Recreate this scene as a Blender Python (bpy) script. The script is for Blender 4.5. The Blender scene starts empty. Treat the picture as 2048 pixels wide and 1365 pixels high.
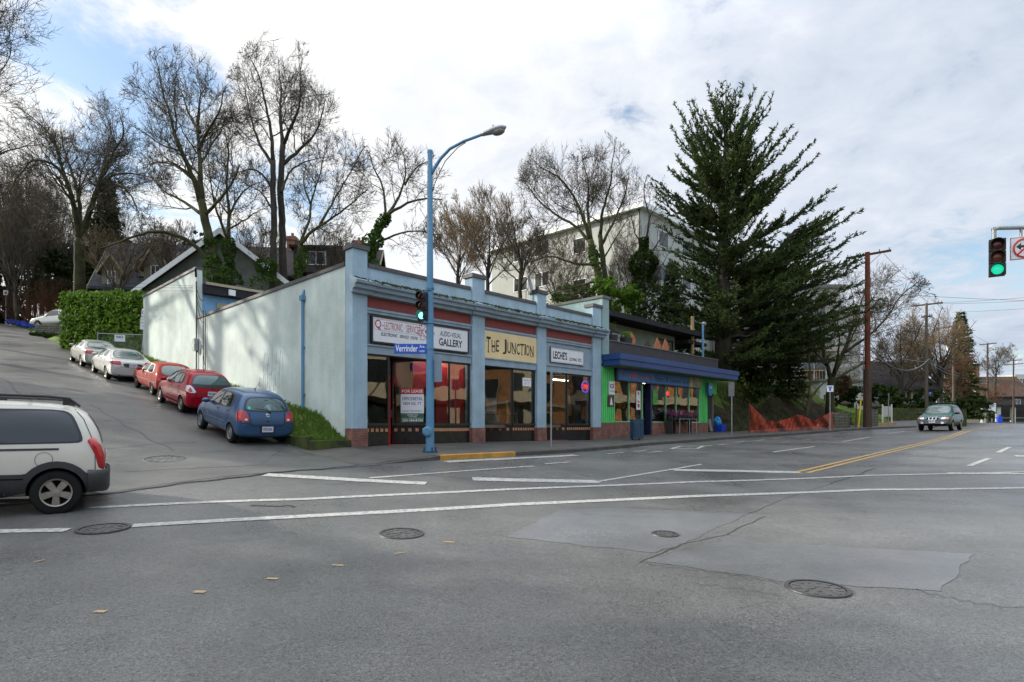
import bpy, math, random
import numpy as np
from math import sin, cos, pi, radians, sqrt, atan2
from mathutils import Vector, Matrix, geometry
from mathutils.bvhtree import BVHTree

SC = bpy.context.scene
COL = SC.collection
V = Vector
F, CX, HY = 1171.0, 1024.0, 850.0          # focal length, optical centre and horizon of the photograph (in its pixels)
CORNER = V((-4.82, 17.7, 0))               # corner of the blue shop building; camera stands at the origin, eye height z = 0
TH = atan2(.721, .693)
D2 = V((cos(TH), sin(TH), 0)); D1 = V((-sin(TH), cos(TH), 0))

def L(a, b, z=0.0):                        # street coordinates: a along the shop fronts, b up the side street
    p = CORNER + D2 * a + D1 * b
    return V((p.x, p.y, z))
def AB(x, y):
    d = V((x, y, 0)) - CORNER
    return d.dot(D2), d.dot(D1)
def P(px, py, d):
    return V(((px - CX) / F * d, d, (HY - py) / F * d))

# ---------------------------------------------------------------- terrain
_cp = [(-2.6,-13.75,-1.77),(-4.4,-8.7,-1.62),(-7.5,-6.2,-1.46),(-7.8,-4.2,-1.40),(8,-10,-1.33),(12.1,-3.2,-.85),(22.5,-3.2,-.68),
       (1.2,-3,-.97),(-4,-2.8,-1.05),(-7,-2.7,-1.25),(1,0,-.80),(12,0,-.83),(25,0,-.52),(-9.4,-15.7,-1.77),(-13,-9,-1.72),(-20,-5,-1.6),
       (33.4,-9.8,-.37),(36.2,-5.5,-.30),(10,-18,-1.45),(25,-18,-.85),(-20,20,2.6),(-20,40,6.5),(-25,66,10.6),
       (12,10,.9),(25,14,1.8),(6,25,3.6),(22,30,4.6),(12,50,7.6),(30,50,6.2),(40,5,.4),(40,30,3.2),(62,30,2.4),(-40,20,2.2),(-40,-10,-1.6)]
for _b in (2, 6, 10, 15, 20, 31, 48, 66):
    for _a in (-1, -5, -10):
        _cp.append((_a, _b, -.54 + .175 * (_b - 1.94) - (.15 if _a == -10 and _b == 2 else 0)))
for _a in (-1, -10): _cp += [(_a, 85, 12.4), (_a, 110, 12.8), (_a, 160, 12.0)]
_xyz = [(*L(a, b)[:2], z) for a, b, z in _cp]
_xyz += [(49.5, 60, -.12), (87, 100, .06), (60, 60, -.1), (130, 150, -.8), (200, 230, -3), (120, 90, -.6), (80, 40, -1.2), (60, 160, 1.0), (0, 160, 9), (-120, 120, 8), (-100, 0, -1.5), (0, -60, -2.5)]
_K = np.array(_xyz, float)
def _tps(r2): return .5 * r2 * np.log(r2 + 1e-9)
def _solve():
    n = len(_K); d2 = ((_K[:, None, :2] - _K[None, :, :2]) ** 2).sum(-1)
    A = np.zeros((n + 3, n + 3)); A[:n, :n] = _tps(d2) + np.eye(n) * 2.0
    A[:n, n] = 1; A[:n, n+1:] = _K[:, :2]; A[n, :n] = 1; A[n+1:, :n] = _K[:, :2].T
    return np.linalg.solve(A, np.concatenate([_K[:, 2], np.zeros(3)]))
_W = _solve()
def HN(xy):                                 # vectorised road/terrain height
    xy = np.atleast_2d(np.asarray(xy, float)); out = np.empty(len(xy))
    for i in range(0, len(xy), 4000):
        q = xy[i:i+4000]; d2 = ((q[:, None] - _K[None, :, :2]) ** 2).sum(-1)
        out[i:i+4000] = _tps(d2) @ _W[:-3] + _W[-3] + q @ _W[-2:]
    return out
def H(x, y): return float(HN([(x, y)])[0])
def HL(a, b):
    p = L(a, b); return H(p.x, p.y)

# kerb line of the main street on the shop side, bending right beyond the flower shop
KERB = [L(-70, -3), L(-40, -3), L(-12, -3), L(-1.2, -3), L(0, -3), L(4, -3), L(12, -3), L(20, -3), V((12.9, 31.6, 0)), V((18.2, 35.3, 0)), V((24.0, 38.9, 0)),
        V((30, 43.5, 0)), V((40, 54, 0)), V((52, 68, 0)), V((80, 100, 0)), V((120, 150, 0)), V((180, 225, 0))]
def resample(pts, step):
    out = [pts[0].copy()]
    for a, b in zip(pts, pts[1:]):
        n = max(1, int(round((b - a).length / step)))
        out += [a.lerp(b, (i + 1) / n) for i in range(n)]
    return out
def smooth_line(pts, it):
    for _ in range(it):
        pts = [pts[0]] + [(pts[i-1] + pts[i] * 2 + pts[i+1]) / 4 for i in range(1, len(pts) - 1)] + [pts[-1]]
    return pts
KL = smooth_line(resample(KERB, 1.0), 14)
def side_normals(pts):                      # unit normals pointing to the shop side (left of travel)
    out = []
    for i in range(len(pts)):
        t = (pts[min(i+1, len(pts)-1)] - pts[max(i-1, 0)]).normalized(); out.append(V((-t.y, t.x, 0)))
    return out
KN = side_normals(KL)
_KL = np.array([p[:2] for p in KL]); _KNn = np.array([n[:2] for n in KN])
def kerb_q(xy):                             # signed distance behind the kerb line
    xy = np.atleast_2d(xy); out = np.empty(len(xy))
    for i in range(0, len(xy), 3000):
        q = xy[i:i+3000]; d = ((q[:, None] - _KL[None]) ** 2).sum(-1); k = d.argmin(1)
        out[i:i+3000] = ((q - _KL[k]) * _KNn[k]).sum(-1)
    return out
def sstep(x, a, b):
    t = np.clip((x - a) / (b - a), 0, 1); return t * t * (3 - 2 * t)
def GN(xy):                                 # natural ground: terrain plus the bank beyond the flower shop
    xy = np.atleast_2d(np.asarray(xy, float)); h = HN(xy)
    d = xy - np.array([CORNER.x, CORNER.y]); a = d @ np.array(D2[:2]); b = d @ np.array(D1[:2])
    q = kerb_q(xy)
    bank = sstep(a, 24.5, 27.5) * (1 - sstep(xy[:, 0], 24.0, 27.5))
    lawn = sstep(xy[:, 0], 24, 27) * (1 - sstep(xy[:, 0], 38, 60))
    h = h + bank * (3.3 * sstep(q, 2.5, 8.5)) + lawn * (.95 * sstep(q, 2.5, 3.4) + 1.5 * sstep(q, 3.2, 12))
    verge = (1 - sstep(a, 24.4, 25)) * sstep(b, .2, 3) * sstep(a, -1.3, -.2) * .65
    return h + verge
def G(x, y): return float(GN([(x, y)])[0])
def gp(px, py, hf=None, d0=2.0, d1=160.0):  # where the sight line of a photograph pixel meets the road
    hf = hf or HN
    ds = np.arange(d0, d1, .1); X = (px - CX) / F * ds; Z = (HY - py) / F * ds
    h = hf(np.stack([X, ds], 1)); k = np.nonzero(Z <= h)[0]
    d = ds[k[0]] if len(k) else d1
    return V(((px - CX) / F * d, d, H((px - CX) / F * d, d)))

# ---------------------------------------------------------------- mesh builder
class MB:
    def __init__(s): s.v = []; s.f = []; s.m = []
    def add(s, verts, faces, m=0, M=None):
        o = len(s.v)
        s.v += [tuple(M @ V(v)) for v in verts] if M is not None else [tuple(v) for v in verts]
        s.f += [tuple(i + o for i in f) for f in faces]; s.m += [m] * len(faces); return s
    def box(s, x0, x1, y0, y1, z0, z1, m=0, M=None):
        v = [(x, y, z) for z in (z0, z1) for y in (y0, y1) for x in (x0, x1)]
        return s.add(v, [(0,2,3,1),(4,5,7,6),(0,1,5,4),(2,6,7,3),(0,4,6,2),(1,3,7,5)], m, M)
    def quad(s, a, b, c, d, m=0): return s.add([a, b, c, d], [(0,1,2,3)], m)
    def tube(s, pts, rad, n=6, m=0, cap=True, M=None):
        pts = [V(p) for p in pts]; k = len(pts)
        if not hasattr(rad, '__len__'): rad = [rad] * k
        vs = []; up = None
        for i in range(k):
            t = pts[min(i+1, k-1)] - pts[max(i-1, 0)]
            if t.length < 1e-9: t = V((0,0,1))
            t.normalize()
            if up is None: up = t.orthogonal().normalized()
            else:
                up = up - t * up.dot(t)
                up = up.normalized() if up.length > 1e-6 else t.orthogonal().normalized()
            w = t.cross(up); p = pts[i]; r = rad[i]
            for j in range(n):
                an = 2 * pi * j / n; vs.append(p + up * (cos(an) * r) + w * (sin(an) * r))
        fs = [(i*n+j, i*n+(j+1)%n, (i+1)*n+(j+1)%n, (i+1)*n+j) for i in range(k-1) for j in range(n)]
        if cap: fs += [tuple(range(n-1, -1, -1)), tuple((k-1)*n + j for j in range(n))]
        return s.add(vs, fs, m, M)
    def lathe(s, prof, n=16, m=0, M=None, caps=True):   # prof: (r, z) from bottom to top
        vs = [(r*cos(2*pi*j/n), r*sin(2*pi*j/n), z) for r, z in prof for j in range(n)]
        k = len(prof); fs = [(i*n+j, i*n+(j+1)%n, (i+1)*n+(j+1)%n, (i+1)*n+j) for i in range(k-1) for j in range(n)]
        if caps: fs += [tuple(range(n-1, -1, -1)), tuple((k-1)*n + j for j in range(n))]
        return s.add(vs, fs, m, M)
    def prism(s, poly, axis, t0, t1, m=0, M=None):       # poly in the plane normal to axis
        n = len(poly)
        def pt(p, t): return {'x': (t, p[0], p[1]), 'y': (p[0], t, p[1]), 'z': (p[0], p[1], t)}[axis]
        vs = [pt(p, t0) for p in poly] + [pt(p, t1) for p in poly]
        fs = [(j, (j+1)%n, n+(j+1)%n, n+j) for j in range(n)] + [tuple(range(n-1,-1,-1)), tuple(range(n, 2*n))]
        return s.add(vs, fs, m, M)
    def sphere(s, c, r, n=10, k=6, m=0, M=None):
        rx, ry, rz = r if hasattr(r, '__len__') else (r, r, r)
        prof = [(sin(pi*(i+.0)/k), -cos(pi*i/k)) for i in range(k+1)]
        vs = [(c[0]+max(q,1e-3)*rx*cos(2*pi*j/n), c[1]+max(q,1e-3)*ry*sin(2*pi*j/n), c[2]+z*rz) for q, z in prof for j in range(n)]
        return s.add(vs, [(i*n+j, i*n+(j+1)%n, (i+1)*n+(j+1)%n, (i+1)*n+j) for i in range(k) for j in range(n)], m, M)
    def build(s, name, mats, parent=None, smooth=False, bevel=0, loc=None):
        me = bpy.data.meshes.new(name); me.from_pydata(s.v, [], s.f)
        if not hasattr(mats, '__len__'): mats = [mats]
        for x in mats: me.materials.append(x)
        if len(mats) > 1: me.polygons.foreach_set('material_index', s.m)
        if smooth: me.polygons.foreach_set('use_smooth', [True] * len(s.f))
        me.update()
        o = bpy.data.objects.new(name, me); COL.objects.link(o)
        if parent is not None: o.parent = parent
        if loc is not None: o.location = loc
        if bevel:
            b = o.modifiers.new('bevel', 'BEVEL'); b.width = bevel; b.segments = 2; b.limit_method = 'ANGLE'
        return o
    def fix_normals(s): return s

def tag(o, label=None, cat=None, group=None, kind=None):
    if label: o['label'] = label
    if cat: o['category'] = cat
    if group: o['group'] = group
    if kind: o['kind'] = kind
    return o
def thing(name, label, cat, loc=(0,0,0), rotz=0.0, group=None):
    o = bpy.data.objects.new(name, None); COL.objects.link(o); o.empty_display_size = .2
    o.location = loc; o.rotation_euler = (0, 0, rotz); return tag(o, label, cat, group)
def copy_tree(o, parent=None):
    c = o.copy(); COL.objects.link(c)
    if parent is not None: c.parent = parent
    for ch in list(o.children): copy_tree(ch, c)
    return c

_tc = {}
def text_geo(body, bold=0.0, shear=0.0):
    k = (body, bold, shear)
    if k not in _tc:
        cu = bpy.data.curves.new('lettering', 'FONT'); cu.body = body; cu.size = 1; cu.offset = bold; cu.shear = shear
        cu.align_x = 'LEFT'; cu.resolution_u = 3
        o = bpy.data.objects.new('lettering', cu); COL.objects.link(o)
        me = o.evaluated_get(bpy.context.evaluated_depsgraph_get()).to_mesh()
        vs = [tuple(v.co) for v in me.vertices]; fs = [tuple(p.vertices) for p in me.polygons]
        bpy.data.objects.remove(o); bpy.data.curves.remove(cu)
        _tc[k] = (vs, fs)
    return _tc[k]
def text(mb, body, x0, x1, z0, z1, y, m=0, bold=0.0, shear=0.0, M=None, flip=False):
    """lettering squeezed into the box x0..x1, z0..z1 on a sign face at depth y (facing -y)"""
    vs, fs = text_geo(body, bold, shear)
    xs = [v[0] for v in vs]; ys = [v[1] for v in vs]
    ax, bx = min(xs), max(xs); ay, by = min(ys), max(ys)
    q = [(x0 + (v[0]-ax)/(bx-ax)*(x1-x0), y, z0 + (v[1]-ay)/(by-ay)*(z1-z0)) for v in vs]
    mb.add(q, fs, m, M); return mb

# ---------------------------------------------------------------- materials
def _nt(name):
    m = bpy.data.materials.new(name); m.use_nodes = True; nt = m.node_tree
    return m, nt, nt.nodes['Principled BSDF'], nt.nodes, nt.links
def mat(name, col, rough=.6, var=.18, scale=2.0, bump=0.0, bscale=30.0, metal=0.0, spec=.5, coat=0.0, col2=None, stretch=None, emit=None, detail=5, streak=0.0):
    m, nt, b, N, K = _nt(name)
    tc = N.new('ShaderNodeTexCoord'); src = tc.outputs['Object']
    if stretch:
        mp = N.new('ShaderNodeMapping'); mp.inputs['Scale'].default_value = stretch; K.new(src, mp.inputs[0]); src = mp.outputs[0]
    nz = N.new('ShaderNodeTexNoise'); nz.inputs['Scale'].default_value = scale; nz.inputs['Detail'].default_value = detail; nz.inputs['Roughness'].default_value = .6
    K.new(src, nz.inputs['Vector'])
    rp = N.new('ShaderNodeValToRGB'); e = rp.color_ramp.elements
    c1 = [min(1, c * (1 - var)) for c in col]; c2 = list(col2) if col2 else [min(1, c * (1 + var)) for c in col]
    e[0].position = .33; e[1].position = .67; e[0].color = (*c1, 1); e[1].color = (*c2, 1)
    K.new(nz.outputs[0], rp.inputs[0]); out = rp.outputs[0]
    if streak:                                # weather streaks running down a wall
        mp = N.new('ShaderNodeMapping'); mp.inputs['Scale'].default_value = (2.2, 2.2, .3); K.new(tc.outputs['Object'], mp.inputs[0])
        n2 = N.new('ShaderNodeTexNoise'); n2.inputs['Scale'].default_value = 1.6; n2.inputs['Detail'].default_value = 6; K.new(mp.outputs[0], n2.inputs['Vector'])
        r2 = N.new('ShaderNodeValToRGB'); r2.color_ramp.elements[0].position = .4; r2.color_ramp.elements[1].position = .75
        r2.color_ramp.elements[0].color = (1,1,1,1); g = 1 - streak; r2.color_ramp.elements[1].color = (g, g, g*.95, 1)
        K.new(n2.outputs[0], r2.inputs[0])
        mx = N.new('ShaderNodeMix'); mx.data_type = 'RGBA'; mx.blend_type = 'MULTIPLY'; mx.inputs[0].default_value = 1
        K.new(out, mx.inputs[6]); K.new(r2.outputs[0], mx.inputs[7]); out = mx.outputs[2]
    K.new(out, b.inputs['Base Color'])
    b.inputs['Roughness'].default_value = rough; b.inputs['Metallic'].default_value = metal
    b.inputs['Specular IOR Level'].default_value = min(spec, .12) if rough >= .75 else spec; b.inputs['Coat Weight'].default_value = coat; b.inputs['Coat Roughness'].default_value = .06
    if emit: b.inputs['Emission Color'].default_value = (*emit[0], 1); b.inputs['Emission Strength'].default_value = emit[1]
    if bump:
        n3 = N.new('ShaderNodeTexNoise'); n3.inputs['Scale'].default_value = bscale; n3.inputs['Detail'].default_value = 4; K.new(src, n3.inputs['Vector'])
        bp = N.new('ShaderNodeBump'); bp.inputs['Strength'].default_value = bump; bp.inputs['Distance'].default_value = .02
        K.new(n3.outputs[0], bp.inputs['Height']); K.new(bp.outputs[0], b.inputs['Normal'])
    return m
def brick_mat(name, c1, c2, mortar, bw=.22, bh=.075, rough=.8, ms=.012, axes='xz', bump=.5):
    m, nt, b, N, K = _nt(name)
    tc = N.new('ShaderNodeTexCoord'); sp = N.new('ShaderNodeSeparateXYZ'); cb = N.new('ShaderNodeCombineXYZ')
    K.new(tc.outputs['Object'], sp.inputs[0])
    ad = N.new('ShaderNodeMath'); ad.operation = 'ADD'; K.new(sp.outputs[0], ad.inputs[0]); K.new(sp.outputs[1], ad.inputs[1])
    K.new(ad.outputs[0], cb.inputs[0]); K.new(sp.outputs[2], cb.inputs[1])
    bt = N.new('ShaderNodeTexBrick'); bt.inputs['Scale'].default_value = 1; bt.inputs['Brick Width'].default_value = bw; bt.inputs['Row Height'].default_value = bh
    bt.inputs['Mortar Size'].default_value = ms; bt.inputs['Color1'].default_value = (*c1, 1); bt.inputs['Color2'].default_value = (*c2, 1); bt.inputs['Mortar'].default_value = (*mortar, 1)
    K.new(cb.outputs[0], bt.inputs['Vector'])
    nz = N.new('ShaderNodeTexNoise'); nz.inputs['Scale'].default_value = 3; nz.inputs['Detail'].default_value = 6; K.new(tc.outputs['Object'], nz.inputs['Vector'])
    mr = N.new('ShaderNodeMapRange'); mr.inputs[1].default_value = .3; mr.inputs[2].default_value = .7; mr.inputs[3].default_value = .55; mr.inputs[4].default_value = 1.25; K.new(nz.outputs[0], mr.inputs[0])
    mx = N.new('ShaderNodeMix'); mx.data_type = 'RGBA'; mx.blend_type = 'MULTIPLY'; mx.inputs[0].default_value = 1
    K.new(bt.outputs[0], mx.inputs[6]); K.new(mr.outputs[0], mx.inputs[7]); K.new(mx.outputs[2], b.inputs['Base Color'])
    b.inputs['Roughness'].default_value = rough
    bp = N.new('ShaderNodeBump'); bp.inputs['Strength'].default_value = bump; bp.inputs['Distance'].default_value = .01; bp.invert = True
    K.new(bt.outputs['Fac'], bp.inputs['Height']); K.new(bp.outputs[0], b.inputs['Normal'])
    return m
def glass_mat(name, tint=(.9,.95,.93), refl=1.0, rough=.0, wav=0.0):
    m = bpy.data.materials.new(name); m.use_nodes = True; nt = m.node_tree; N = nt.nodes; K = nt.links; N.clear()
    o = N.new('ShaderNodeOutputMaterial'); t = N.new('ShaderNodeBsdfTransparent'); g = N.new('ShaderNodeBsdfGlossy'); mx = N.new('ShaderNodeMixShader')
    t.inputs[0].default_value = (*tint, 1); g.inputs[0].default_value = (refl, refl, refl, 1); g.inputs['Roughness'].default_value = rough
    fr = N.new('ShaderNodeFresnel'); fr.inputs[0].default_value = 2.35
    K.new(fr.outputs[0], mx.inputs[0]); K.new(t.outputs[0], mx.inputs[1]); K.new(g.outputs[0], mx.inputs[2]); K.new(mx.outputs[0], o.inputs[0])
    if wav:
        tc = N.new('ShaderNodeTexCoord'); nz = N.new('ShaderNodeTexNoise'); nz.inputs['Scale'].default_value = .9; nz.inputs['Detail'].default_value = 1; K.new(tc.outputs['Object'], nz.inputs['Vector'])
        bp = N.new('ShaderNodeBump'); bp.inputs['Strength'].default_value = wav; bp.inputs['Distance'].default_value = .05
        K.new(nz.outputs[0], bp.inputs['Height']); K.new(bp.outputs[0], g.inputs['Normal']); K.new(bp.outputs[0], fr.inputs['Normal'])
    return m
def asphalt_mat(name, base, wet=(.3,.62), speck=1.0, seam=False):
    m, nt, b, N, K = _nt(name)
    tc = N.new('ShaderNodeTexCoord'); src = tc.outputs['Object']
    def noise(sc, det=5, rough=.6):
        n = N.new('ShaderNodeTexNoise'); n.inputs['Scale'].default_value = sc; n.inputs['Detail'].default_value = det; n.inputs['Roughness'].default_value = rough; K.new(src, n.inputs['Vector']); return n.outputs[0]
    def rng(s, a, b_, c, d):
        r = N.new('ShaderNodeMapRange'); r.inputs[1].default_value = a; r.inputs[2].default_value = b_; r.inputs[3].default_value = c; r.inputs[4].default_value = d; K.new(s, r.inputs[0]); return r.outputs[0]
    def mul(x, y):
        q = N.new('ShaderNodeMath'); q.operation = 'MULTIPLY'; K.new(x, q.inputs[0]); K.new(y, q.inputs[1]); return q.outputs[0]
    mpS = N.new('ShaderNodeMapping'); mpS.inputs['Rotation'].default_value = (0, 0, -TH); mpS.inputs['Scale'].default_value = (.03, .75, 1); K.new(src, mpS.inputs[0])
    lan = N.new('ShaderNodeTexNoise'); lan.inputs['Scale'].default_value = 1.0; lan.inputs['Detail'].default_value = 5; K.new(mpS.outputs[0], lan.inputs['Vector'])
    pores = rng(noise(34, 2, .7), .56, .68, 1, 1 - .5*speck)
    big = noise(.22, 6, .62); mid = noise(1.7, 6, .7); fine = noise(60, 2, .8); grit = noise(24, 3, .8)
    fac = mul(mul(rng(big, .3, .7, .78, 1.2), rng(mid, .25, .75, .86, 1.12)), mul(rng(fine, .32, .68, 1 - .55*speck, 1 + .5*speck), rng(grit, .3, .7, 1 - .28*speck, 1 + .25*speck)))
    fac = mul(mul(fac, pores), rng(lan.outputs[0], .3, .7, .84, 1.14))
    mx = N.new('ShaderNodeMix'); mx.data_type = 'RGBA'; mx.blend_type = 'MULTIPLY'; mx.inputs[0].default_value = 1
    mx.inputs[6].default_value = (*base, 1); K.new(fac, mx.inputs[7]); K.new(mx.outputs[2], b.inputs['Base Color'])
    wetn = noise(.32, 7, .65)
    K.new(rng(wetn, .38, .62, wet[0], wet[1]), b.inputs['Roughness']); b.inputs['Specular IOR Level'].default_value = .5
    bp = N.new('ShaderNodeBump'); bp.inputs['Strength'].default_value = .55 * speck; bp.inputs['Distance'].default_value = .006
    ad = N.new('ShaderNodeMath'); ad.operation = 'ADD'; K.new(fine, ad.inputs[0]); K.new(grit, ad.inputs[1])
    K.new(ad.outputs[0], bp.inputs['Height']); K.new(bp.outputs[0], b.inputs['Normal'])
    return m
def leaf_mat(name, c1, c2, rough=.5, scale=.6, trans=.25):
    m = mat(name, c1, max(rough, .72), .0, scale, col2=c2, spec=.06); b = m.node_tree.nodes['Principled BSDF']
    N = m.node_tree.nodes; K = m.node_tree.links
    rp = [n for n in N if n.type == 'VALTORGB'][0]
    t = N.new('ShaderNodeBsdfTranslucent'); mx = N.new('ShaderNodeMixShader'); mx.inputs[0].default_value = trans
    K.new(rp.outputs[0], t.inputs[0]); K.new(b.outputs[0], mx.inputs[1]); K.new(t.outputs[0], mx.inputs[2])
    K.new(mx.outputs[0], N['Material Output'].inputs[0]); return m

M = {}
M['asphalt'] = asphalt_mat('asphalt', (.106,.107,.103), wet=(.24,.50))
M['asphalt_side'] = asphalt_mat('asphalt_side', (.085,.084,.079), wet=(.3,.58))
M['asphalt_patch'] = asphalt_mat('asphalt_patch', (.128,.133,.138), wet=(.24,.36), speck=.5)
M['concrete'] = mat('pavement_concrete', (.066,.063,.055), .6, .28, 1.1, bump=.3, bscale=50)
M['apron'] = asphalt_mat('apron_concrete', (.085,.085,.08), wet=(.35,.6), speck=.6)
M['kerb'] = mat('kerb_concrete', (.055,.053,.048), .7, .3, 2.5, bump=.3)
M['kerb_yellow'] = mat('kerb_yellow', (.55,.27,.02), .6, .0, 4.0, col2=(.30,.16,.04), bump=.3)
M['paint_white'] = mat('road_paint_white', (.42,.42,.395), .6, .0, 14.0, col2=(.17,.17,.165), detail=10)
M['paint_yellow'] = mat('road_paint_yellow', (.47,.27,.06), .6, .0, 9.0, col2=(.26,.18,.08), detail=10)
M['paint_tan'] = mat('road_paint_tan', (.34,.24,.13), .6, .2, 6.0)
M['crack'] = mat('crack_tar', (.012,.012,.012), .5, .3, 8)
M['grass_ground'] = mat('grass_ground', (.055,.090,.018), .9, .4, 1.2, col2=(.11,.16,.03), bump=.6, bscale=25)
M['earth'] = mat('earth', (.028,.022,.015), .95, .45, 1.4, col2=(.05,.045,.025), bump=.8, bscale=14)
M['grass_blade'] = leaf_mat('grass_blade', (.05,.11,.015), (.12,.19,.03), .5, 1.5, .3)
M['wall_blue'] = mat('painted_stucco_blue', (.33,.445,.525), .75, .12, 1.2, bump=.35, bscale=22, streak=.12)
M['wall_blue_side'] = mat('painted_stucco_side', (.54,.61,.58), .75, .15, .7, bump=.5, bscale=14, streak=.07)
M['trim_blue'] = mat('painted_wood_blue', (.26,.34,.41), .6, .12, 2.0, bump=.15, streak=.15)
M['cap_dark'] = mat('parapet_cap', (.075,.07,.075), .6, .2, 3)
M['band_red'] = mat('band_red', (.22,.042,.038), .65, .2, 3, stretch=(20,20,.5))
M['tile_black'] = mat('tile_black', (.012,.013,.014), .25, .4, 5)
M['tile_tan'] = mat('tile_tan', (.45,.22,.12), .35, .2, 9)
M['brick_red'] = brick_mat('brick_red', (.20,.055,.04), (.27,.09,.06), (.16,.13,.11))
M['tube_lit'] = mat('fluorescent_lit', (.8,.8,.8), .4, .02, 1, emit=((1,.95,.85), 9))
M['tube_bright'] = mat('ceiling_tube_lit', (.8,.8,.8), .4, .02, 1, emit=((1,.93,.82), 22))  # stronger glow, also for the unseen tubes added to light shop interiors
M['lid_iron'] = mat('lid_iron', (.055,.054,.052), .5, .3, 9)
M['lawn'] = mat('lawn_ground', (.060,.105,.018), .9, .3, 1.5, col2=(.115,.165,.032), bump=.5, bscale=30)
M['lawn_blade'] = None
M['house_cream'] = mat('house_cream', (.20,.185,.14), .85, .15, 2)
M['glass'] = glass_mat('shop_glass', wav=.12)
M['frame_dark'] = mat('frame_dark', (.018,.017,.017), .4, .2, 4)
M['door_red'] = mat('door_red', (.55,.012,.015), .35, .1, 4)
M['wall_red'] = mat('interior_red', (.50,.02,.03), .5, .1, 1)
M['interior'] = mat('interior_dim', (.10,.095,.08), .9, .2, 1)
M['interior_floor'] = mat('interior_floor', (.12,.09,.06), .6, .2, 2)
M['white'] = mat('white_paint', (.74,.74,.74), .5, .05, 3)
M['sign_white'] = mat('sign_white', (.72,.73,.76), .45, .05, 2)
M['sign_cream'] = mat('sign_cream', (.74,.57,.30), .5, .07, 2)
M['ink_black'] = mat('ink_black', (.015,.015,.017), .5, .2, 4)
M['ink_red'] = mat('ink_red', (.42,.02,.03), .5, .15, 4)
M['ink_grey'] = mat('ink_grey', (.12,.13,.14), .5, .15, 4)
M['ink_navy'] = mat('ink_navy', (.03,.02,.14), .5, .15, 4)
M['blue_sign'] = mat('blue_sign', (.005,.07,.45), .35, .08, 3)
M['pole_blue'] = mat('pole_blue', (.085,.22,.36), .45, .12, 1.5, bump=.05)
M['galv'] = mat('galvanised', (.33,.35,.36), .4, .15, 6, metal=.6)
M['steel_dark'] = mat('steel_dark', (.03,.03,.032), .5, .2, 5)
M['signal_black'] = mat('signal_black', (.010,.010,.010), .5, .2, 5)
M['lens_red'] = mat('lens_red_off', (.05,.006,.004), .25, .1, 9)
M['lens_amber'] = mat('lens_amber_off', (.10,.025,.006), .25, .1, 9)
M['lens_green'] = mat('lens_green_lit', (.01,.3,.2), .3, .05, 9, emit=((.01,.80,.45), .6))
M['lens_green_hot'] = mat('lens_green_bright', (.1,.6,.5), .3, .05, 9, emit=((.25,1.0,.80), 1.6))
M['neon_red'] = mat('neon_red', (.5,.01,.02), .3, .05, 9, emit=((1,.03,.06), 1.1))
M['neon_blue'] = mat('neon_blue', (.1,.02,.5), .3, .05, 9, emit=((.15,.08,1), .9))
M['bark'] = mat('bark', (.046,.040,.032), .9, .35, 3, col2=(.075,.067,.05), bump=.8, bscale=18, stretch=(1,1,.35))
M['bark_moss'] = mat('bark_moss', (.042,.036,.027), .9, .3, 1.1, col2=(.075,.078,.032), bump=.8, bscale=18)
M['twig'] = mat('twig', (.080,.068,.052), .85, .25, 2)
M['twig_tan'] = mat('twig_tan', (.135,.098,.058), .85, .25, 1)
M['twig_red'] = mat('twig_red', (.10,.048,.028), .85, .25, 1)
M['lawn_blade'] = leaf_mat('lawn_blade', (.075,.14,.02), (.145,.215,.045), .5, 1.5, .3)
M['ivy'] = leaf_mat('ivy_leaf', (.022,.055,.012), (.075,.13,.025), .4, 1.4)
M['hedge'] = leaf_mat('hedge_leaf', (.045,.10,.012), (.11,.20,.025), .38, 1.1, .3)
M['conifer'] = leaf_mat('conifer_needles', (.025,.047,.015), (.072,.100,.030), .6, .5, .15)
M['evergreen'] = leaf_mat('evergreen_leaf', (.018,.030,.012), (.045,.058,.022), .55, .5, .15)
M['shrub_dark'] = leaf_mat('shrub_dark_leaf', (.016,.032,.010), (.05,.075,.02), .5, 1.0, .15)
M['cedar_brown'] = leaf_mat('cedar_brown_leaf', (.12,.085,.042), (.22,.16,.085), .7, .4, .2)
M['green_shop'] = mat('green_siding', (.09,.56,.15), .55, .1, 2, streak=.12)
M['canopy_blue'] = mat('canopy_blue', (.012,.052,.175), .45, .15, 1.5)
M['sign_blue'] = mat('shop_sign_blue', (.02,.16,.42), .5, .1, 2)
M['parapet_dark'] = mat('parapet_dark', (.040,.037,.040), .7, .2, 2)
M['wall_sage'] = mat('wall_sage', (.20,.25,.20), .8, .12, 1.5, bump=.2)
M['wall_sage_blue'] = mat('wall_sage_blue', (.27,.37,.36), .8, .12, 1.2, bump=.2, streak=.15)
M['roof_dark'] = mat('roof_dark', (.030,.028,.030), .8, .3, 3, bump=.4, bscale=25)
M['roof_brown'] = mat('roof_brown', (.075,.050,.038), .85, .3, 4, bump=.4, bscale=25)
M['roof_grey'] = mat('roof_grey', (.050,.052,.058), .85, .3, 4, bump=.4, bscale=25)
M['wall_grey'] = mat('wall_grey', (.14,.15,.13), .85, .15, 2)
M['wall_shingle'] = mat('wall_shingle', (.075,.075,.065), .85, .25, 3, stretch=(1,1,6))
M['wall_cream'] = mat('wall_cream', (.36,.32,.22), .8, .1, 1)
M['apartment_white'] = mat('apartment_white', (.42,.43,.40), .85, .06, .5, streak=.10)
M['chimney_brick'] = brick_mat('chimney_brick', (.30,.09,.05), (.24,.08,.05), (.2,.16,.12))
M['brick_orange'] = brick_mat('brick_orange', (.48,.20,.06), (.42,.17,.05), (.40,.22,.10))
M['wood_orange'] = mat('wood_orange', (.36,.13,.05), .6, .2, 4, stretch=(1,1,8))
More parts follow.
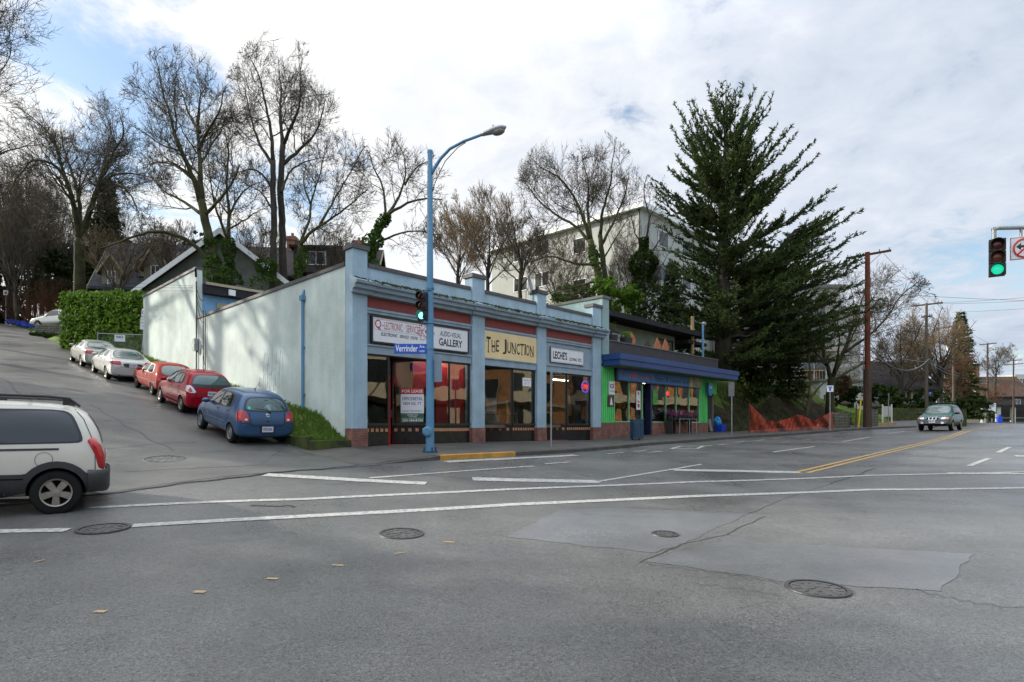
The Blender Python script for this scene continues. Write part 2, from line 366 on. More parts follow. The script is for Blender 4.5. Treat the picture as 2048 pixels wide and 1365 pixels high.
M['wood_pole'] = mat('wood_pole', (.075,.05,.036), .85, .3, 2, stretch=(6,6,.6), bump=.4)
M['wood_pole_red'] = mat('wood_pole_red', (.13,.042,.024), .8, .25, 2, stretch=(6,6,.6), bump=.4)
M['wood_pole_grey'] = mat('wood_pole_grey', (.10,.085,.065), .85, .3, 2, stretch=(6,6,.6), bump=.4)
M['stone'] = brick_mat('rubble_stone', (.12,.115,.09), (.17,.16,.125), (.05,.055,.03), bw=.34, bh=.20, ms=.03)
M['moss_wall'] = mat('mossy_concrete', (.05,.05,.04), .9, .35, 2.5, col2=(.075,.10,.025), bump=.6)
M['orange_net'] = mat('orange_mesh', (.62,.07,.015), .6, .15, 5)
M['wire'] = mat('wire_black', (.02,.02,.02), .8, .1, 3, spec=0)
M['wire_grey'] = mat('wire_grey', (.20,.21,.22), .8, .1, 3)
M['plastic_blue'] = mat('plastic_blue', (.01,.05,.50), .4, .08, 3)
M['bag_blue'] = mat('bag_blue', (.02,.25,.60), .45, .15, 5)
M['bin_blue'] = mat('bin_blue', (.02,.065,.12), .45, .15, 4)
M['tyre'] = mat('tyre_rubber', (.014,.014,.014), .75, .2, 8)
M['alloy'] = mat('alloy', (.30,.28,.24), .4, .12, 6, metal=.6)
M['hubcap'] = mat('hubcap_silver', (.28,.29,.30), .35, .1, 6, metal=.6)
M['car_black'] = mat('car_black_plastic', (.017,.017,.018), .55, .15, 6)
M['car_dark'] = mat('wheel_well_dark', (.006,.006,.006), .9, .1, 6)
M['car_glass'] = mat('car_glass', (.018,.024,.024), .04, .3, 1.2, spec=.9)
M['car_glass_teal'] = mat('car_glass_teal', (.05,.10,.095), .04, .35, 1.0, spec=.9)
M['car_glass_black'] = mat('car_glass_tinted', (.010,.011,.013), .05, .2, 1.0, spec=.7)
M['lamp_red'] = mat('tail_lamp_red', (.40,.008,.012), .18, .15, 14, coat=.6)
M['lamp_clear'] = mat('lamp_clear', (.55,.56,.58), .15, .12, 14, coat=.6)
M['lamp_orange'] = mat('lamp_orange', (.60,.18,.05), .2, .1, 14, coat=.5)
M['chrome'] = mat('chrome', (.65,.66,.68), .15, .05, 4, metal=1)
M['plate'] = mat('plate_white', (.62,.64,.70), .4, .05, 4)
def paint(name, c, rough=.3, metal=.0, var=.03): return mat(name, c, .20, var, 1.5, metal=metal, coat=.0, spec=.5)
M['p_blue'] = paint('car_paint_blue', (.030,.078,.17), .4, .15)
M['p_red'] = mat('car_paint_red', (.26,.004,.014), .22, .03, 1.5, spec=.22)
M['p_red_old'] = mat('car_paint_faded_red', (.27,.022,.016), .76, .1, 1.2, col2=(.34,.055,.04), coat=.1)
M['p_silver'] = paint('car_paint_silver', (.50,.50,.47), .35, .25)
M['p_grey'] = paint('car_paint_grey', (.36,.36,.32), .35, .25)
M['p_white'] = paint('car_paint_white', (.53,.51,.45), .35)
M['p_green'] = mat('car_paint_green', (.006,.075,.058), .2, .03, 1.5, spec=.25)
M['cladding'] = mat('van_cladding', (.030,.032,.033), .5, .15, 3)
# ---------------------------------------------------------------- ground, roads, pavements, markings
def grid_sheet(name, fn, us, vs, material, kind='structure', parent=None):
    """sheet of points fn(u, v) -> (x, y, lift); height follows the road surface"""
    pts = [fn(u, v) for u in us for v in vs]
    h = HN([(p[0], p[1]) for p in pts]); n = len(vs)
    mb = MB(); mb.v = [(p[0], p[1], h[i] + p[2]) for i, p in enumerate(pts)]
    mb.f = [(i*n+j, (i+1)*n+j, (i+1)*n+j+1, i*n+j+1) for i in range(len(us)-1) for j in range(n-1)]; mb.m = [0]*len(mb.f)
    o = mb.build(name, material, parent, smooth=True)
    if kind: o['kind'] = kind
    return o
lin = lambda a, b, n: [a + (b - a) * i / n for i in range(n + 1)]

def _ground():
    def axis(segs):
        out = [segs[0][0]]
        for a, b, st in segs:
            n = max(1, int(round((b - a) / st))); out += [a + (b - a) * (i+1) / n for i in range(n)]
        return out
    xs = axis([(-900, -120, 60), (-120, -50, 5), (-50, 14, 1.0), (14, 36, .35), (36, 60, 1.0), (60, 160, 5), (160, 1000, 60)])
    ys = axis([(-300, -30, 30), (-30, 0, 5), (0, 32, 1.0), (32, 56, .35), (56, 80, 1.0), (80, 260, 6), (260, 1600, 90)])
    P2 = np.array([(x, y) for x in xs for y in ys])
    cl = P2.copy(); cl[:, 0] = np.clip(cl[:, 0], -130, 170); cl[:, 1] = np.clip(cl[:, 1], -60, 240)
    z = GN(cl)
    far = np.hypot(P2[:, 0] - cl[:, 0], P2[:, 1] - cl[:, 1]); z = z - far * .004
    d = P2 - np.array([CORNER.x, CORNER.y]); a = d @ np.array(D2[:2]); b = d @ np.array(D1[:2])
    q = kerb_q(np.clip(P2, -400, 400))
    paved = ((q < 3.2) & (q > -19)) | ((a > -10.4) & (a < .4) & (b > -4) & (b < 120)) | ((a > -.5) & (a < 25.5) & (b > -4) & (b < 22))
    lawnside = (q > 1.6) & (a > 25.6)
    z = np.where(paved & ~lawnside, z - .35, z - .02)
    n = len(ys); mb = MB(); mb.v = [(x, y, zz) for (x, y), zz in zip(P2, z)]
    mb.f = [(i*n+j, (i+1)*n+j, (i+1)*n+j+1, i*n+j+1) for i in range(len(xs)-1) for j in range(n-1)]
    # bare earth on the steep bank next to the flower shop, grass elsewhere
    for f in mb.f:
        x = mb.v[f[0]][0] + .2; y = mb.v[f[0]][1] + .2; aa, bb = AB(x, y)
        qq = kerb_q([(x, y)])[0] if (10 < x < 32 and 25 < y < 60) else 99
        mb.m.append(1 if (aa > 24 and x < 25.5 and qq < 6.0 + sin(x*1.7)*.6 + sin(y*4.1+x*3)*.35 + sin(x*9+y*7)*.3) or (bb > 20 and aa < 0 and aa > -4 and bb < 30) else (2 if aa > 25 and y < 75 and x < 45 else 0))
    o = mb.build('ground', [M['grass_ground'], M['earth'], M['lawn']], smooth=True); o['kind'] = 'structure'
_ground()

# main street: sheet following the kerb line
def road_pt(i, w):                          # i index into KL, w metres towards the street
    p = KL[i] - KN[i] * w; return (p.x, p.y, 0.0)
grid_sheet('road', lambda i, w: road_pt(i, w), list(range(len(KL))), lin(0, 19, 19), M['asphalt'])
# side street climbing the hill (its sheet ends on the seam with the main street)
def vb(t): return -3 + t
grid_sheet('side_road', lambda b, a: (*L(a, b)[:2], .004), [-3 + .5*i for i in range(40)] + [17 + 2*i for i in range(1, 60)], lin(-10.2, -1.15, 12), M['asphalt_side'])
# pale concrete apron between the seam and the parked cars, and the dark seam itself
grid_sheet('apron', lambda b, a: (*L(a, b + .18*sin(a*.9))[:2], .009), lin(-2.95, -.6, 5), lin(-10.2, -1.0, 18), M['apron'])

def strip(name, pts, w, material, lift=.008, kind=None, parent=None, mb=None, m=0):
    """painted line laid on the road along a polyline"""
    own = mb is None; mb = mb or MB()
    pts = resample([V((p[0], p[1], 0)) for p in pts], .6)
    ns = side_normals(pts); o = len(mb.v)
    q = []
    for p, n in zip(pts, ns):
        q += [(p.x + n.x*w/2, p.y + n.y*w/2), (p.x - n.x*w/2, p.y - n.y*w/2)]
    h = HN(q)
    mb.v += [(x, y, z + lift) for (x, y), z in zip(q, h)]
    k = len(pts); fs = [(o+2*i, o+2*i+1, o+2*i+3, o+2*i+2) for i in range(k-1)]; mb.f += fs; mb.m += [m]*len(fs)
    if own:
        ob = mb.build(name, material, parent, smooth=False); ob['kind'] = kind or 'structure'; return ob
    return mb
def g2(px, py): p = gp(px, py); return (p.x, p.y)
mk = MB()
def pl(pts, w, lift=.008): strip('', [g2(*p) for p in pts], w, None, lift=lift, mb=mk)
pl([(178,1019),(600,1000),(1024,981),(1400,965),(1740,952),(2060,945),(2300,941)], .17)
pl([(265,1054),(700,1031),(1024,1011),(1400,994),(1740,981),(2060,977),(2300,974)], .22)
pl([(-150,1072),(0,1066),(136,1062)], .22)
pl([(530,951),(700,961),(852,968)], .32)            # stop bar of the side street
pl([(945,960),(1070,962),(1196,964.5)], .42)         # stop bars
pl([(1345,940.5),(1470,943.5),(1598,946)], .42)
pl([(890,925.5),(1000,919),(1152,911)], .34); pl([(985,921.5),(1040,917.5),(1085,915.5)], .2)
pl([(740,957),(900,946),(1070,934)], .12); pl([(1090,929),(1140,925)], .12)
pl([(1196,964.5),(1300,947),(1403,930)], .11)
pl([(1547,905),(1590,899),(1630,894)], .14); pl([(1684,884.5),(1712,879.5),(1742,875)], .14); pl([(1777,868.5),(1793,866),(1810,863.5)], .14)
pl([(1938,933),(1958,925.5),(1978,918)], .16); pl([(1996,906),(2008,900.5),(2020,895)], .16)
for x0, y0, x1, y1 in [(1212,909,1248,906),(1266,904.5,1292,902),(1300,906,1325,903.5),(1404,894,1424,891.6),(1436,891,1458,888.6),(1470,886,1490,884),(1510,882.5,1530,880.2),(1548,878,1568,876),(1590,875,1608,873.2),(1626,871,1642,869.6),(1562,886,1580,884.2),(1604,881,1620,879.6)]:
    pl([(x0,y0),((x0+x1)/2,(y0+y1)/2),(x1,y1)], .11)
# worn diamond marking in the bus lane
pl([(1342,899),(1360,894),(1408,892.5)], .14); pl([(1342,899),(1395,898),(1408,892.5)], .14)
# worn markings at far right
pl([(1896,947.5),(2060,949)], .3); pl([(2030,913),(2060,914)], .5)
o = mk.build('road_markings', M['paint_white']); o['kind'] = 'structure'
mk = MB()
pl([(1590,946),(1700,920),(1800,896.5),(1900,873),(1960,859),(2010,852.5)], .12)
pl([(1614,946.5),(1720,921),(1815,897.5),(1910,873.5),(1968,859.5),(2018,852.8)], .12)
o = mk.build('road_markings', M['paint_yellow']); o['kind'] = 'structure'; mk = MB()
for px, py, w in [(201,1227,.06),(400,1188,.07),(545,1160,.055),(676,1134,.045),(898,1087,.05),(800,1110,.03),(78,1126,.03)]:
    pl([(px-11,py+.7),(px+11,py-.8)], w)
o = mk.build('road_markings', M['paint_tan']); o['kind'] = 'structure'

# cracks, tar seams and patches
mk = MB(); rnd = random.Random(4)
def crack(pts, w):
    q = []
    for a, b in zip(pts, pts[1:]):
        n = max(2, int(sqrt((a[0]-b[0])**2 + (a[1]-b[1])**2) / 14))
        for i in range(n):
            t = i / n; q.append((a[0]+(b[0]-a[0])*t + rnd.uniform(-3,3), a[1]+(b[1]-a[1])*t + rnd.uniform(-.9,.9)))
    q.append(pts[-1]); strip('', [g2(*p) for p in q], w, None, lift=.0075, mb=mk)
crack([(1280,1128),(1365,1092),(1450,1072),(1530,1035)], .013); crack([(1496,1029),(1560,1003),(1625,980),(1665,968)], .010); crack([(1662,968),(1720,950),(1750,938)], .04)
crack([(1250,1017),(1400,1024),(1500,1029)], .009); crack([(1280,1130),(1450,1150),(1565,1170)], .008); crack([(1370,1170),(1480,1182),(1560,1196)], .007); crack([(1830,1185),(1950,1212),(2060,1222)], .01)
crack([(500,1014),(535,1015),(560,1014),(590,1015)], .05); crack([(60,880),(200,905),(330,1000)], .0)
crack([(1300,945),(1460,958),(1472,972)], .012); crack([(650,972),(720,965),(800,961)], .015)
strip('', [L(a, -2.98 + .05*sin(a*3.1) + .04*sin(a*7.7)) for a in lin(-10, -1.6, 40)], .09, None, lift=.0125, mb=mk)
for a0, b0, a1, b1, w in [(-9.5,1,-3.6,2.2,.02),(-8.8,5,-3.6,6,.02),(-9.5,12,-4,11.2,.02),(-6.3,.2,-6.6,16,.02),(-4.6,1,-4.9,9,.015)]:
    strip('', [L(a0+(a1-a0)*t+.06*sin(t*23), b0+(b1-b0)*t+.06*sin(t*17)) for t in lin(0, 1, 24)], w, None, lift=.012, mb=mk)
o = mk.build('road_cracks', M['crack']); o['kind'] = 'structure'
def patch(name, px, material, lift=.0048, wob=.05):
    pts = [V((*g2(*p), 0)) for p in px]; pts = resample(pts + [pts[0]], .25)[:-1]
    rr = random.Random(9); c = sum(pts, V()) / len(pts)
    pts = [p + (p - c).normalized() * rr.uniform(-wob, wob) for p in pts]
    n = 8; mb = MB(); k = len(pts)
    q = [(c.lerp(p, (j + 1) / n)) for j in range(n) for p in pts] + [c]
    h = HN([(p.x, p.y) for p in q]); mb.v = [(p.x, p.y, z + lift) for p, z in zip(q, h)]
    for j in range(n - 1):
        for i in range(k): mb.f.append((j*k+i, j*k+(i+1)%k, (j+1)*k+(i+1)%k, (j+1)*k+i))
    for i in range(k): mb.f.append((n*k, (i+1)%k, i))
    mb.m = [0]*len(mb.f); o = mb.build(name, material, smooth=True); o['kind'] = 'structure'; return o
patch('road_patch', [(1285,1125),(1450,1082),(1700,1098),(1945,1110),(1885,1187),(1560,1165)], M['asphalt_patch'])
patch('road_patch', [(1010,1075),(1120,1022),(1250,1018),(1500,1028),(1380,1085),(1310,1108)], M['asphalt_patch'])
patch('road_patch', [(440,905),(560,903),(520,932),(250,945),(230,930)], M['apron'], lift=.013)

# manhole covers
def manhole(px, py, d, label, worn):
    p = gp(px, py); t = thing('manhole_cover', label, 'manhole cover', p)
    n = V((H(p.x+.3, p.y) - H(p.x-.3, p.y), H(p.x, p.y+.3) - H(p.x, p.y-.3), 0)) / .6
    t.rotation_euler = (atan2(n.y, 1), -atan2(n.x, 1), 0); t.location.z += .006
    r = d / 2; rm = MB(); rm.lathe([(r, .0), (r+.05, .0), (r+.045, .012), (r, .012)], 40, caps=False); rm.build('rim', M['steel_dark'], t, smooth=False)
    lid = MB(); lid.lathe([(.001, .006), (r-.012, .006)], 40, caps=False)
    for k in range(12):
        an = k*pi/6; lid.box(r*.62, r*.9, -.018, .018, .006, .012, 0, Matrix.Rotation(an, 4, 'Z'))
    for k in range(6):
        an = k*pi/3; lid.box(r*.1, r*.5, -.02, .02, .006, .011, 0, Matrix.Rotation(an+.2, 4, 'Z'))
    lid.build('lid', M['concrete'] if worn else M['lid_iron'], t)
manhole(1635, 1180, .56, 'largest round dark iron manhole cover beside the pale asphalt patch', 0)
manhole(803, 1072, .56, 'dark iron manhole cover alone in the middle of the wet road', 0)
manhole(1330, 1071, .32, 'smallest round iron cover in the smooth grey asphalt patch', 0)
manhole(207, 1061, .56, 'dark iron manhole cover behind the white van at the end of a white line', 0)
manhole(330, 921, .8, 'pale worn manhole cover in the mouth of the side street', 1)

# pavement along the shops, kerbs, yellow kerb, verge
def kdrop(a): return float(sstep(np.array(a), -1.0, .9))
n_shop = [i for i, p in enumerate(KL) if AB(p.x, p.y)[0] > -1.2 and p.x < 31]
_va = [AB(KL[i].x, KL[i].y)[0] for i in n_shop]
def walk_pt(i, w):
    a = AB(KL[i].x, KL[i].y)[0]; p = KL[i] + KN[i] * w
    return (p.x, p.y, .012 + .12 * kdrop(a))
grid_sheet('pavement', walk_pt, n_shop, [.16, .8, 1.5, 2.2, 2.9, 3.02], M['concrete'])
def kerb_piece(name, idx, material, top=0.0):
    mb = MB(); rows = []
    for i in idx:
        a = AB(KL[i].x, KL[i].y)[0]; h = H(KL[i].x, KL[i].y); t = h + .014 + (.122 + top) * kdrop(a)
        ring = []
        for w, z in ((-.006, h - .05), (.0, t - .02), (.02, t), (.17, t), (.17, h - .05)):
            p = KL[i] + KN[i] * w; ring.append((p.x, p.y, z))
        rows.append(ring)
    mb.v = [v for r in rows for v in r]; n = 5
    mb.f = [(i*n+j, i*n+j+1, (i+1)*n+j+1, (i+1)*n+j) for i in range(len(rows)-1) for j in range(n-1)] + [(0,1,2,3,4), tuple(len(mb.v)-1-k for k in range(5))]
    mb.m = [0]*len(mb.f); o = mb.build(name, material); o['kind'] = 'structure'; return o
iy = [i for i in n_shop if .2 < AB(KL[i].x, KL[i].y)[0] < 4.9]
kerb_piece('kerb', [i for i in n_shop if i <= iy[0]], M['kerb']); kerb_piece('kerb', iy, M['kerb_yellow'], .004); kerb_piece('kerb', [i for i in n_shop if i >= iy[-1]], M['kerb'])
# corner of the pavement turning into the side street
grid_sheet('pavement', lambda b, a: (*L(a, b)[:2], .0125 + .09 * float(sstep(np.array(a), -1.6, 0))*float(sstep(np.array(b), -3.0, -1.5))), lin(-2.85, .15, 6), lin(-1.6, -1.05, 2) + lin(-1.0, -.02, 3), M['concrete'])
# far pavement across the street
fi = [i for i in range(len(KL)) if i % 2 == 0]
grid_sheet('pavement', lambda i, w: (*(KL[i] - KN[i]*w)[:2], .13), fi, lin(19, 23, 2), M['concrete'])
# paved drive entering beyond the stone wall
grid_sheet('driveway', lambda t, w: ((P(1765,0,43).lerp(P(1800,0,55), t)).x + w, 42.6 + 12*t, .02 + .9*t*t), lin(0, 1, 8), lin(-1.2, 3.4, 4), M['apron'])

# grass verge between the parked cars and the blue wall
def verge_h(a, b): return .12 + .62 * float(sstep(np.array(a), -1.05, -.15)) * float(sstep(np.array(b), .2, 2.2)) + .10 * float(sstep(np.array(b), .0, .3))
vbs = lin(.28, 24, 60)
grid_sheet('verge', lambda b, a: (*L(a, b)[:2], verge_h(a, b)), vbs, lin(-1.12, .05, 7), M['lawn'])
mb = MB()
rows = []
for b in lin(.16, 26, 60):
    h = HL(-1.2, b); rows.append([L(-1.26, b, h-.1), L(-1.25, b, h+.13), L(-1.10, b, h+.135), L(-1.10, b, h-.1)])
mb.v = [tuple(v) for r in rows for v in r]; mb.f = [(i*4+j, i*4+j+1, i*4+5+j, i*4+4+j) for i in range(len(rows)-1) for j in range(3)] + [(0,1,2,3)]; mb.m = [0]*len(mb.f)
o = mb.build('kerb', M['kerb']); o['kind'] = 'structure'
t = thing('retaining_wall', 'low mossy concrete retaining wall holding the grass verge at the corner of the blue building', 'retaining wall', L(0, 0, HL(-.5, .2)), TH)
mb = MB(); mb.box(-1.28, -.03, .05, .27, -.2, .30); mb.box(-1.29, -1.13, .27, 2.6, -.2, .42); mb.build('wall', M['moss_wall'], t, bevel=.02)

def blades(name, pts, hmin, hmax, w, seed, material, label, cat='grass', lean=.35):
    rr = random.Random(seed); mb = MB()
    for p in pts:
        h = rr.uniform(hmin, hmax); an = rr.uniform(0, 2*pi); dx, dy = cos(an)*w/2, sin(an)*w/2
        lx, ly = rr.gauss(0, lean)*h, rr.gauss(0, lean)*h; x, y, z = p
        mb.add([(x-dx, y-dy, z-.02), (x+dx, y+dy, z-.02), (x+lx*.4+dx*.7, y+ly*.4+dy*.7, z+h*.6), (x+lx, y+ly, z+h)], [(0,1,2),(0,2,3)])
    o = mb.build(name, material); return tag(o, label, cat, kind='stuff')
rr = random.Random(3); q = [(rr.uniform(-1.08, .0), .25 + 22*rr.random()**1.5) for _ in range(9000)]
hh = HN([L(a, b)[:2] for a, b in q])
blades('grass', [(*L(a, b)[:2], z + verge_h(a, b)) for (a, b), z in zip(q, hh)], .06, .22, .02, 5, M['lawn_blade'], 'green grass on the verge between the parked cars and the blue wall')
q = []
while len(q) < 16000:
    x, y = rr.uniform(15, 48), rr.uniform(35, 66); q.append((x, y))
qa = np.array(q); qq = kerb_q(qa); aa = (qa - np.array([CORNER.x, CORNER.y])) @ np.array(D2[:2])
keep = (aa > 25.5) & (qq > np.where(qa[:, 0] < 24, 5.6, 3.0)) & (qq < 24)
zz = GN(qa)
blades('grass', [(x, y, z) for (x, y), z, k in zip(q, zz, keep) if k], .04, .11, .035, 6, M['lawn_blade'], 'bright green mown lawn on the bank behind the stone wall')
q = [(rr.uniform(14, 26), rr.uniform(33, 42)) for _ in range(5000)]
qa = np.array(q); qq = kerb_q(qa); aa = (qa - np.array([CORNER.x, CORNER.y])) @ np.array(D2[:2]); zz = GN(qa)
blades('weeds', [(x, y, z) for (x, y), z, k, u in zip(q, zz, qq, aa) if u > 25.5 and 2.9 < k < 6.8], .06, .28, .035, 7, M['shrub_dark'], 'dark weeds scattered over the bare earth bank', 'weeds')
# ---------------------------------------------------------------- blue corner shop building
ZB = -.70
shop = thing('shop_building', 'pale blue single-storey corner shop building with red frieze bands, cornice and long side wall', 'shop building', L(0, 0, ZB), TH)
OFF = (0, 0, -ZB)
def sb(mb, name, mats, parent=None, **k):
    o = mb.build(name, mats, parent or shop, **k)
    if parent is None: o.location = OFF
    return o
PIL = [(0, .52), (4.89, 5.51), (8.45, 9.01), (12.25, 12.91)]
BAY = [(.52, 4.89), (5.51, 8.45), (9.01, 12.25)]
mb = MB()
mb.box(0, .26, .43, 13.55, -1.4, 4.88)
sb(mb, 'side_wall', M['wall_blue_side'])
mb = MB(); mb.box(-.04, .30, .44, 13.56, 4.88, 5.0); sb(mb, 'wall_coping', M['cap_dark'])
mb = MB(); mb.box(.27, 12.9, 13.3, 13.55, -.7, 4.4); mb.box(12.66, 12.9, .35, 13.3, -.7, 4.4); mb.box(.27, 12.65, .32, 13.29, 4.2, 4.36); sb(mb, 'back_walls', M['wall_grey'])
for i, (a0, a1) in enumerate(PIL):
    mb = MB(); mb.box(a0, a1, 0, .42, -.12, 5.36); sb(mb, 'pilaster', M['wall_blue'], bevel=.012)
    mb = MB(); mb.box(a0-.05, a1+.05, -.05, .48, 5.36, 5.5); sb(mb, 'pilaster_cap', M['cap_dark'])
    mb = MB(); mb.box(a0-.012, a1+.012, -.012, .42, -.95, -.121); sb(mb, 'brick_base', M['brick_red'])
for a0, a1 in BAY:
    mb = MB(); mb.box(a0+.001, a1-.001, .06, .30, 3.99, 4.88); sb(mb, 'parapet', M['wall_blue'])
    mb = MB(); mb.box(a0+.051, a1-.051, .02, .34, 4.88, 5.0); sb(mb, 'parapet_coping', M['cap_dark'])
    mb = MB(); mb.box(a0+.001, a1-.001, .10, .30, 3.64, 3.989); sb(mb, 'frieze_band', M['band_red'])
    mb = MB(); mb.box(a0+.001, a1-.001, .05, .30, 3.47, 3.639); mb.box(a0+.001, a1-.001, .02, .05, 3.56, 3.62); mb.box(a0+.001, a1-.001, .12, .30, 2.51, 3.469)
    mb.box(a0+.001, a1-.001, .06, .30, 2.22, 2.509); mb.box(a0+.001, a1-.001, .02, .06, 2.46, 2.506); sb(mb, 'fascia', M['trim_blue'])
# cornice, stepping forward over the pilasters
mb = MB()
def cornice_run(a0, a1, f):
    prof = [(.0, 3.99), (-.10-f, 3.99), (-.12-f, 4.09), (-.24-f, 4.12), (-.26-f, 4.22), (-.34-f, 4.25), (-.36-f, 4.33), (-.30-f, 4.36), (.0, 4.50)]
    mb.prism(prof, 'x', a0, a1)
cur = -.10
for (a0, a1) in PIL:
    if a0 > .1: cornice_run(cur, a0-.12, 0)
    cornice_run(a0-.119 if a0 > .1 else -.10, a1+.119, .05); cur = a1+.12
sb(mb, 'cornice', M['trim_blue'])
rr = random.Random(8); mb = MB()
for _ in range(1500):
    a = rr.uniform(0, 12.9); y = rr.uniform(-.36, -.03); s = rr.uniform(.01, .035); z = 4.37 - (y+.3)*-.47 if False else 4.36 + (.30 + min(y, 0))*.43
    mb.box(a-s, a+s, y-s, y+s, z-.02, z+s*rr.uniform(.3, 1.2))
o = sb(mb, 'moss', M['moss_wall']); o['kind'] = 'stuff'
# shop windows: angled entrance window plus flat window in every bay
def tiles(mb, p0, p1, n, tz=-.17):
    d = (p1 - p0); ln = d.length; d.normalize(); nrm = V((d.y, -d.x, 0))
    for k in range(n):
        c = p0 + d * (ln * (k + .5) / n); s = .052
        q = [c - d*s + nrm*.006, c + d*s + nrm*.006]
        mb.add([(*q[0][:2], tz-s), (*q[1][:2], tz-s), (*q[1][:2], tz+s), (*q[0][:2], tz+s)], [(0,1,2,3)], 1)
def glazing(p0, p1, z0, z1, n_t, cols=1, fr=.05, sill=True):
    """one window: stall riser with tiles (frame), dark frame bars and the pane"""
    p0, p1 = V((*p0, 0)), V((*p1, 0)); d = p1 - p0; ln = d.length; ang = atan2(d.y, d.x)
    X = Matrix.Translation((p0.x, p0.y, 0)) @ Matrix.Rotation(ang, 4, 'Z')
    mb = MB()
    mb.box(0, ln, -.03, .05, z1-fr, z1, 0, X); mb.box(0, ln, -.06, .06, z0-.075, z0, 0, X); mb.box(0, fr, -.029, .05, z0, z1-fr, 0, X); mb.box(ln-fr, ln, -.029, .05, z0, z1-fr, 0, X)
    for k in range(1, cols): mb.box(ln*k/cols-.02, ln*k/cols+.02, -.02, .05, z0, z1-fr, 0, X)
    w = sb(mb, 'window', M['frame_dark'])
    mb = MB(); mb.quad(*[tuple(X @ V(q)) for q in ((fr, .012, z0), (ln-fr, .012, z0), (ln-fr, .012, z1-fr), (fr, .012, z1-fr))]); mb.build('pane', M['glass'], w)
    if sill:
        mb = MB(); mb.box(0, ln, 0, .06, -1.0, z0-.076, 0, X); tiles(mb, p0, p1, n_t); sb(mb, 'stall_riser', [M['tile_black'], M['tile_tan']])
glazing((.53, .16), (1.40, .16), .05, 2.21, 5)
glazing((2.08, .95), (2.98, .17), .05, 2.21, 5)
glazing((2.99, .16), (4.88, .16), .05, 2.21, 17, 2)
glazing((5.95, 1.2), (7.12, .17), .05, 2.21, 5)
glazing((7.13, .16), (8.44, .16), .05, 2.21, 9)
glazing((9.35, 1.2), (10.52, .17), .05, 2.21, 6)
glazing((10.53, .16), (12.24, .16), .05, 2.21, 12)
for i, (q0, q1) in enumerate((((1.43, .2), (2.04, 1.02)), ((5.55, .35), (5.93, 1.22)), ((9.05, .35), (9.33, 1.22)))):
    p0, p1 = V((*q0, 0)), V((*q1, 0)); d = p1 - p0; X = Matrix.Translation((p0.x, p0.y, 0)) @ Matrix.Rotation(atan2(d.y, d.x), 4, 'Z'); ln = d.length
    mb = MB(); mb.box(0, .09, -.022, .022, -.66, 1.62, 0, X); mb.box(ln-.09, ln, -.022, .022, -.66, 1.62, 0, X); mb.box(.09, ln-.09, -.022, .022, 1.50, 1.62, 0, X); mb.box(.09, ln-.09, -.022, .022, -.66, -.40, 0, X)
    w = sb(mb, 'door', M['door_red'] if i == 0 else M['frame_dark'])
    mb = MB(); mb.quad(*[tuple(X @ V(q)) for q in ((.09, 0, -.4), (ln-.09, 0, -.4), (ln-.09, 0, 1.5), (.09, 0, 1.5))]); mb.build('pane', M['glass'], w)
    mb = MB(); mb.box(ln-.08, ln-.02, -.08, -.024, .25, .5, 0, X); mb.build('handle', M['steel_dark'], w)
    mb = MB(); mb.box(0, ln, -.03, .03, 1.625, 2.22, 0, X); sb(mb, 'door_transom', M['frame_dark'])
# porch ceilings and steps
mb = MB()
for a0, a1 in ((1.41, 3.0), (5.52, 7.14), (9.02, 10.54)): mb.box(a0, a1, .305, 1.3, 2.23, 2.30)
sb(mb, 'porch_ceiling', M['frame_dark'])
mb = MB()
for a0, a1 in ((1.41, 2.95), (5.52, 7.1), (9.02, 10.5)): mb.box(a0, a1, .07, 1.25, -.95, -.66)
sb(mb, 'door_step', mat('step_red', (.22,.045,.03), .7, .2, 4))
# interior
mb = MB(); mb.box(.27, 12.65, 1.35, 8.0, -.75, -.55, 1); mb.box(.27, 12.65, .31, 1.34, -.15, -.08, 1) ; mb.box(.27, 12.65, 8.0, 8.1, -.55, 4.1); mb.box(4.98, 5.08, .4, 8, -.55, 3.4); mb.box(8.6, 8.7, .4, 8, -.55, 3.4); mb.box(.27, 12.65, .4, 8.0, 3.3, 3.4)
mb = MB(); mb.box(.27, 12.65, 1.35, 8.0, -.75, -.55, 1); mb.box(.27, 12.65, 8.0, 8.1, -.55, 4.1); mb.box(4.98, 5.08, .45, 8, -.55, 3.3); mb.box(8.6, 8.7, .45, 8, -.55, 3.3); mb.box(.27, 12.65, .45, 8.1, 3.3, 3.4)
sb(mb, 'interior', [M['interior'], M['interior_floor']])
mb = MB(); mb.box(4.02, 4.9, 1.0, 1.08, .0, 2.45); mb.box(4.9, 4.96, .5, 3.5, -.5, 2.6); mb.box(3.05, 3.42, 1.1, 1.17, .0, 2.45); mb.box(2.45, 4.0, 1.35, 1.45, 1.35, 2.3); mb.box(.3, .36, .5, 2.5, -.5, 2.5)
sb(mb, 'interior_partition', M['wall_red'])
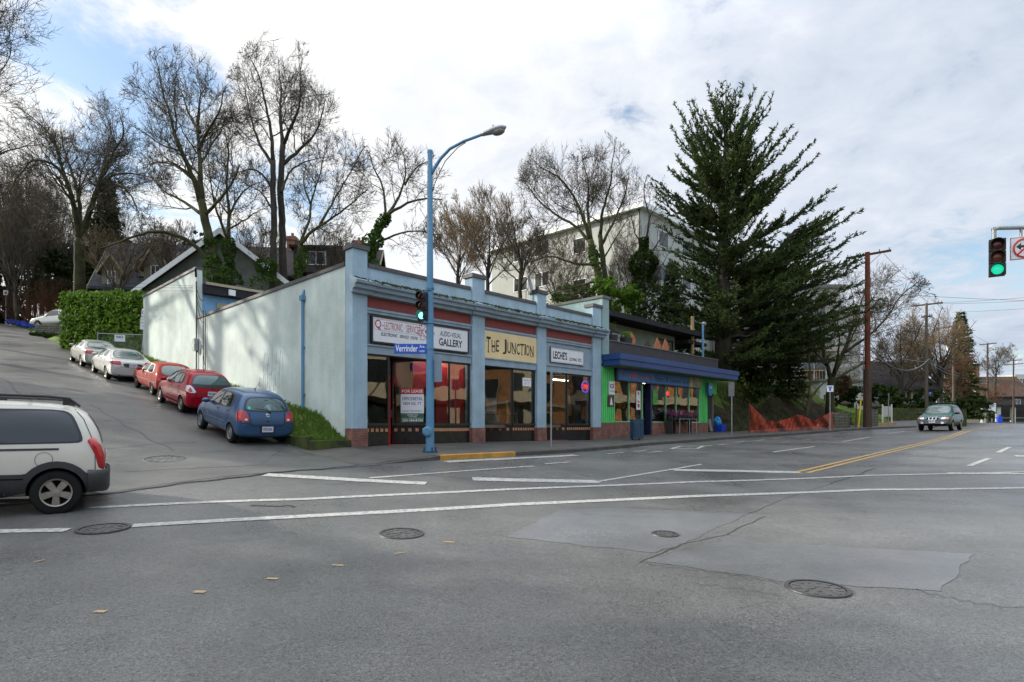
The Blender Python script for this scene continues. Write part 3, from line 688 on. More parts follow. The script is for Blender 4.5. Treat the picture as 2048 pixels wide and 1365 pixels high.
# downpipe, conduits and scratched graffiti on the side wall
mb = MB(); mb.tube([(-.07, 3.06, .35), (-.07, 3.06, 4.2)], .045, 8); mb.box(-.15, -.005, 2.97, 3.15, 4.2, 4.36); mb.tube([(-.07, 3.06, 4.36), (-.03, 3.06, 4.5), (.0, 3.06, 4.55)], .04, 8)
for z in (1.0, 2.6): mb.box(-.08, -.005, 2.99, 3.13, z, z+.05)
sb(mb, 'downpipe', M['pole_blue'])
mb = MB(); rr = random.Random(12)
for (b0, z0, s, n) in ((4.7, 2.0, .42, 5), (4.8, 1.25, .42, 6), (5.6, .8, .32, 3)):
    for k in range(n):
        w = s*rr.uniform(.5, .7); bb = b0 + k*s*.78; h = s*rr.uniform(1.2, 1.9)
        pts = [(-.006, bb + w*(.5 - .5*cos(t*pi*rr.uniform(.9, 1.05))), z0 + h*sin(t*pi)) for t in lin(0, 1, 9)]
        mb.tube(pts, .007, 3)
        if k % 2: mb.tube([(-.006, bb + w*.5 + .12*sin(t*6), z0 + h*.5 - t*h*.8) for t in lin(0, 1, 7)], .007, 3)
sb(mb, 'graffiti', M['white'])

# rear section of the same property: tall wing wall, set-back front with dark eave
rear = thing('rear_building', 'taller rear section behind the blue shop with white sunlit wing wall and dark eave', 'building', L(0, 13.6, 1.5), TH)
def rb(mb, name, mats, **k): return mb.build(name, mats, rear, loc=(0, 0, -1.5), **k)
mb = MB(); mb.box(0, .26, 0, 8.6, 1.0, 7.2); rb(mb, 'wing_wall', M['wall_blue_side'])
mb = MB(); mb.box(-.05, .31, -.02, 8.64, 7.2, 7.32); rb(mb, 'wall_coping', M['cap_dark'])
mb = MB(); mb.box(.27, 11, .06, .3, 1.0, 6.1); mb.box(10.8, 11, .3, 8.6, 1.0, 6.1); mb.box(.27, 10.79, 8.4, 8.6, 1, 6.1); rb(mb, 'front_wall', mat('wall_blue_deep', (.20,.38,.58), .75, .1, 1.5))
mb = MB(); mb.box(.28, 11.3, -.35, 8.6, 6.1, 6.58); rb(mb, 'eave', M['roof_dark'])
mb = MB(); mb.box(.30, 11.3, -.40, -.351, 6.5, 6.62); mb.box(.30, 11.3, -.351, 8.6, 6.581, 6.62); rb(mb, 'roof_edge', M['wall_cream'])
mb = MB(); mb.add([(1.4,1.2,6.63),(5.4,1.2,6.63),(5.4,5,6.63),(1.4,5,6.63),(3.0,3,7.5),(3.9,3,7.5)], [(0,1,5,4),(1,2,5),(2,3,4,5),(3,0,4)]); rb(mb, 'hipped_roof', M['roof_dark'])
mb = MB(); mb.box(3.1, 3.7, 1.9, 2.5, 6.9, 7.2); rb(mb, 'roof_vent', M['roof_dark'])
mb = MB(); mb.box(.9, 1.65, -.005, .05, 5.55, 5.78); rb(mb, 'flood_light', M['wall_cream'])
mb = MB(); mb.box(1.3, 1.6, -.43, -.36, 6.15, 6.42); rb(mb, 'vent_box', M['white'])
# service conduits and meter on the wall joint
t = thing('electric_service', 'grey conduits, meter box and looping cables where the two blue walls meet', 'electric conduit', L(0, 13.2, 2.2), TH)
mb = MB(); mb.tube([(-.06, .2, -.3), (-.06, .2, 4.4)], .03, 6); mb.tube([(-.05, -.65, .1), (-.05, -.65, 2.9)], .02, 6); mb.tube([(-.05, -.95, .1), (-.05, -.95, 2.9)], .015, 6); mb.build('conduit', M['cap_dark'], t)
mb = MB(); mb.box(-.2, -.03, .05, .35, 1.2, 1.75); mb.build('meter_box', M['galv'], t)
mb = MB()
for k in range(3):
    mb.tube([(-.08, .2 - 1.0*u, 4.2 - k*.2 - (1.2+.3*k)*sin(u*pi*.5) + .4*u) for u in lin(0, 1, 8)], .012, 4)
mb.tube([(-.08, .2 + .05*u, 4.6 + .4*u) for u in lin(0, 1, 3)], .05, 5); mb.tube([(-.1-.0*u, -.4-.7*u, .9 + .5*sin(u*5)) for u in lin(0, 1, 9)], .012, 4); mb.build('cable', M['wire'], t)
t = thing('bollard_pair', 'two short blue pipes standing beside the side wall', 'pipe', L(-.35, 12.5, HL(-.35, 12.5)+.4), TH)
mb = MB(); mb.tube([(0,0,-.1),(0,0,.75)], .075, 10); mb.build('pipe', M['pole_blue'], t); mb = MB(); mb.tube([(-.02,-.35,-.1),(-.02,-.35,.7)], .075, 10); mb.build('pipe', M['pole_blue'], t)

# ---------------------------------------------------------------- signs on the blue building
def fsign(name, label, cat, a, b, z, parts_fn, rz=0.0):
    t = thing(name, label, cat, L(a, b, z), TH + rz); parts_fn(t); return t
def q_sign(t):
    w, h = 4.05, .86
    mb = MB(); mb.box(0, w, .02, .10, 0, h); mb.box(0, w, -.02, .02, 0, .05); mb.box(0, w, -.02, .02, h-.05, h); mb.box(0, .05, -.02, .02, .05, h-.05); mb.box(w-.05, w, -.02, .02, .05, h-.05); mb.build('frame', M['frame_dark'], t)
    mb = MB(); mb.box(.051, w-.051, .004, .019, .051, h-.051); mb.build('panel', M['sign_white'], t)
    y = .001; mb = MB()
    text(mb, 'Q', .13, .36, .42, .74, y, 0, .008); text(mb, '-', .39, .45, .56, .585, y, 0); text(mb, 'LECTRONIC', .47, 1.17, .46, .70, y, 0); text(mb, 'SERVICES', 1.32, 1.88, .46, .70, y, 0)
    mb.box(2.085, 2.155, y-.001, y+.002, .52, .60)
    for cx, cz, rx, rz, rot in ((2.12, .56, .42, .15, -.95), (2.12, .56, .40, .14, 1.05), (2.12, .52, .36, .13, .1)):
        pts = [(cx + rx*cos(u)*cos(rot) - rz*sin(u)*sin(rot), y, cz + (rx*cos(u)*sin(rot) + rz*sin(u)*cos(rot))*.8) for u in lin(0, 2*pi, 36)]
        mb.tube([p for p in pts], .008, 4)
    for px, pz in ((1.93, .76), (2.33, .16)): mb.box(px-.025, px+.025, y-.001, y+.002, pz-.03, pz+.03)
    mb.build('lettering', M['ink_red'], t)
    mb = MB(); text(mb, 'ELECTRONIC', .35, .98, .25, .355, y, 0, .02, .25); text(mb, 'SERVICE', 1.05, 1.42, .25, .355, y, 0, .02, .25); text(mb, 'CENTRE', 1.48, 1.78, .25, .355, y, 0, .02, .25)
    text(mb, 'AUDIO-VISUAL', 2.72, 3.68, .50, .68, y, 0, .008, .2); text(mb, 'GALLERY', 2.68, 3.74, .17, .43, y, 0, .025)
    mb.build('lettering', M['ink_black'], t)
    mb = MB()
    for x0, x1, z0, z1 in ((.1, 1.95, .415, .422), (.1, 1.95, .75, .757), (.1, .107, .422, .75), (1.943, 1.95, .422, .75)): mb.box(x0, x1, y-.001, y+.002, z0, z1)
    mb.build('border_line', M['ink_grey'], t)
fsign('shop_sign', 'long white sign in black frame reading Q-LECTRONIC SERVICES and AUDIO-VISUAL GALLERY', 'shop sign', .66, 0.0, 2.56, q_sign)
def j_sign(t):
    w, h = 2.92, 1.0
    mb = MB(); mb.box(0, w, 0, .04, 0, h); mb.build('panel', M['sign_cream'], t)
    mb = MB(); y = -.003; rr = random.Random(2); x = .10
    for ch, wd in (('T', .27), ('H', .23), ('E', .19), (' ', .17), ('J', .26), ('U', .24), ('N', .27), ('C', .22), ('T', .24), ('I', .10), ('O', .22), ('N', .27)):
        if ch != ' ':
            tall = ch in 'TJ' and x < 1.3
            z0 = .25 - (.06 if tall else 0) + rr.uniform(-.02, .02); text(mb, ch, x, x+wd*.86, z0, z0 + (.58 if tall else .44), y, 0, .012, rr.uniform(-.05, .1))
            if ch in 'TIHN': mb.box(x+wd*.25, x+wd*.6, y, y+.002, z0-.012, z0+.018); mb.box(x-.02, x+wd*.2, y, y+.002, z0+.40, z0+.43)
        x += wd
    mb.build('lettering', M['ink_black'], t)
fsign('shop_sign', 'cream yellow sign board reading THE JUNCTION above the middle shop window', 'shop sign', 5.52, .04, 2.505, j_sign)
def l_sign(t):
    w, h = 2.3, .66
    mb = MB(); mb.box(0, w, .01, .05, 0, h); mb.build('frame', M['ink_black'], t)
    mb = MB(); mb.box(.025, w-.025, 0, .0099, .025, h-.025); mb.build('panel', M['sign_white'], t)
    mb = MB(); y = -.003; text(mb, "LECHE'S", .15, 1.10, .16, .50, y, 0, .03); text(mb, 'CLOTHING', 1.25, 1.78, .16, .30, y, 0, .025); text(mb, 'ETC.', 1.88, 2.14, .16, .30, y, 0, .025)
    for x0, x1, z0, z1 in ((.05, w-.05, .05, .06), (.05, w-.05, h-.06, h-.05), (.05, .06, .06, h-.06), (w-.06, w-.05, .06, h-.06)): mb.box(x0, x1, y, y+.002, z0, z1)
    mb.build('lettering', M['ink_black'], t)
fsign('shop_sign', "white sign board reading LECHE'S CLOTHING ETC. above the right-hand blue bay", 'shop sign', 9.35, .06, 2.62, l_sign)
def lease(t):
    mb = MB(); mb.box(0, .78, 0, .015, .33, .98, 0); mb.box(0, .78, -.002, .014, .98, 1.18, 1); mb.box(0, .78, -.002, .014, .02, .33, 2); mb.build('board', [M['sign_white'], mat('lease_red', (.45,.02,.02), .4), mat('lease_green', (.03,.10,.06), .4)], t)
    mb = MB(); text(mb, 'FOR LEASE', .04, .74, 1.03, 1.13, -.005, 0, .02); text(mb, 'PEMBERTON', .22, .58, .25, .30, -.005, 0, 0, .2); text(mb, 'HOLMES', .27, .54, .19, .24, -.005, 0, 0, .2); text(mb, '250-384-8124', .05, .74, .05, .13, -.005, 0, .02); mb.box(.03, .75, -.005, -.003, .155, .162); mb.build('lettering', M['white'], t)
    mb = MB(); text(mb, 'OFFICE/RETAIL', .05, .74, .77, .88, -.003, 0, .01); text(mb, '1824 SQ. FT.', .09, .72, .60, .71, -.003, 0, .01); mb.build('lettering', M['ink_navy'], t)
    mb = MB(); text(mb, 'CLIVE TOWNLEY', .05, .73, .37, .44, -.003, 0, 0, .3); mb.build('lettering', M['ink_grey'], t)
ang = atan2(.17-.95, 2.98-2.08)
t = thing('lease_sign', 'white and red FOR LEASE board in the angled shop window behind the blue lamp post', 'for lease sign', L(2.08 + .24*cos(ang) - .03*sin(ang), .95 + .24*sin(ang) - .05, .06), TH + ang); lease(t)
def neon(t):
    mb = MB(); mb.tube([(.27*cos(u), 0, .25*sin(u)) for u in lin(0, 2*pi, 28)], .018, 6, cap=False); mb.build('ring', M['neon_blue'], t)
    mb = MB(); text(mb, 'OPEN', -.24, .24, -.10, .11, 0, 0, .03); mb.build('lettering', M['neon_red'], t)
fsign('neon_sign', 'lit red and blue neon OPEN sign hanging in the clothing shop window', 'neon sign', 11.95, .21, 1.72, neon)
fsign('paper_notice', 'small white printed notice stuck at the top of the middle shop window', 'notice', 7.72, .145, 1.55, lambda t: [MB().box(0, .5, 0, .008, 0, .33).build('sheet', M['sign_white'], t), text(text(MB(), 'OPEN MON - SAT', .05, .45, .2, .28, -.002), '10 - 5', .12, .38, .06, .16, -.002).build('lettering', M['ink_grey'], t)][:1])
# goods in the windows
def chair_thing(t):
    mb = MB(); mb.box(-.22, .22, -.2, .2, .42, .46); mb.build('seat', M['sign_cream'], t)
    for x in (-.18, .18):
        for y in (-.16, .16): MB().tube([(x*1.15, y*1.15, 0), (x, y, .42)], .018, 6).build('leg', M['sign_cream'], t)
    mb = MB(); mb.tube([(-.2, .18, .46), (-.21, .22, .95)], .014, 6); mb.tube([(.2, .18, .46), (.21, .22, .95)], .014, 6); mb.tube([(-.22, .22, .95), (.22, .22, .95)], .02, 6)
    for x in (-.1, 0, .1): mb.tube([(x, .18, .46), (x, .22, .95)], .01, 5)
    mb.build('backrest', M['sign_cream'], t)
fsign('wooden_chair', 'yellow spindle-back chair displayed in the middle shop window', 'chair', 7.75, .75, .02, chair_thing, .6)
def drawers(t):
    MB().box(-.2, .2, -.2, .2, 0, 1.05).build('carcass', M['white'], t)
    for k in range(5): o = MB().box(-.18, .18, -.215, -.2, .04+k*.2, .21+k*.2).build('drawer', M['white'], t); MB().box(-.02, .02, -.235, -.216, .11+k*.2, .14+k*.2).build('knob', M['steel_dark'], o)
fsign('drawer_cabinet', 'narrow white chest of drawers in the middle shop window', 'chest of drawers', 6.75, .95, .0, drawers, -.7)
for k, (a, b, w, h, col, lab) in enumerate([(6.15, 1.3, .5, .75, (.35,.42,.50), 'grey and violet art print standing in the middle shop window'), (6.5, 1.05, .45, .95, (.42,.25,.22), 'tall pink art print standing in the middle shop window'), (6.3, 1.02, .7, .38, (.6,.55,.42), 'cream painted board lying low in the middle shop window')]):
    fsign('art_print', lab, 'picture', a, b, .02, lambda t, w=w, h=h, col=col, k=k: [MB().box(0, w, 0, .02, 0, h).build('board', mat('print_%d' % k, col, .5, .35, 3), t), MB().box(-.015, w+.015, .021, .035, -.01, h+.015).build('frame', M['frame_dark'], t)], -.72)
fsign('garment', 'long pink striped dress hanging in the clothing shop window', 'dress', 11.05, .5, .95, lambda t: [MB().lathe([(.17, -.55), (.13, 0), (.07, .38), (.10, .55), (.03, .62)], 12).build('dress', mat('dress_pink', (.55,.38,.38), .8, .2, 3, stretch=(14,14,.3)), t), MB().tube([(-.14, 0, .60), (0, 0, .68), (.14, 0, .60)], .008, 5).build('hanger', M['steel_dark'], t)])
for k, (a, w, c, nm) in enumerate([(11.2, .22, (.35,.05,.12), 'red'), (11.55, .2, (.25,.12,.35), 'violet'), (11.85, .25, (.05,.38,.28), 'green'), (9.9, .2, (.4,.3,.25), 'tan')]):
    fsign('folded_clothes', 'small pile of %s folded clothes on the sill of the clothing shop window' % nm, 'clothes', a, .42 if k < 3 else .9, .03, lambda t, w=w, c=c, nm=nm: MB().box(0, w, 0, .2, 0, .06).box(.01, w-.02, .01, .19, .06, .11).build('stack', mat('cloth_'+nm, c, .9, .3, 6), t, bevel=.02))
mb = MB(); mb.box(5.52, 8.4, .32, 1.3, -.12, .0); mb.box(9.02, 12.2, .32, 1.3, -.12, .0); mb.box(3.0, 4.85, .32, 1.3, -.12, .0); sb(mb, 'display_shelf', M['interior_floor'])
for k, (a, b, z, w_, lab) in enumerate([(11.0, .9, 2.0, 1.1, 'lit white fluorescent tube inside the clothing shop'), (6.6, 2.6, 2.6, 1.2, 'lit ceiling tube inside the middle shop'), (3.95, .62, 2.36, 1.2, 'lit ceiling tube inside the empty shop for lease'), (15.2, 2.2, 2.4, 1.2, 'lit ceiling tube in the left half of the flower shop'), (20.0, 2.2, 2.4, 1.2, 'lit ceiling tube in the right half of the flower shop')]):
    fsign('ceiling_lamp', lab, 'lamp', a, b, z, lambda t, a=a: [MB().box(-.6, .6, -.06, .06, .03, .08).build('fitting', M['white'], t), MB().tube([(-.55, 0, 0), (.55, 0, 0)], .025, 8).build('tube', M['tube_lit' if a == 11.0 else 'tube_bright'], t)])  # lease and flower shop tubes are unseen, added to brighten the interiors
# satellite dish on the parapet
t = thing('satellite_dish', 'grey satellite dish on a mast above the blue parapet', 'satellite dish', L(8.3, .5, 4.9), TH)
MB().tube([(0,0,-.5),(0,0,.55),(.0,-.12,.7)], .025, 6).build('mast', M['galv'], t)
mb = MB(); prof = [(.001, 0), (.15, .012), (.3, .05), (.38, .085)]; X = Matrix.Translation((0, -.16, .78)) @ Matrix.Rotation(radians(75), 4, 'X') @ Matrix.Rotation(.5, 4, 'Y')
mb.lathe(prof, 22, 0, X, caps=False); mb.lathe([(r, z+.01) for r, z in prof], 22, 0, X, caps=False); mb.build('dish', M['galv'], t, smooth=True)
MB().tube([(0,-.2,.45), (.05,-.55,.62)], .012, 5).box(.0, .1, -.62, -.52, .58, .68).build('feed_arm', M['steel_dark'], t)

# ---------------------------------------------------------------- flower shop
ZF = -.60
fl = thing('flower_shop_building', 'bright green corner store with blue canopy, brick base and set-back sage upper storey', 'shop building', L(12.95, 0, ZF), TH)
def fb(mb, name, mats, **k): return mb.build(name, mats, fl, loc=(-12.95, 0, -ZF), **k)
def siding(a0, a1, z0, z1, b=0.0):
    mb = MB(); mb.box(a0, a1, b+.03, b+.2, z0, z1); x = a0
    while x < a1 - .02: mb.box(x+.01, min(x+.09, a1-.005), b, b+.03, z0+.001, z1-.001); x += .16
    return mb
fb(siding(12.95, 13.95, .10, 2.70), 'siding', M['green_shop']); fb(siding(22.75, 23.75, .12, 2.70), 'siding', M['green_shop']); fb(siding(23.76, 25.0, 1.85, 2.70), 'siding', M['green_shop'])
mb = MB(); mb.box(12.93, 16.5, -.02, .22, -1.1, .099); mb.box(17.32, 23.78, -.02, .22, -1.1, .119); fb(mb, 'brick_base', M['brick_red'])
mb = MB(); mb.box(13.96, 22.74, .03, .2, 2.2, 2.70); fb(mb, 'fascia', M['green_shop'])
green_lt = mat('window_frame_green', (.24,.52,.27), .5, .1, 3)
def fwin(a0, a1, cols, z0=.12, z1=2.2):
    mb = MB(); fr = .05; mb.box(a0, a1, .0, .1, z0, z0+fr); mb.box(a0, a1, .0, .1, z1-fr, z1)
    for x in [a0, a1-fr] + [a0 + (a1-a0)*c for c in cols]: mb.box(x, x+fr, .001, .099, z0+fr, z1-fr)
    w = fb(mb, 'window', green_lt)
    MB().quad((a0+.02, .06, z0+.02), (a1-.02, .06, z0+.02), (a1-.02, .06, z1-.02), (a0+.02, .06, z1-.02)).build('pane', M['glass'], w)
fwin(13.96, 16.5, (.5,)); fwin(17.36, 22.74, (.27, .48, .76))
mb = MB(); mb.box(17.2, 17.35, -.03, .3, -.9, 2.2); mb.box(16.51, 16.62, .4, .6, -.9, 2.2); mb.box(16.62, 17.2, .45, .6, 1.5, 2.2); fb(mb, 'door_frame', mat('door_navy', (.012,.02,.06), .4))
mb = MB(); mb.box(16.63, 16.72, .48, .54, -.55, 1.49); mb.box(17.1, 17.19, .48, .54, -.55, 1.49); mb.box(16.72, 17.1, .48, .54, -.55, -.2); d = fb(mb, 'door', M['frame_dark']); MB().quad((16.72, .51, -.2), (17.1, .51, -.2), (17.1, .51, 1.49), (16.72, .51, 1.49)).build('pane', M['glass'], d)
mb = MB(); mb.box(13.0, 25, 6.0, 6.1, -.6, 2.7); mb.box(12.95, 13.0, .2, 6, -.6, 2.7); mb.box(13, 25.0, .3, 6, 2.71, 2.8); mb.box(13, 25, .25, 6, -.7, -.55, 1); fb(mb, 'interior', [M['interior'], M['interior_floor']])
mb = MB(); rr = random.Random(6)
for z in (.0, .5, 1.0, 1.5): mb.box(14.2, 22.5, 2.4, 2.8, z, z+.04)
fb(mb, 'shelf', M['interior_floor'])
# canopy with stepped fascia
mb = MB(); mb.box(12.95, 25.9, -1.0, .01, 2.98, 3.24); mb.box(13.0, 25.85, -.95, .01, 2.72, 2.979); fb(mb, 'canopy', M['canopy_blue'])
mb = MB(); mb.box(13.1, 25.75, -.9, .0, 2.69, 2.719); fb(mb, 'soffit', mat('soffit_green', (.10,.16,.09), .7))
mb = MB(); mb.box(13.5, 25.2, .02, .25, 3.25, 3.95); mb.box(25.0, 25.2, .25, 8, 3.25, 3.95); fb(mb, 'parapet', M['parapet_dark'])
mb = MB(); mb.box(13.5, 25.25, -.02, .29, 3.95, 3.99); fb(mb, 'parapet_coping', M['wall_grey'])
mb = MB(); mb.box(12.95, 13.49, -.02, 11, 3.25, 5.86); mb.box(12.92, 12.949, .3, 11, -.6, 3.2); fb(mb, 'wing_wall', M['wall_sage_blue'])
mb = MB(); mb.box(12.9, 13.55, -.08, 11.05, 5.86, 5.98); fb(mb, 'wall_coping', M['wall_grey'])
mb = MB(); mb.box(13.5, 24.4, 2.5, 2.7, 2.82, 5.55); mb.box(24.2, 24.4, 2.7, 9, 2.82, 5.55); fb(mb, 'upper_wall', M['wall_sage'])
mb = MB(); mb.box(13.5, 25.0, .3, 9, 2.801, 2.9); fb(mb, 'terrace_floor', M['roof_dark'])
mb = MB(); mb.add([(13.5,1.3,5.58),(26.4,1.3,5.58),(26.4,9.5,5.75),(13.5,9.5,5.75),(13.5,1.3,5.86),(26.4,1.3,5.86),(26.4,9.5,6.2),(13.5,9.5,6.2)], [(3,2,1,0),(4,5,6,7),(0,1,5,4),(1,2,6,5),(2,3,7,6),(3,0,4,7)]); fb(mb, 'roof', M['roof_dark'])
mb = MB(); mb.box(24.45, 27.0, 1.6, 6, 5.1, 5.3); fb(mb, 'porch_roof', M['roof_dark'])
curtain = mat('curtain_white', (.50,.50,.50), .8, .12, 4, stretch=(8,8,.4))
for a0, a1, z0, z1, n in ((13.7, 15.6, 3.6, 5.12, 2), (16.2, 19.4, 3.6, 5.12, 3), (22.4, 24.1, 3.5, 5.25, 2)):
    mb = MB(); fr = .09; mb.box(a0, a1, 2.42, 2.499, z0, z0+fr); mb.box(a0, a1, 2.42, 2.499, z1-fr, z1)
    for k in range(n+1): x = a0 + (a1-fr-a0)*k/n; mb.box(x, x+fr, 2.421, 2.499, z0+fr, z1-fr)
    w = fb(mb, 'window', M['frame_dark']); MB().quad((a0+.02, 2.45, z0+.02), (a1-.02, 2.45, z0+.02), (a1-.02, 2.45, z1-.02), (a0+.02, 2.45, z1-.02)).build('pane', M['glass'], w); MB().quad((a0+.02, 2.485, z0+.02), (a1-.02, 2.485, z0+.02), (a1-.02, 2.485, z1-.02), (a0+.02, 2.485, z1-.02)).build('curtain', curtain, w)
mb = MB(); mb.box(24.1, 24.98, .55, .65, -.6, 1.85, 1); mb.box(23.77, 24.1, .3, .4, -.9, 2.2, 0)
for k in range(3): mb.box(24.12+k*.29, 24.37+k*.29, .52, .55, -.5, 1.8, 1)
fb(mb, 'utility_door', [M['frame_dark'], mat('door_grey', (.16,.17,.19), .6, .1, 3)])
mb = MB(); mb.box(24.8, 25.0, .2, 9, -.6, 2.7); fb(mb, 'end_wall', M['wall_grey'])
def fsgn(t):
    w, h = 8.7, .62
    mb = MB(); mb.box(0, w, 0, .12, 0, h); mb.build('frame', mat('sign_navy', (.012,.022,.07), .5), t)
    MB().box(.12, 7.15, -.012, -.001, .05, h-.05).build('panel', M['sign_blue'], t)
    MB().box(7.17, w-.05, -.02, -.001, .03, h-.03).build('photo_panel', mat('photo_panel', (.22,.24,.14), .5, .6, 2.5), t)
    y = -.016; red = mat('faded_red', (.50,.09,.16), .6, .2, 3); dk = mat('faded_dark', (.008,.012,.03), .6, .2, 3)
    mb = MB(); text(mb, 'VEB', .95, 1.85, .17, .47, y, 0, .01); text(mb, 'with', 2.05, 2.75, .19, .38, y, 0, .02)
    for x in (.55, 3.05):
        mb.tube([(x + .05*sin(u*9), y, .12 + u*.4) for u in lin(0, 1, 9)], .018, 4)
        for k in range(6): an = k*pi/3; mb.box(x+.08*cos(an)-.03, x+.08*cos(an)+.03, y, y+.003, .46+.06*sin(an)-.025, .46+.06*sin(an)+.025)
    mb.build('lettering', red, t)
    mb = MB(); text(mb, 'Flowers', 3.45, 4.45, .14, .47, y, 0, 0, .25); text(mb, '&', 4.58, 4.82, .17, .42, y, 0, .01); text(mb, 'Convenience', 4.95, 6.25, .17, .42, y, 0, 0, .2); text(mb, 'Store', 6.4, 7.05, .17, .40, y, 0, 0, .2); mb.build('lettering', dk, t)
fsign('shop_sign', 'long faded blue sign reading Flowers and Convenience Store under the blue canopy', 'shop sign', 13.97, -.13, 2.09, fsgn)
fsign('wall_sign', 'small white ICE sign on the green siding', 'sign', 13.48, -.05, 1.42, lambda t: [MB().box(0, .42, 0, .04, 0, .62).build('panel', M['sign_white'], t), text(MB(), 'ICE', .05, .37, .30, .50, -.004, 0, .03).build('lettering', M['ink_navy'], t), text(MB(), 'SOLD HERE', .05, .37, .12, .2, -.004).build('lettering', M['ink_grey'], t)][0])
fsign('wall_sign', 'square maroon sign with white emblem on the green siding below the ICE sign', 'sign', 13.40, -.05, .87, lambda t: [MB().box(0, .46, 0, .05, 0, .50).build('panel', mat('maroon', (.07,.03,.03), .5), t), MB().prism([(.12, .06), (.34, .06), (.30, .25), (.23, .44), (.16, .25)], 'y', -.006, 0).build('emblem', M['sign_white'], t)][0])
fsign('hanging_sign', 'small bright blue vertical sign with white text under the canopy end', 'sign', 23.35, -.25, 1.72, lambda t: [MB().prism([(0, .15), (.12, 0), (.42, 0), (.5, .75), (.0, .75)], 'y', 0, .08).build('panel', mat('bright_blue', (.02,.16,.50), .45), t), text(MB(), 'ATM', .08, .44, .40, .55, -.005, 0, .02).build('lettering', M['sign_white'], t)][0])
fsign('window_poster', 'tall white poster with red print in the left flower shop window', 'poster', 15.95, .03, .75, lambda t: [MB().box(0, .38, 0, .01, 0, .95).build('sheet', M['white'], t), MB().box(.1, .28, -.003, -.001, .12, .3).box(.12, .26, -.003, -.001, .36, .45).box(.14, .24, -.003, -.001, .75, .9).build('print', M['ink_red'], t)][0])
fsign('window_poster', 'green and black poster in the flower shop window beside the door', 'poster', 17.55, .04, 1.05, lambda t: [MB().box(0, .5, 0, .01, 0, .75).build('sheet', mat('poster_green', (.08,.30,.05), .5, .4, 5), t), MB().box(.51, 1.0, 0, .01, .25, .75).build('print', M['ink_black'], t)][0])
fsign('window_poster', 'yellow lettered banner low in the left flower shop window', 'poster', 14.1, .12, .72, lambda t: [MB().box(0, 1.7, 0, .01, 0, .42).build('sheet', M['ink_black'], t), text(MB(), 'WAVSA', .05, 1.0, .04, .38, -.003, 0, .03, .3).build('lettering', mat('banner_yellow', (.70,.38,.02), .5), t)][0])
fsign('neon_sign', 'small glowing red round sign in the flower shop window', 'neon sign', 19.2, .1, 1.68, lambda t: MB().lathe([(.001, -.02), (.12, -.02), (.12, .02), (.001, .02)], 16, 0, Matrix.Rotation(pi/2, 4, 'X')).build('disc', M['neon_red'], t))
# flower buckets on a stand
rr = random.Random(21)
for k, (a, z0) in enumerate([(18.7, .18), (19.15, .10), (19.6, .16), (20.05, .1), (20.5, .16), (20.9, .12)]):
    t = thing('flower_bucket', 'black bucket of %s cut flowers on the rack outside the flower shop' % ['dark violet', 'violet and white', 'pink', 'orange and violet', 'magenta', 'white and red'][k], 'flower bucket', L(a, -.30, z0), TH)
    MB().lathe([(.11, 0), (.17, .36), (.16, .36), (.15, .30)], 14).build('bucket', M['car_black'], t)
    mb = MB(); cols = [0, 1, 2, 3, 4]
    for _ in range(90):
        r = .26*sqrt(rr.random()); an = rr.uniform(0, 2*pi); x, y, z = r*cos(an), r*sin(an), .42 + .22*rr.random() - r*.3; s = rr.uniform(.02, .045); m = rr.choice([0, 0, 1, k % 5, 4])
        mb.add([(x-s, y, z), (x, y-s, z+s*.4), (x+s, y, z), (x, y+s, z+s*.4), (x, y, z-s*1.6)], [(0,1,2,3),(0,4,1),(1,4,2),(2,4,3)], m)
    mb.build('flowers', [mat('petal_violet', (.20,.04,.20), .7), mat('petal_pink', (.45,.10,.20), .7), mat('petal_white', (.6,.55,.55), .7), mat('petal_orange', (.6,.20,.03), .7), M['shrub_dark']], t)
t = thing('flower_stand', 'galvanised tube rack under the flower buckets outside the flower shop', 'rack', L(20.2, -.45, HL(20.2, -.4)+.13), TH)
mb = MB()
for x in (-1.0, .1, .9): mb.tube([(x, -.15, 0), (x, -.15, .78)], .02, 6)
mb.tube([(-1.05, -.15, .78), (1.0, -.15, .78)], .02, 6); mb.build('frame', M['galv'], t)
mb = MB(); mb.box(-1.75, 1.0, -.13, .38, .76, .79); mb.box(-1.7, -1.66, -.1, .3, 0, .76); mb.box(-1.0, -.96, .1, .3, 0, .76); mb.box(.8, .84, .1, .3, 0, .76); mb.build('shelf', M['steel_dark'], t)
# terrace furniture
def lounger(t, wood=True):
    m = M['wood_orange'] if wood else mat('grey_wicker', (.07,.06,.05), .8, .3, 9)
    mb = MB()
    for k in range(6): mb.box(-.3+k*.1, -.215+k*.1, -.02, .02, 0, 1.38 + (.03 if k in (2,3) else 0))
    mb.box(-.32, .32, .02, .05, .2, .28); mb.box(-.32, .32, .02, .05, .65, .73); mb.build('backrest', m, t)
    MB().box(-.3, .3, -.5, -.02, .0, .04).build('seat', m, t)
    for x in (-.31, .31): MB().box(x-.02, x+.02, -.5, -.45, -.3, .0).build('leg', m, t); MB().box(x-.02, x+.02, .35, .4, -.3, .3).build('leg', m, t)
for a, ry, lab, wd in ((16.6, .72, 'leftmost orange wooden deck chair leaning on the flower shop terrace', 1), (18.1, .7, 'grey woven lounger between the orange deck chairs on the terrace', 0), (19.2, .75, 'middle orange wooden deck chair leaning on the flower shop terrace', 1), (20.1, .72, 'rightmost orange wooden deck chair leaning on the flower shop terrace', 1)):
    t = thing('deck_chair', lab, 'deck chair', L(a-.35, .75, 3.62 if wd else 3.45), TH); lounger(t, wd); t.rotation_euler = (-.15, ry, TH)
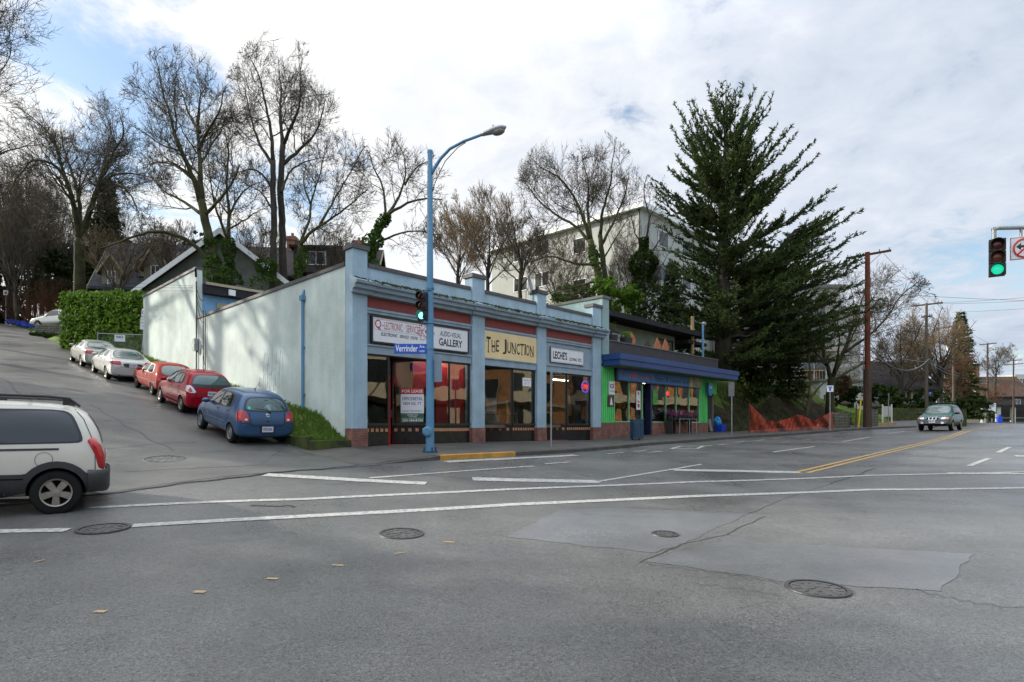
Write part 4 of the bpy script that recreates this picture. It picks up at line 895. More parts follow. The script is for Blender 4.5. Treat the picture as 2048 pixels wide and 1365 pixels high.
for a, lab, g in ((14.6, 'dark pot with thin dark plant on the terrace parapet', 0), (15.9, 'dark pot with bright green plant on the terrace', 1)):
    t = thing('plant_pot', lab, 'plant pot', L(a, .6, 3.15), TH); MB().lathe([(.2, 0), (.32, 1.22), (.29, 1.22), (.28, 1.1)], 14).build('pot', M['car_black'], t)
    mb = MB()
    for _ in range(160):
        r = .3*rr.random(); an = rr.uniform(0, 6.3); z = 1.15 + rr.random()*(.35 if g else .7); s = .04 if g else .025; x, y = r*cos(an), r*sin(an); mb.add([(x-s,y,z),(x,y+s,z+s),(x+s,y-s,z+s*1.5)], [(0,1,2)])
    mb.build('leaves', M['hedge'] if g else M['shrub_dark'], t)
t = thing('trellis_fence', 'dark lattice screen at the right end of the flower shop terrace', 'trellis', L(22.9, 1.2, 3.0), TH)
mb = MB()
for k in range(22): x = k*.13; mb.box(-.015, .015, -.01, .01, -.75, .75, 0, Matrix.Translation((x, 0, .75)) @ Matrix.Rotation(.78, 4, 'Y')); mb.box(-.015, .015, .011, .03, -.75, .75, 0, Matrix.Translation((x, 0, .75)) @ Matrix.Rotation(-.78, 4, 'Y'))
mb.build('lattice', M['car_black'], t); mb = MB()
for x in (-.1, 1.4, 2.9): mb.box(x-.05, x+.05, -.06, .05, -.1, 1.35)
mb.build('post', M['car_black'], t)
t = thing('street_lamp', 'slim grey lamp pole with round head above the flower shop roof', 'street lamp', L(25.6, 1.2, HL(25.6, 1.2)), TH)
MB().tube([(0,0,0),(0,0,6.6),(.05,0,6.75)], .07, 8).build('pole', M['pole_blue'], t); MB().sphere((.18, 0, 6.78), (.26, .16, .14), 12, 7).build('lamp_head', M['galv'], t, smooth=True)
t = thing('wooden_post', 'short bare timber post beside the slim grey lamp pole', 'post', L(25.2, 1.7, HL(25.2, 1.7)), TH)
MB().tube([(0,0,0),(0,0,7.2)], [.13,.11], 8).build('post', mat('new_timber', (.26,.19,.10), .8, .2, 2, stretch=(5,5,.5)), t); MB().box(-.15, .02, -.22, -.13, 4.3, 4.7).build('junction_box', M['white'], t)
# litter bin, recycling box, bag
zl = HL(13.6, -1.4) + .13
t = thing('litter_bin', 'round blue slatted metal litter bin on the pavement before the brick base', 'litter bin', L(13.6, -1.45, zl), TH)
mb = MB()
for k in range(26):
    an = 2*pi*k/26; X = Matrix.Rotation(an, 4, 'Z'); mb.box(.285, .30, -.024, .024, .08, .84, 0, X); mb.tube([tuple(X @ V(p)) for p in ((.293, 0, .84), (.31, 0, .90), (.345, 0, .94))], .016, 4)
mb.lathe([(.288, .78), (.303, .78), (.303, .83), (.288, .83)], 26, caps=False); mb.lathe([(.288, .1), (.303, .1), (.303, .14), (.288, .14)], 26, caps=False); mb.build('slat_cage', M['bin_blue'], t)
MB().lathe([(.001, .07), (.27, .07), (.28, .8), (.27, .8), (.26, .1)], 24, caps=False).build('liner', M['frame_dark'], t)
for k in range(3): an = k*2.1; MB().box(.2*cos(an)-.03, .2*cos(an)+.03, .2*sin(an)-.03, .2*sin(an)+.03, 0, .08).build('foot', M['bin_blue'], t)
z0 = HL(24.9, -.3) + .13
t = thing('recycling_box', 'blue plastic recycling box on the pavement by the grey utility door', 'recycling box', L(24.9, -.25, z0), TH)
mb = MB(); mb.add([(-.27,-.2,0),(.27,-.2,0),(.27,.2,0),(-.27,.2,0),(-.33,-.25,.42),(.33,-.25,.42),(.33,.25,.42),(-.33,.25,.42),(-.29,-.21,.42),(.29,-.21,.42),(.29,.21,.42),(-.29,.21,.42),(-.27,-.19,.1),(.27,-.19,.1),(.27,.19,.1),(-.27,.19,.1)], [(0,3,2,1),(0,1,5,4),(1,2,6,5),(2,3,7,6),(3,0,4,7),(4,5,9,8),(5,6,10,9),(6,7,11,10),(7,4,8,11),(8,9,13,12),(9,10,14,13),(10,11,15,14),(11,8,12,15),(12,13,14,15)]); mb.build('box', M['plastic_blue'], t)
t = thing('rubbish_bag', 'crumpled bright blue bag heaped on the recycling box', 'bag', L(24.75, -.22, z0+.40), TH)
mb = MB(); mb.sphere((0, 0, .22), (.26, .2, .34), 12, 8, 0, Matrix.Rotation(-.6, 4, 'Y')); rb_ = random.Random(5); mb.v = [(x*rb_.uniform(.85,1.12), y*rb_.uniform(.85,1.12), z*rb_.uniform(.94,1.06)) for x, y, z in mb.v]; mb.build('bag', M['bag_blue'], t, smooth=False)
t = thing('leaning_board', 'grey flat board leaning on the wall beside the recycling box', 'board', L(24.25, -.02, z0), TH); MB().box(-.18, .18, -.015, .015, 0, .75).build('board', mat('board_grey', (.22,.21,.21), .7, .2, 4), t); t.rotation_euler = (-.2, 0, TH)
# ---------------------------------------------------------------- street lamp, signals, signs, poles, wires
lp = P(860, 0, 17.06); z0 = H(lp.x, lp.y) + .12
lamp = thing('street_lamp', 'tall blue street lamp with curved arm on the corner pavement', 'street lamp', (lp.x, lp.y, z0))
LZ = Matrix.Translation((0, 0, -z0))
mb = MB(); mb.tube([(0,0,z0),(0,0,z0+2.0),(0,0,7.94)], [.125,.115,.075], 14, 0, True, LZ); mb.tube([(0,0,7.92),(0,0,7.99)], .085, 14, 0, True, LZ)
for zz in (2.2, 3.95, 2.95): mb.tube([(0,0,zz),(0,0,zz+.05)], .125, 14, 0, True, LZ)
mb.build('pole', M['pole_blue'], lamp, smooth=False)
mb = MB(); mb.tube([(0,0,z0),(0,0,z0+.05)], .24, 12, 0, True, LZ)
for k in range(4): mb.tube([(.18*cos(k*pi/2+.5),.18*sin(k*pi/2+.5),z0+.05),(.18*cos(k*pi/2+.5),.18*sin(k*pi/2+.5),z0+.16)], .025, 6, 0, True, LZ)
mb.build('base_plate', M['bin_blue'], lamp)
mb = MB(); mb.lathe([(.14, 0), (.14, .05), (.10, .07), (.001, .07)], 18, 0, LZ @ Matrix.Translation((-.06, -.11, z0+.62)) @ Matrix.Rotation(pi/2, 4, 'X')); mb.build('hand_hole_cover', M['pole_blue'], lamp)
ad = V((.93, -.36, 0))
arm = [ad*l + V((0,0,z)) for l, z in ((.02,7.25),(.12,7.42),(.35,7.70),(.65,7.93),(1.1,8.07),(1.68,8.16))]
mb = MB(); mb.tube(arm, [.05,.05,.045,.042,.04,.038], 10, 0, True, LZ); mb.build('arm', M['pole_blue'], lamp, smooth=True)
mb = MB(); mb.tube([ad*.05+V((0,0,6.7)), ad*.2+V((0,0,7.1)), ad*.5+V((0,0,7.6)), ad*.9+V((0,0,7.92)), ad*1.15+V((0,0,8.02))], .012, 5, 0, True, LZ); mb.build('cable', M['wire'], lamp)
X = LZ @ Matrix.Translation(ad*1.66 + V((0,0,8.16))) @ Matrix.Rotation(atan2(ad.y, ad.x), 4, 'Z') @ Matrix.Rotation(-.12, 4, 'Y')
mb = MB(); rows = [(0,.06,.05,.05),(.12,.08,.07,.06),(.35,.13,.10,.08),(.52,.145,.10,.09),(.66,.11,.06,.07),(.74,.02,.02,.02)]
vs = []
for x, w, up, dn in rows: vs += [(x, w*cos(u), (up if sin(u) > 0 else dn)*sin(u)) for u in [2*pi*k/14 for k in range(14)]]
mb.add(vs, [(i*14+j, i*14+(j+1)%14, (i+1)*14+(j+1)%14, (i+1)*14+j) for i in range(5) for j in range(14)] + [tuple(range(13,-1,-1)), tuple(70+k for k in range(14))], 0, X)
mb.tube([(.36,0,.09),(.36,0,.16)], .03, 8, 0, True, X); mb.build('lamp_head', M['galv'], lamp, smooth=True)
mb = MB(); mb.sphere((.5, 0, -.075), (.19, .12, .09), 14, 8, 0, X); mb.build('lens', mat('lamp_lens', (.20,.19,.17), .15, .2, 8), lamp, smooth=True)
# street name blade on the lamp
t = thing('street_name_sign', 'blue street name sign reading Verrinder Ave. 1000 on the blue lamp post', 'street sign', (lp.x-.09, lp.y-.06, 2.06), atan2(-.16, .987) + .0)
t.rotation_euler = (0, .03, -.20)
mb = MB(); mb.box(-1.0, 0, -.012, .012, 0, .29); mb.build('panel', M['blue_sign'], t, bevel=.01)
mb = MB(); text(mb, 'Verrinder', -.96, -.27, .06, .25, -.016, 0, .015); text(mb, 'Ave.', -.22, -.05, .17, .25, -.016, 0, .008); text(mb, '1000', -.22, -.06, .05, .10, -.016, 0, .005); mb.build('lettering', M['white'], t)
t = thing('road_sign', 'grey rounded back of a sign plate on the right of the blue lamp post', 'sign', (lp.x+.13, lp.y-.05, 1.23), -.65)
MB().box(0, .30, -.01, .01, 0, .78).build('plate', mat('sign_back_blue', (.17,.235,.30), .5, .08, 3), t, bevel=.01); MB().box(-.05, .02, .011, .04, .2, .26).box(-.05, .02, .011, .04, .55, .61).build('bracket', M['pole_blue'], t)

def signal(name, label, loc, rz, lens_r, square, lit, sc=1.0, visors=True):
    t = thing(name, label, 'traffic light', loc, rz); t.scale = (sc, sc, sc)
    cols = [M['lens_red'], M['lens_amber'], lit]
    for k in range(3):
        zc = .82 - k*.31
        hs = MB(); hs.box(-.16, .16, 0, .18, zc-.15, zc+.15)
        if square: hs.box(-.17, .17, -.02, -.001, zc-.15, zc+.15)
        hs.build('housing', M['signal_black'], t, bevel=.015)
        ln = MB(); ln.lathe([(.001, .03), (lens_r*.6, .022), (lens_r, 0)], 20, 0, Matrix.Translation((0, -.022 if square else -.004, zc)) @ Matrix.Rotation(pi/2, 4, 'X'), caps=False); ln.build('lens', cols[k], t, smooth=True)
        v = MB()
        if visors:
            n = 18; r = lens_r + .012; ring = [(r*cos(u), r*sin(u)) for u in [(-.28 + 1.56*i/n)*pi*1.0 for i in range(n+1)]]
            dep = .22 if not square else .16
            v.v = [(x, -.02, zc+y) for x, y in ring] + [(x*1.02, -dep + .06*(1-(y/r+1)/2), zc+y*1.0) for x, y in ring] + [(x*1.07, -.02, zc+y*1.07) for x, y in ring] + [(x*1.08, -dep + .06*(1-(y/r+1)/2), zc+y*1.07) for x, y in ring]
            m = n+1; v.f = [(i, i+1, m+i+1, m+i) for i in range(n)] + [(2*m+i+1, 2*m+i, 3*m+i, 3*m+i+1) for i in range(n)] + [(m+i, m+i+1, 3*m+i+1, 3*m+i) for i in range(n)]; v.m = [0]*len(v.f)
            v.build('visor', M['signal_black'], t)
    return t
t = signal('traffic_light', 'black three-lamp traffic light with lit green on the blue lamp post', (lp.x-.22, lp.y-.15, 2.98), -.28, .115, False, M['lens_green_hot'], .88)
MB().tube([(.0,.1,.98),(.0,.1,1.06),(.28,.12,1.06)], .03, 6).tube([(.0,.1,.05),(.0,.1,-.03),(.28,.12,-.03)], .03, 6).build('bracket', M['pole_blue'], t)
sx = P(1988, 0, 14.5)
ARMZ = (850-459)/F*14.5
t = thing('signal_mast', 'grey mast arm carrying the hanging traffic light at the right edge', 'mast arm', (22.5, 14.5, H(22.5, 14.5)))
zz = H(22.5, 14.5)
MB().tube([(0,0,0),(0,0,ARMZ-zz+.5)], [.14,.10], 12).build('pole', M['galv'], t)
mb = MB(); mb.tube([(sx.x-22.5-.03,0,ARMZ-zz-.02),(sx.x-22.5+.1,0,ARMZ-zz+.03),(-6,0,ARMZ-zz+.12),(0,0,ARMZ-zz+.35)], [.05,.05,.055,.09], 10)
mb.tube([(sx.x-22.5,0,ARMZ-zz+.04),(sx.x-22.5,0,ARMZ-zz-.24)], [.045,.05], 8); mb.tube([(sx.x-22.5+.67,0,ARMZ-zz+.02),(sx.x-22.5+.67,0,ARMZ-zz-.2)], .03, 8); mb.build('arm', M['galv'], t)
signal('traffic_light', 'square black traffic light with lit green hanging from the mast arm', (sx.x, 14.4, (850-555)/F*14.5-.03), -.60, .125, True, M['lens_green'], .98, True)
t = thing('turn_sign', 'white no left turn sign with red ring hanging from the mast arm', 'road sign', (P(2016,0,14.5).x, 14.45, (850-523)/F*14.5), -.45)
MB().box(0, .60, -.008, .008, 0, .56).build('panel', M['sign_white'], t, bevel=.005)
mb = MB(); rr_ = lambda r: [(.3 + r*cos(u), -.012, .28 + r*sin(u)) for u in lin(0, 2*pi, 36)]
mb.tube(rr_(.225), .024, 4, cap=False); mb.box(-.225, .225, -.016, -.010, -.02, .02, 0, Matrix.Translation((.3, 0, .28)) @ Matrix.Rotation(-.78, 4, 'Y')); mb.build('ring', mat('road_red', (.55,.01,.02), .4), t)
mb = MB(); mb.prism([(.12,.32),(.22,.41),(.22,.35),(.46,.35),(.46,.14),(.38,.14),(.38,.29),(.22,.29),(.22,.23)], 'y', -.0095, -.0085); mb.build('arrow', M['ink_black'], t)
mb = MB()
for x0, x1, q0, q1 in ((.01,.59,.01,.022),(.01,.59,.538,.55),(.01,.022,.022,.538),(.578,.59,.022,.538)): mb.box(x0, x1, -.0095, -.0085, q0, q1)
mb.build('border_line', M['ink_black'], t)

def sign_post(x, y, h, label, plate=(.3, .45), face=0.0, col='galv', extra=None, on_walk=.12, name='sign_post', front=None):
    b = H(x, y) + on_walk; t = thing(name, label, 'sign post', (x, y, b), face)
    MB().tube([(0,0,0),(0,0,h)], .03, 8).build('post', M['galv'], t)
    p = MB().box(-plate[0]/2, plate[0]/2, -.045, -.032, h-plate[1], h).build('plate', M[col], t, bevel=.004)
    if front:
        mb = MB(); front(mb, plate, h); mb.build('marking', extra, p)
    return t
p = L(6.45, -2.4); sign_post(p.x, p.y, 2.72, 'bare metal post with edge-on parking sign in front of the clothing shop', (.3, .45), 1.35)
p = L(21.8, -2.3); sign_post(p.x, p.y, 2.85, 'metal post with pale plate under the blue canopy end', (.34, .75), -.9)
p = P(1660, 0, 35.5); sign_post(p.x, p.y, 2.75, 'bus stop pole with small white and blue plate by the orange netting', (.36, .38), -.3, 'sign_white', M['blue_sign'], front=lambda mb, pl_, h: mb.box(-.12, .12, -.049, -.046, h-.12, h-.06).box(-.05, .05, -.049, -.046, h-.32, h-.13))
p = P(1777, 0, 42.5); sign_post(p.x, p.y, 2.4, 'grey sign post with narrow plate by the white notice board', (.2, .5), 1.2)
p = P(1951, 0, 80); sign_post(p.x, p.y, 2.6, 'far sign post with small square plate beyond the green estate car', (.5, .5), -.2)
p = P(1984, 0, 88); sign_post(p.x, p.y, 2.9, 'far sign post with large pale plate near the horizon of the road', (1.0, 1.3), -.2, 'sign_white')
p = P(280, 0, 33.6); zg = (850-690)/F*33.6
t = thing('parking_sign', 'leaning no parking sign post at the end of the white side wall', 'parking sign', (p.x, p.y+.2, zg-.4), .1); t.rotation_euler = (0, .07, .35)
MB().tube([(0,0,0),(0,0,2.6)], .035, 8).build('post', M['galv'], t)
pz = MB().box(-.18, .18, -.05, -.036, 2.05, 2.5).build('plate', M['sign_white'], t); mb = MB(); mb.tube([(.13*cos(u), -.055, 2.29+.13*sin(u)) for u in lin(0, 2*pi, 24)], .018, 4, cap=False); mb.box(-.13, .13, -.06, -.054, -.014, .014, 0, Matrix.Translation((0, 0, 2.29)) @ Matrix.Rotation(.78, 4, 'Y')); mb.build('ring', M['ink_red'], pz); text(MB(), 'P', -.05, .06, 2.2, 2.38, -.056, 0, .02).build('lettering', M['ink_black'], pz)
pz = MB().box(-.2, .2, -.05, -.036, 1.3, 2.02).build('plate', M['sign_white'], t); mb = MB(); text(mb, 'PERMIT', -.15, .15, 1.82, 1.92, -.054); text(mb, 'PARKING', -.16, .16, 1.64, 1.74, -.054); text(mb, 'ONLY', -.1, .1, 1.46, 1.56, -.054); mb.build('lettering', M['ink_grey'], pz)
p = P(12, 0, 60); sign_post(p.x, p.y, 3.4, 'thin sign post with small plate at the top of the hill beside the blue boxes', (.42, .5), .2, 'sign_white', M['ink_red'], front=lambda mb, pl_, h: mb.box(-.1, .1, -.049, -.046, h-.35, h-.12))
# utility poles
def pole(px, d, top, base, label, mtl, arms, r=(.17, .11), extra=None, rz=TH+pi/2):
    x = (px-CX)/F*d; zt = (HY-top)/F*d; zb = base if base is not None else H(x, d)
    t = thing('utility_pole', label, 'utility pole', (x, d, zb), rz)
    MB().tube([(0,0,-.2),(0,0,(zt-zb)*.5),(0,0,zt-zb)], [r[0], (r[0]+r[1])/2, r[1]], 10).build('pole', mtl, t)
    for k, (dz, w) in enumerate(arms):
        MB().box(-w/2, w/2, -.21, -.10, zt-zb-dz-.07, zt-zb-dz+.07).build('crossarm', M['wood_pole'], t)
        mb = MB()
        for x_ in (-w*.46, -w*.25, w*.25, w*.46): mb.tube([(x_, -.15, zt-zb-dz+.07), (x_, -.15, zt-zb-dz+.22)], .035, 6)
        mb.build('insulator', M['wire_grey'], t)
        MB().tube([(-w*.3,-.12,zt-zb-dz-.06),(-.0,-.12,zt-zb-dz-.75)], .02, 4).tube([(w*.3,-.12,zt-zb-dz-.06),(0,-.12,zt-zb-dz-.75)], .02, 4).build('brace', M['galv'], t)
    if extra: extra(t, zt-zb)
    return V((x, d, zt))
def xp1(t, h):
    MB().box(-.28, .28, -.34, .34, -.2, 4.6).build('pole_sleeve', M['wood_pole'], t) if False else MB().tube([(0,0,-.1),(0,0,4.1)], [.27,.22], 10).build('lower_sleeve', M['wood_pole'], t)
    MB().tube([(-.1,-.23,0),(-.1,-.23,3.4)], .06, 6).tube([(.26,-.05,0),(.26,-.05,5.2),(.22,-.05,5.6)], .03, 6).build('conduit', M['galv'], t)
    mb = MB(); mb.tube([(0,0,h-3.9),(.0,-.9,h-3.6),(.0,-2.4,h-3.45)], .04, 6); mb.build('lamp_arm', M['galv'], t); MB().sphere((.0,-2.75,h-3.45), (.16,.42,.10), 10, 6).build('lamp_head', M['galv'], t, smooth=True)
    MB().tube([(.0,-.3,h-2.3),(.0,-.3,h-1.7)], .16, 10).build('cable_can', M['wire_grey'], t)
P1 = pole(1735, 40, 505, None, 'nearest reddish brown utility pole with wide crossarm beside the big conifer', M['wood_pole_red'], [(.12, 2.7)], (.20, .15), xp1)
P2 = pole(1853, 58, 607, None, 'weathered grey utility pole behind the green estate car', M['wood_pole_grey'], [(.1, 2.6), (1.3, .9)])
def xp3(t, h): MB().tube([(.55,-.3,h-3.4),(.55,-.3,h-1.9)], .38, 12).build('transformer', M['white'], t); MB().tube([(0,0,h-2.3),(-1.2,0,h-2.0)], .05, 6).build('lamp_arm', M['galv'], t); MB().sphere((-1.5,0,h-2.0), (.5,.2,.12), 8, 5).build('lamp_head', M['galv'], t); MB().box(-2.2, 2.2, -.1, .0, h-1.3, h-1.25).build('spreader_bar', M['wood_pole_grey'], t)
P3 = pole(1907, 72, 645, None, 'utility pole carrying a white drum transformer', M['wood_pole_grey'], [(.5, 2.2)], extra=xp3, rz=TH+pi/2-.2)
P4 = pole(1975, 90, 687, None, 'slender dark utility pole with one crossarm near the crest of the road', M['wood_pole'], [(.1, 2.2)], rz=TH+pi/2-.3)
P5 = pole(2027, 108, 717, None, 'farthest utility pole with two crossarms at the right edge', M['wood_pole'], [(.4, 2.3), (1.1, 2.8)], rz=TH+pi/2-.3)
def cable(a, b, sag, r=.014, n=14):
    return [a.lerp(b, u) - V((0, 0, sag*4*u*(1-u))) for u in lin(0, 1, n)]
def wire_thing(label, runs, r, m, name='overhead_wire'):
    t = thing(name, label, 'cable', runs[0][0]); o = runs[0][0]
    for rn in runs:
        mb = MB(); mb.tube([p - o for p in rn], r, 4); mb.build('strand', m, t)
px3 = lambda px, py, d: P(px, py, d)
wire_thing('pair of thick grey cables sagging from the reddish pole to the grey pole', [cable(px3(1738, 694, 40), px3(1854, 724, 58), .25), cable(px3(1740, 698, 40), px3(1858, 718, 58), 1.3)], .035, M['wire_grey'])
wire_thing('thick cables sagging from the grey pole past the transformer pole to the dark pole', [cable(px3(1856, 722, 58), px3(1910, 750, 72), .3), cable(px3(1858, 718, 58), px3(1910, 744, 72), .3), cable(px3(1910, 750, 72), px3(1976, 768, 90), .3), cable(px3(1910, 744, 72), px3(1976, 762, 90), .3)], .035, M['wire_grey'])
wire_thing('thin overhead wires crossing the blue-grey sky to the right edge', [cable(px3(1800, 589, 58), px3(2300, 602, 60), .3), cable(px3(1872, 606, 58), px3(2300, 570, 40), .2), cable(px3(1880, 608, 58), px3(2300, 582, 40), .2), cable(px3(1905, 625, 72), px3(2300, 594, 45), .2)], .016, M['wire'])
wire_thing('thin wires running between the tops of the far poles', [cable(px3(1700, 510, 40.5), px3(1830, 608, 58.5), .3), cable(px3(1768, 508, 39), px3(1880, 608, 57), .3), cable(px3(1830, 610, 58), px3(1893, 650, 72), .2), cable(px3(1880, 610, 58), px3(1920, 650, 72), .2), cable(px3(1893, 652, 72), px3(1963, 690, 90), .2), cable(px3(1921, 652, 72), px3(1986, 690, 90), .2), cable(px3(1963, 690, 90), px3(2015, 724, 108), .2)], .011, M['wire'])
wire_thing('service wires reaching the joint of the blue walls from the left', [cable(px3(-80, 520, 45), px3(388, 572, 27.4), .4), cable(px3(-60, 560, 50), px3(386, 582, 27.4), .3), cable(px3(-60, 546, 50), px3(386, 576, 27.4), .35)], .006, M['wire'])
# guy wire guard, stub post, netting, stone walls, notice board
p = P(1718, 0, 39.5); t = thing('guy_guard', 'yellow plastic guard on the guy wire of the reddish pole', 'guy guard', (p.x, p.y, H(p.x, p.y)+.1)); MB().tube([(-.05,0,0),(.14,0,2.0)], .05, 6).build('guard', mat('guard_yellow', (.65,.50,.02), .5), t); MB().tube([(.14,0,2.0),(.5,.2,6.5)], .012, 4).build('wire', M['wire_grey'], t)
p = P(1712, 0, 39.5); t = thing('stub_post', 'short rusty stake beside the yellow guy guard', 'post', (p.x, p.y, H(p.x, p.y)+.1)); MB().tube([(0,0,0),(.02,0,1.6)], .04, 6).build('stake', M['wood_pole_red'], t)
nm, nt, nb, N_, K_ = _nt('orange_net_mesh')
nb.inputs['Base Color'].default_value = (.40,.028,.006,1); nb.inputs['Roughness'].default_value = .6
tcn = N_.new('ShaderNodeTexCoord'); wv = N_.new('ShaderNodeTexBrick'); wv.offset = .5; wv.inputs['Scale'].default_value = 1; wv.inputs['Brick Width'].default_value = .07; wv.inputs['Row Height'].default_value = .045; wv.inputs['Mortar Size'].default_value = .0075
wv.inputs['Mortar Smooth'].default_value = 0; K_.new(tcn.outputs['UV'], wv.inputs['Vector'])
tr = N_.new('ShaderNodeBsdfTransparent'); mx = N_.new('ShaderNodeMixShader'); K_.new(wv.outputs['Fac'], mx.inputs[0]); K_.new(tr.outputs[0], mx.inputs[1]); K_.new(nb.outputs[0], mx.inputs[2]); K_.new(mx.outputs[0], N_['Material Output'].inputs[0])
t = thing('safety_netting', 'drooping orange plastic safety netting along the foot of the earth bank', 'netting', (14.5, 35.5, 0))
A, B = V((14.0, 34.5, 0)), V((20.6, 37.6, 0)); hs = [(0, 1.75), (.07, 1.35), (.18, .75), (.30, .62), (.45, .78), (.55, 1.0), (.62, .92), (.75, .58), (.87, .85), (.95, 1.05), (1, 1.15)]
mb = MB(); n = 60; rows = 9; uv = []
for i in range(n+1):
    u = i/n; hh_ = np.interp(u, [h[0] for h in hs], [h[1] for h in hs])
    p = A.lerp(B, u); g = H(p.x, p.y) + .13
    for j in range(rows+1):
        v = j/rows; bulge = .16*sin(u*23+v*4) + .10*sin(u*57+v*5) + .06*sin(u*131-v*7) + .12*(1-v)*(-1)
        mb.v.append((p.x + bulge*.4 - 14.5, p.y + bulge - 35.5, g + hh_*v)); uv.append((u*7.3, v*1.2))
mb.f = [(i*(rows+1)+j, (i+1)*(rows+1)+j, (i+1)*(rows+1)+j+1, i*(rows+1)+j+1) for i in range(n) for j in range(rows)]; mb.m = [0]*len(mb.f)
o = mb.build('net', nm, t); ul = o.data.uv_layers.new(name='UVMap'); ul.data.foreach_set('uv', [c for lp_ in o.data.loops for c in uv[lp_.vertex_index]])
for u, h_ in ((0, 1.8), (.55, 1.05), (1, 1.25)):
    p = A.lerp(B, u); g = H(p.x, p.y) + .1; MB().tube([(p.x-14.5, p.y-35.5+.05, g-.2), (p.x-14.5, p.y-35.5+.05, g+h_)], .025, 5).build('stake', M['wood_pole'], t)
def stone_wall(px0, px1, d0, d1, h, label):
    a, b = P(px0, 0, d0), P(px1, 0, d1); z = min(H(a.x, a.y), H(b.x, b.y)); v = b - a; t = thing('stone_wall', label, 'wall', (a.x, a.y, z), atan2(v.y, v.x)); ln = V((v.x, v.y, 0)).length
    mb = MB(); rs = random.Random(int(px0)); x = 0
    while x < ln: w = min(rs.uniform(.35, .6), ln-x); mb.box(x, x+w-.01, rs.uniform(0, .05), .5, -.3, h*rs.uniform(.92, 1.06)); x += w
    mb.build('wall', M['stone'], t, bevel=.03)
stone_wall(1672, 1702, 38.6, 39.8, 1.15, 'mossy rubble stone wall between the orange netting and the reddish pole'); stone_wall(1742, 1757, 42.2, 43.6, 1.3, 'mossy rubble stone gate end just right of the reddish pole')
t = thing('garden_wall', 'long dark mossy wall along the drive below the lawn', 'wall', (P(1760,0,50).x, 50, H(31, 50)), .35); MB().box(0, 11, 0, .3, -.2, 1.5).build('wall', M['moss_wall'], t)
t = thing('garden_wall', 'low dark stone step wall beside the tree foot behind the netting', 'wall', (20.8, 39.5, G(20.8, 39.5)-.4), .3); MB().box(0, 2.6, 0, .3, 0, .8).build('wall', M['stone'], t)
c = px3(1758, 836, 44.5)
t = thing('kerb_bar', 'yellow painted drive kerb beyond the stone gate end', 'kerb', (c.x, c.y, H(c.x, c.y)+.1), .75); MB().box(0, 4.6, 0, .2, -.1, .22).build('kerb', M['kerb_yellow'], t)
zb = G(P(1765,0,47).x, 47); t = thing('notice_board', 'white notice board on two posts on the lawn', 'notice board', (P(1765,0,47).x, 47, zb), .15)
for x in (0, .82): MB().box(x-.04, x+.04, -.04, .04, 0, 1.75).build('post', M['white'], t)
MB().box(.05, .77, -.02, .02, .75, 1.6).build('board', mat('board_pale', (.45,.45,.42), .6, .1, 2), t)
t = thing('stone_wall', 'low grey stone edging below the pale pickup at the top of the hill', 'wall', P(70, 662, 50.5), .1); MB().box(0, 8.5, 0, .5, -1.2, .55).build('wall', M['stone'], t, bevel=.05)
# blue boxes at the crest, gate with NO sign
for k, px in enumerate((22, 38, 54, 69)):
    p = P(px, 0, 61 - .9*k); z = H(p.x, p.y) + .05
    t = thing('recycling_box', ['leftmost blue recycling box in the row at the top of the hill', 'second blue recycling box from the sign post at the top of the hill', 'third blue recycling box from the sign post at the top of the hill', 'last blue recycling box in the row before the pale pickup'][k], 'recycling box', (p.x, p.y, z), .5, 'blue boxes at the top of the hill')
    MB().box(-.37, .37, -.25, .25, .06, .52).box(-.40, .40, -.28, .28, .46, .52001).build('box', M['plastic_blue'], t, bevel=.01)
t = thing('wire_gate', 'chain-link gate with a NO sign behind the silver saloon', 'gate', (P(195,0,34.5).x, 34.5, (850-735)/F*34.5), .25)
mb = MB(); w = 2.6
for x in (0, w): mb.tube([(x, 0, -.3), (x, 0, 2.1)], .03, 6)
mb.tube([(0, 0, 2.0), (w, 0, 2.0)], .02, 6); mb.build('frame', M['galv'], t)
mb = MB(); k = 0
while k < 26: mb.tube([(k*.1, 0, 0), (min(w, k*.1+1.0), 0, min(2.0, (w-k*.1)*2))], .006, 3, cap=False); mb.tube([(k*.1, .01, 0), (max(0, k*.1-1.0), .01, min(2.0, k*.2))], .006, 3, cap=False); k += 1
mb.build('mesh', M['wire_grey'], t); MB().box(.9, 1.45, -.05, -.03, 1.55, 1.95).build('sign_plate', M['sign_white'], t); text(MB(), 'NO', 1.0, 1.35, 1.74, 1.9, -.053, 0, .03).build('lettering', M['ink_black'], t)
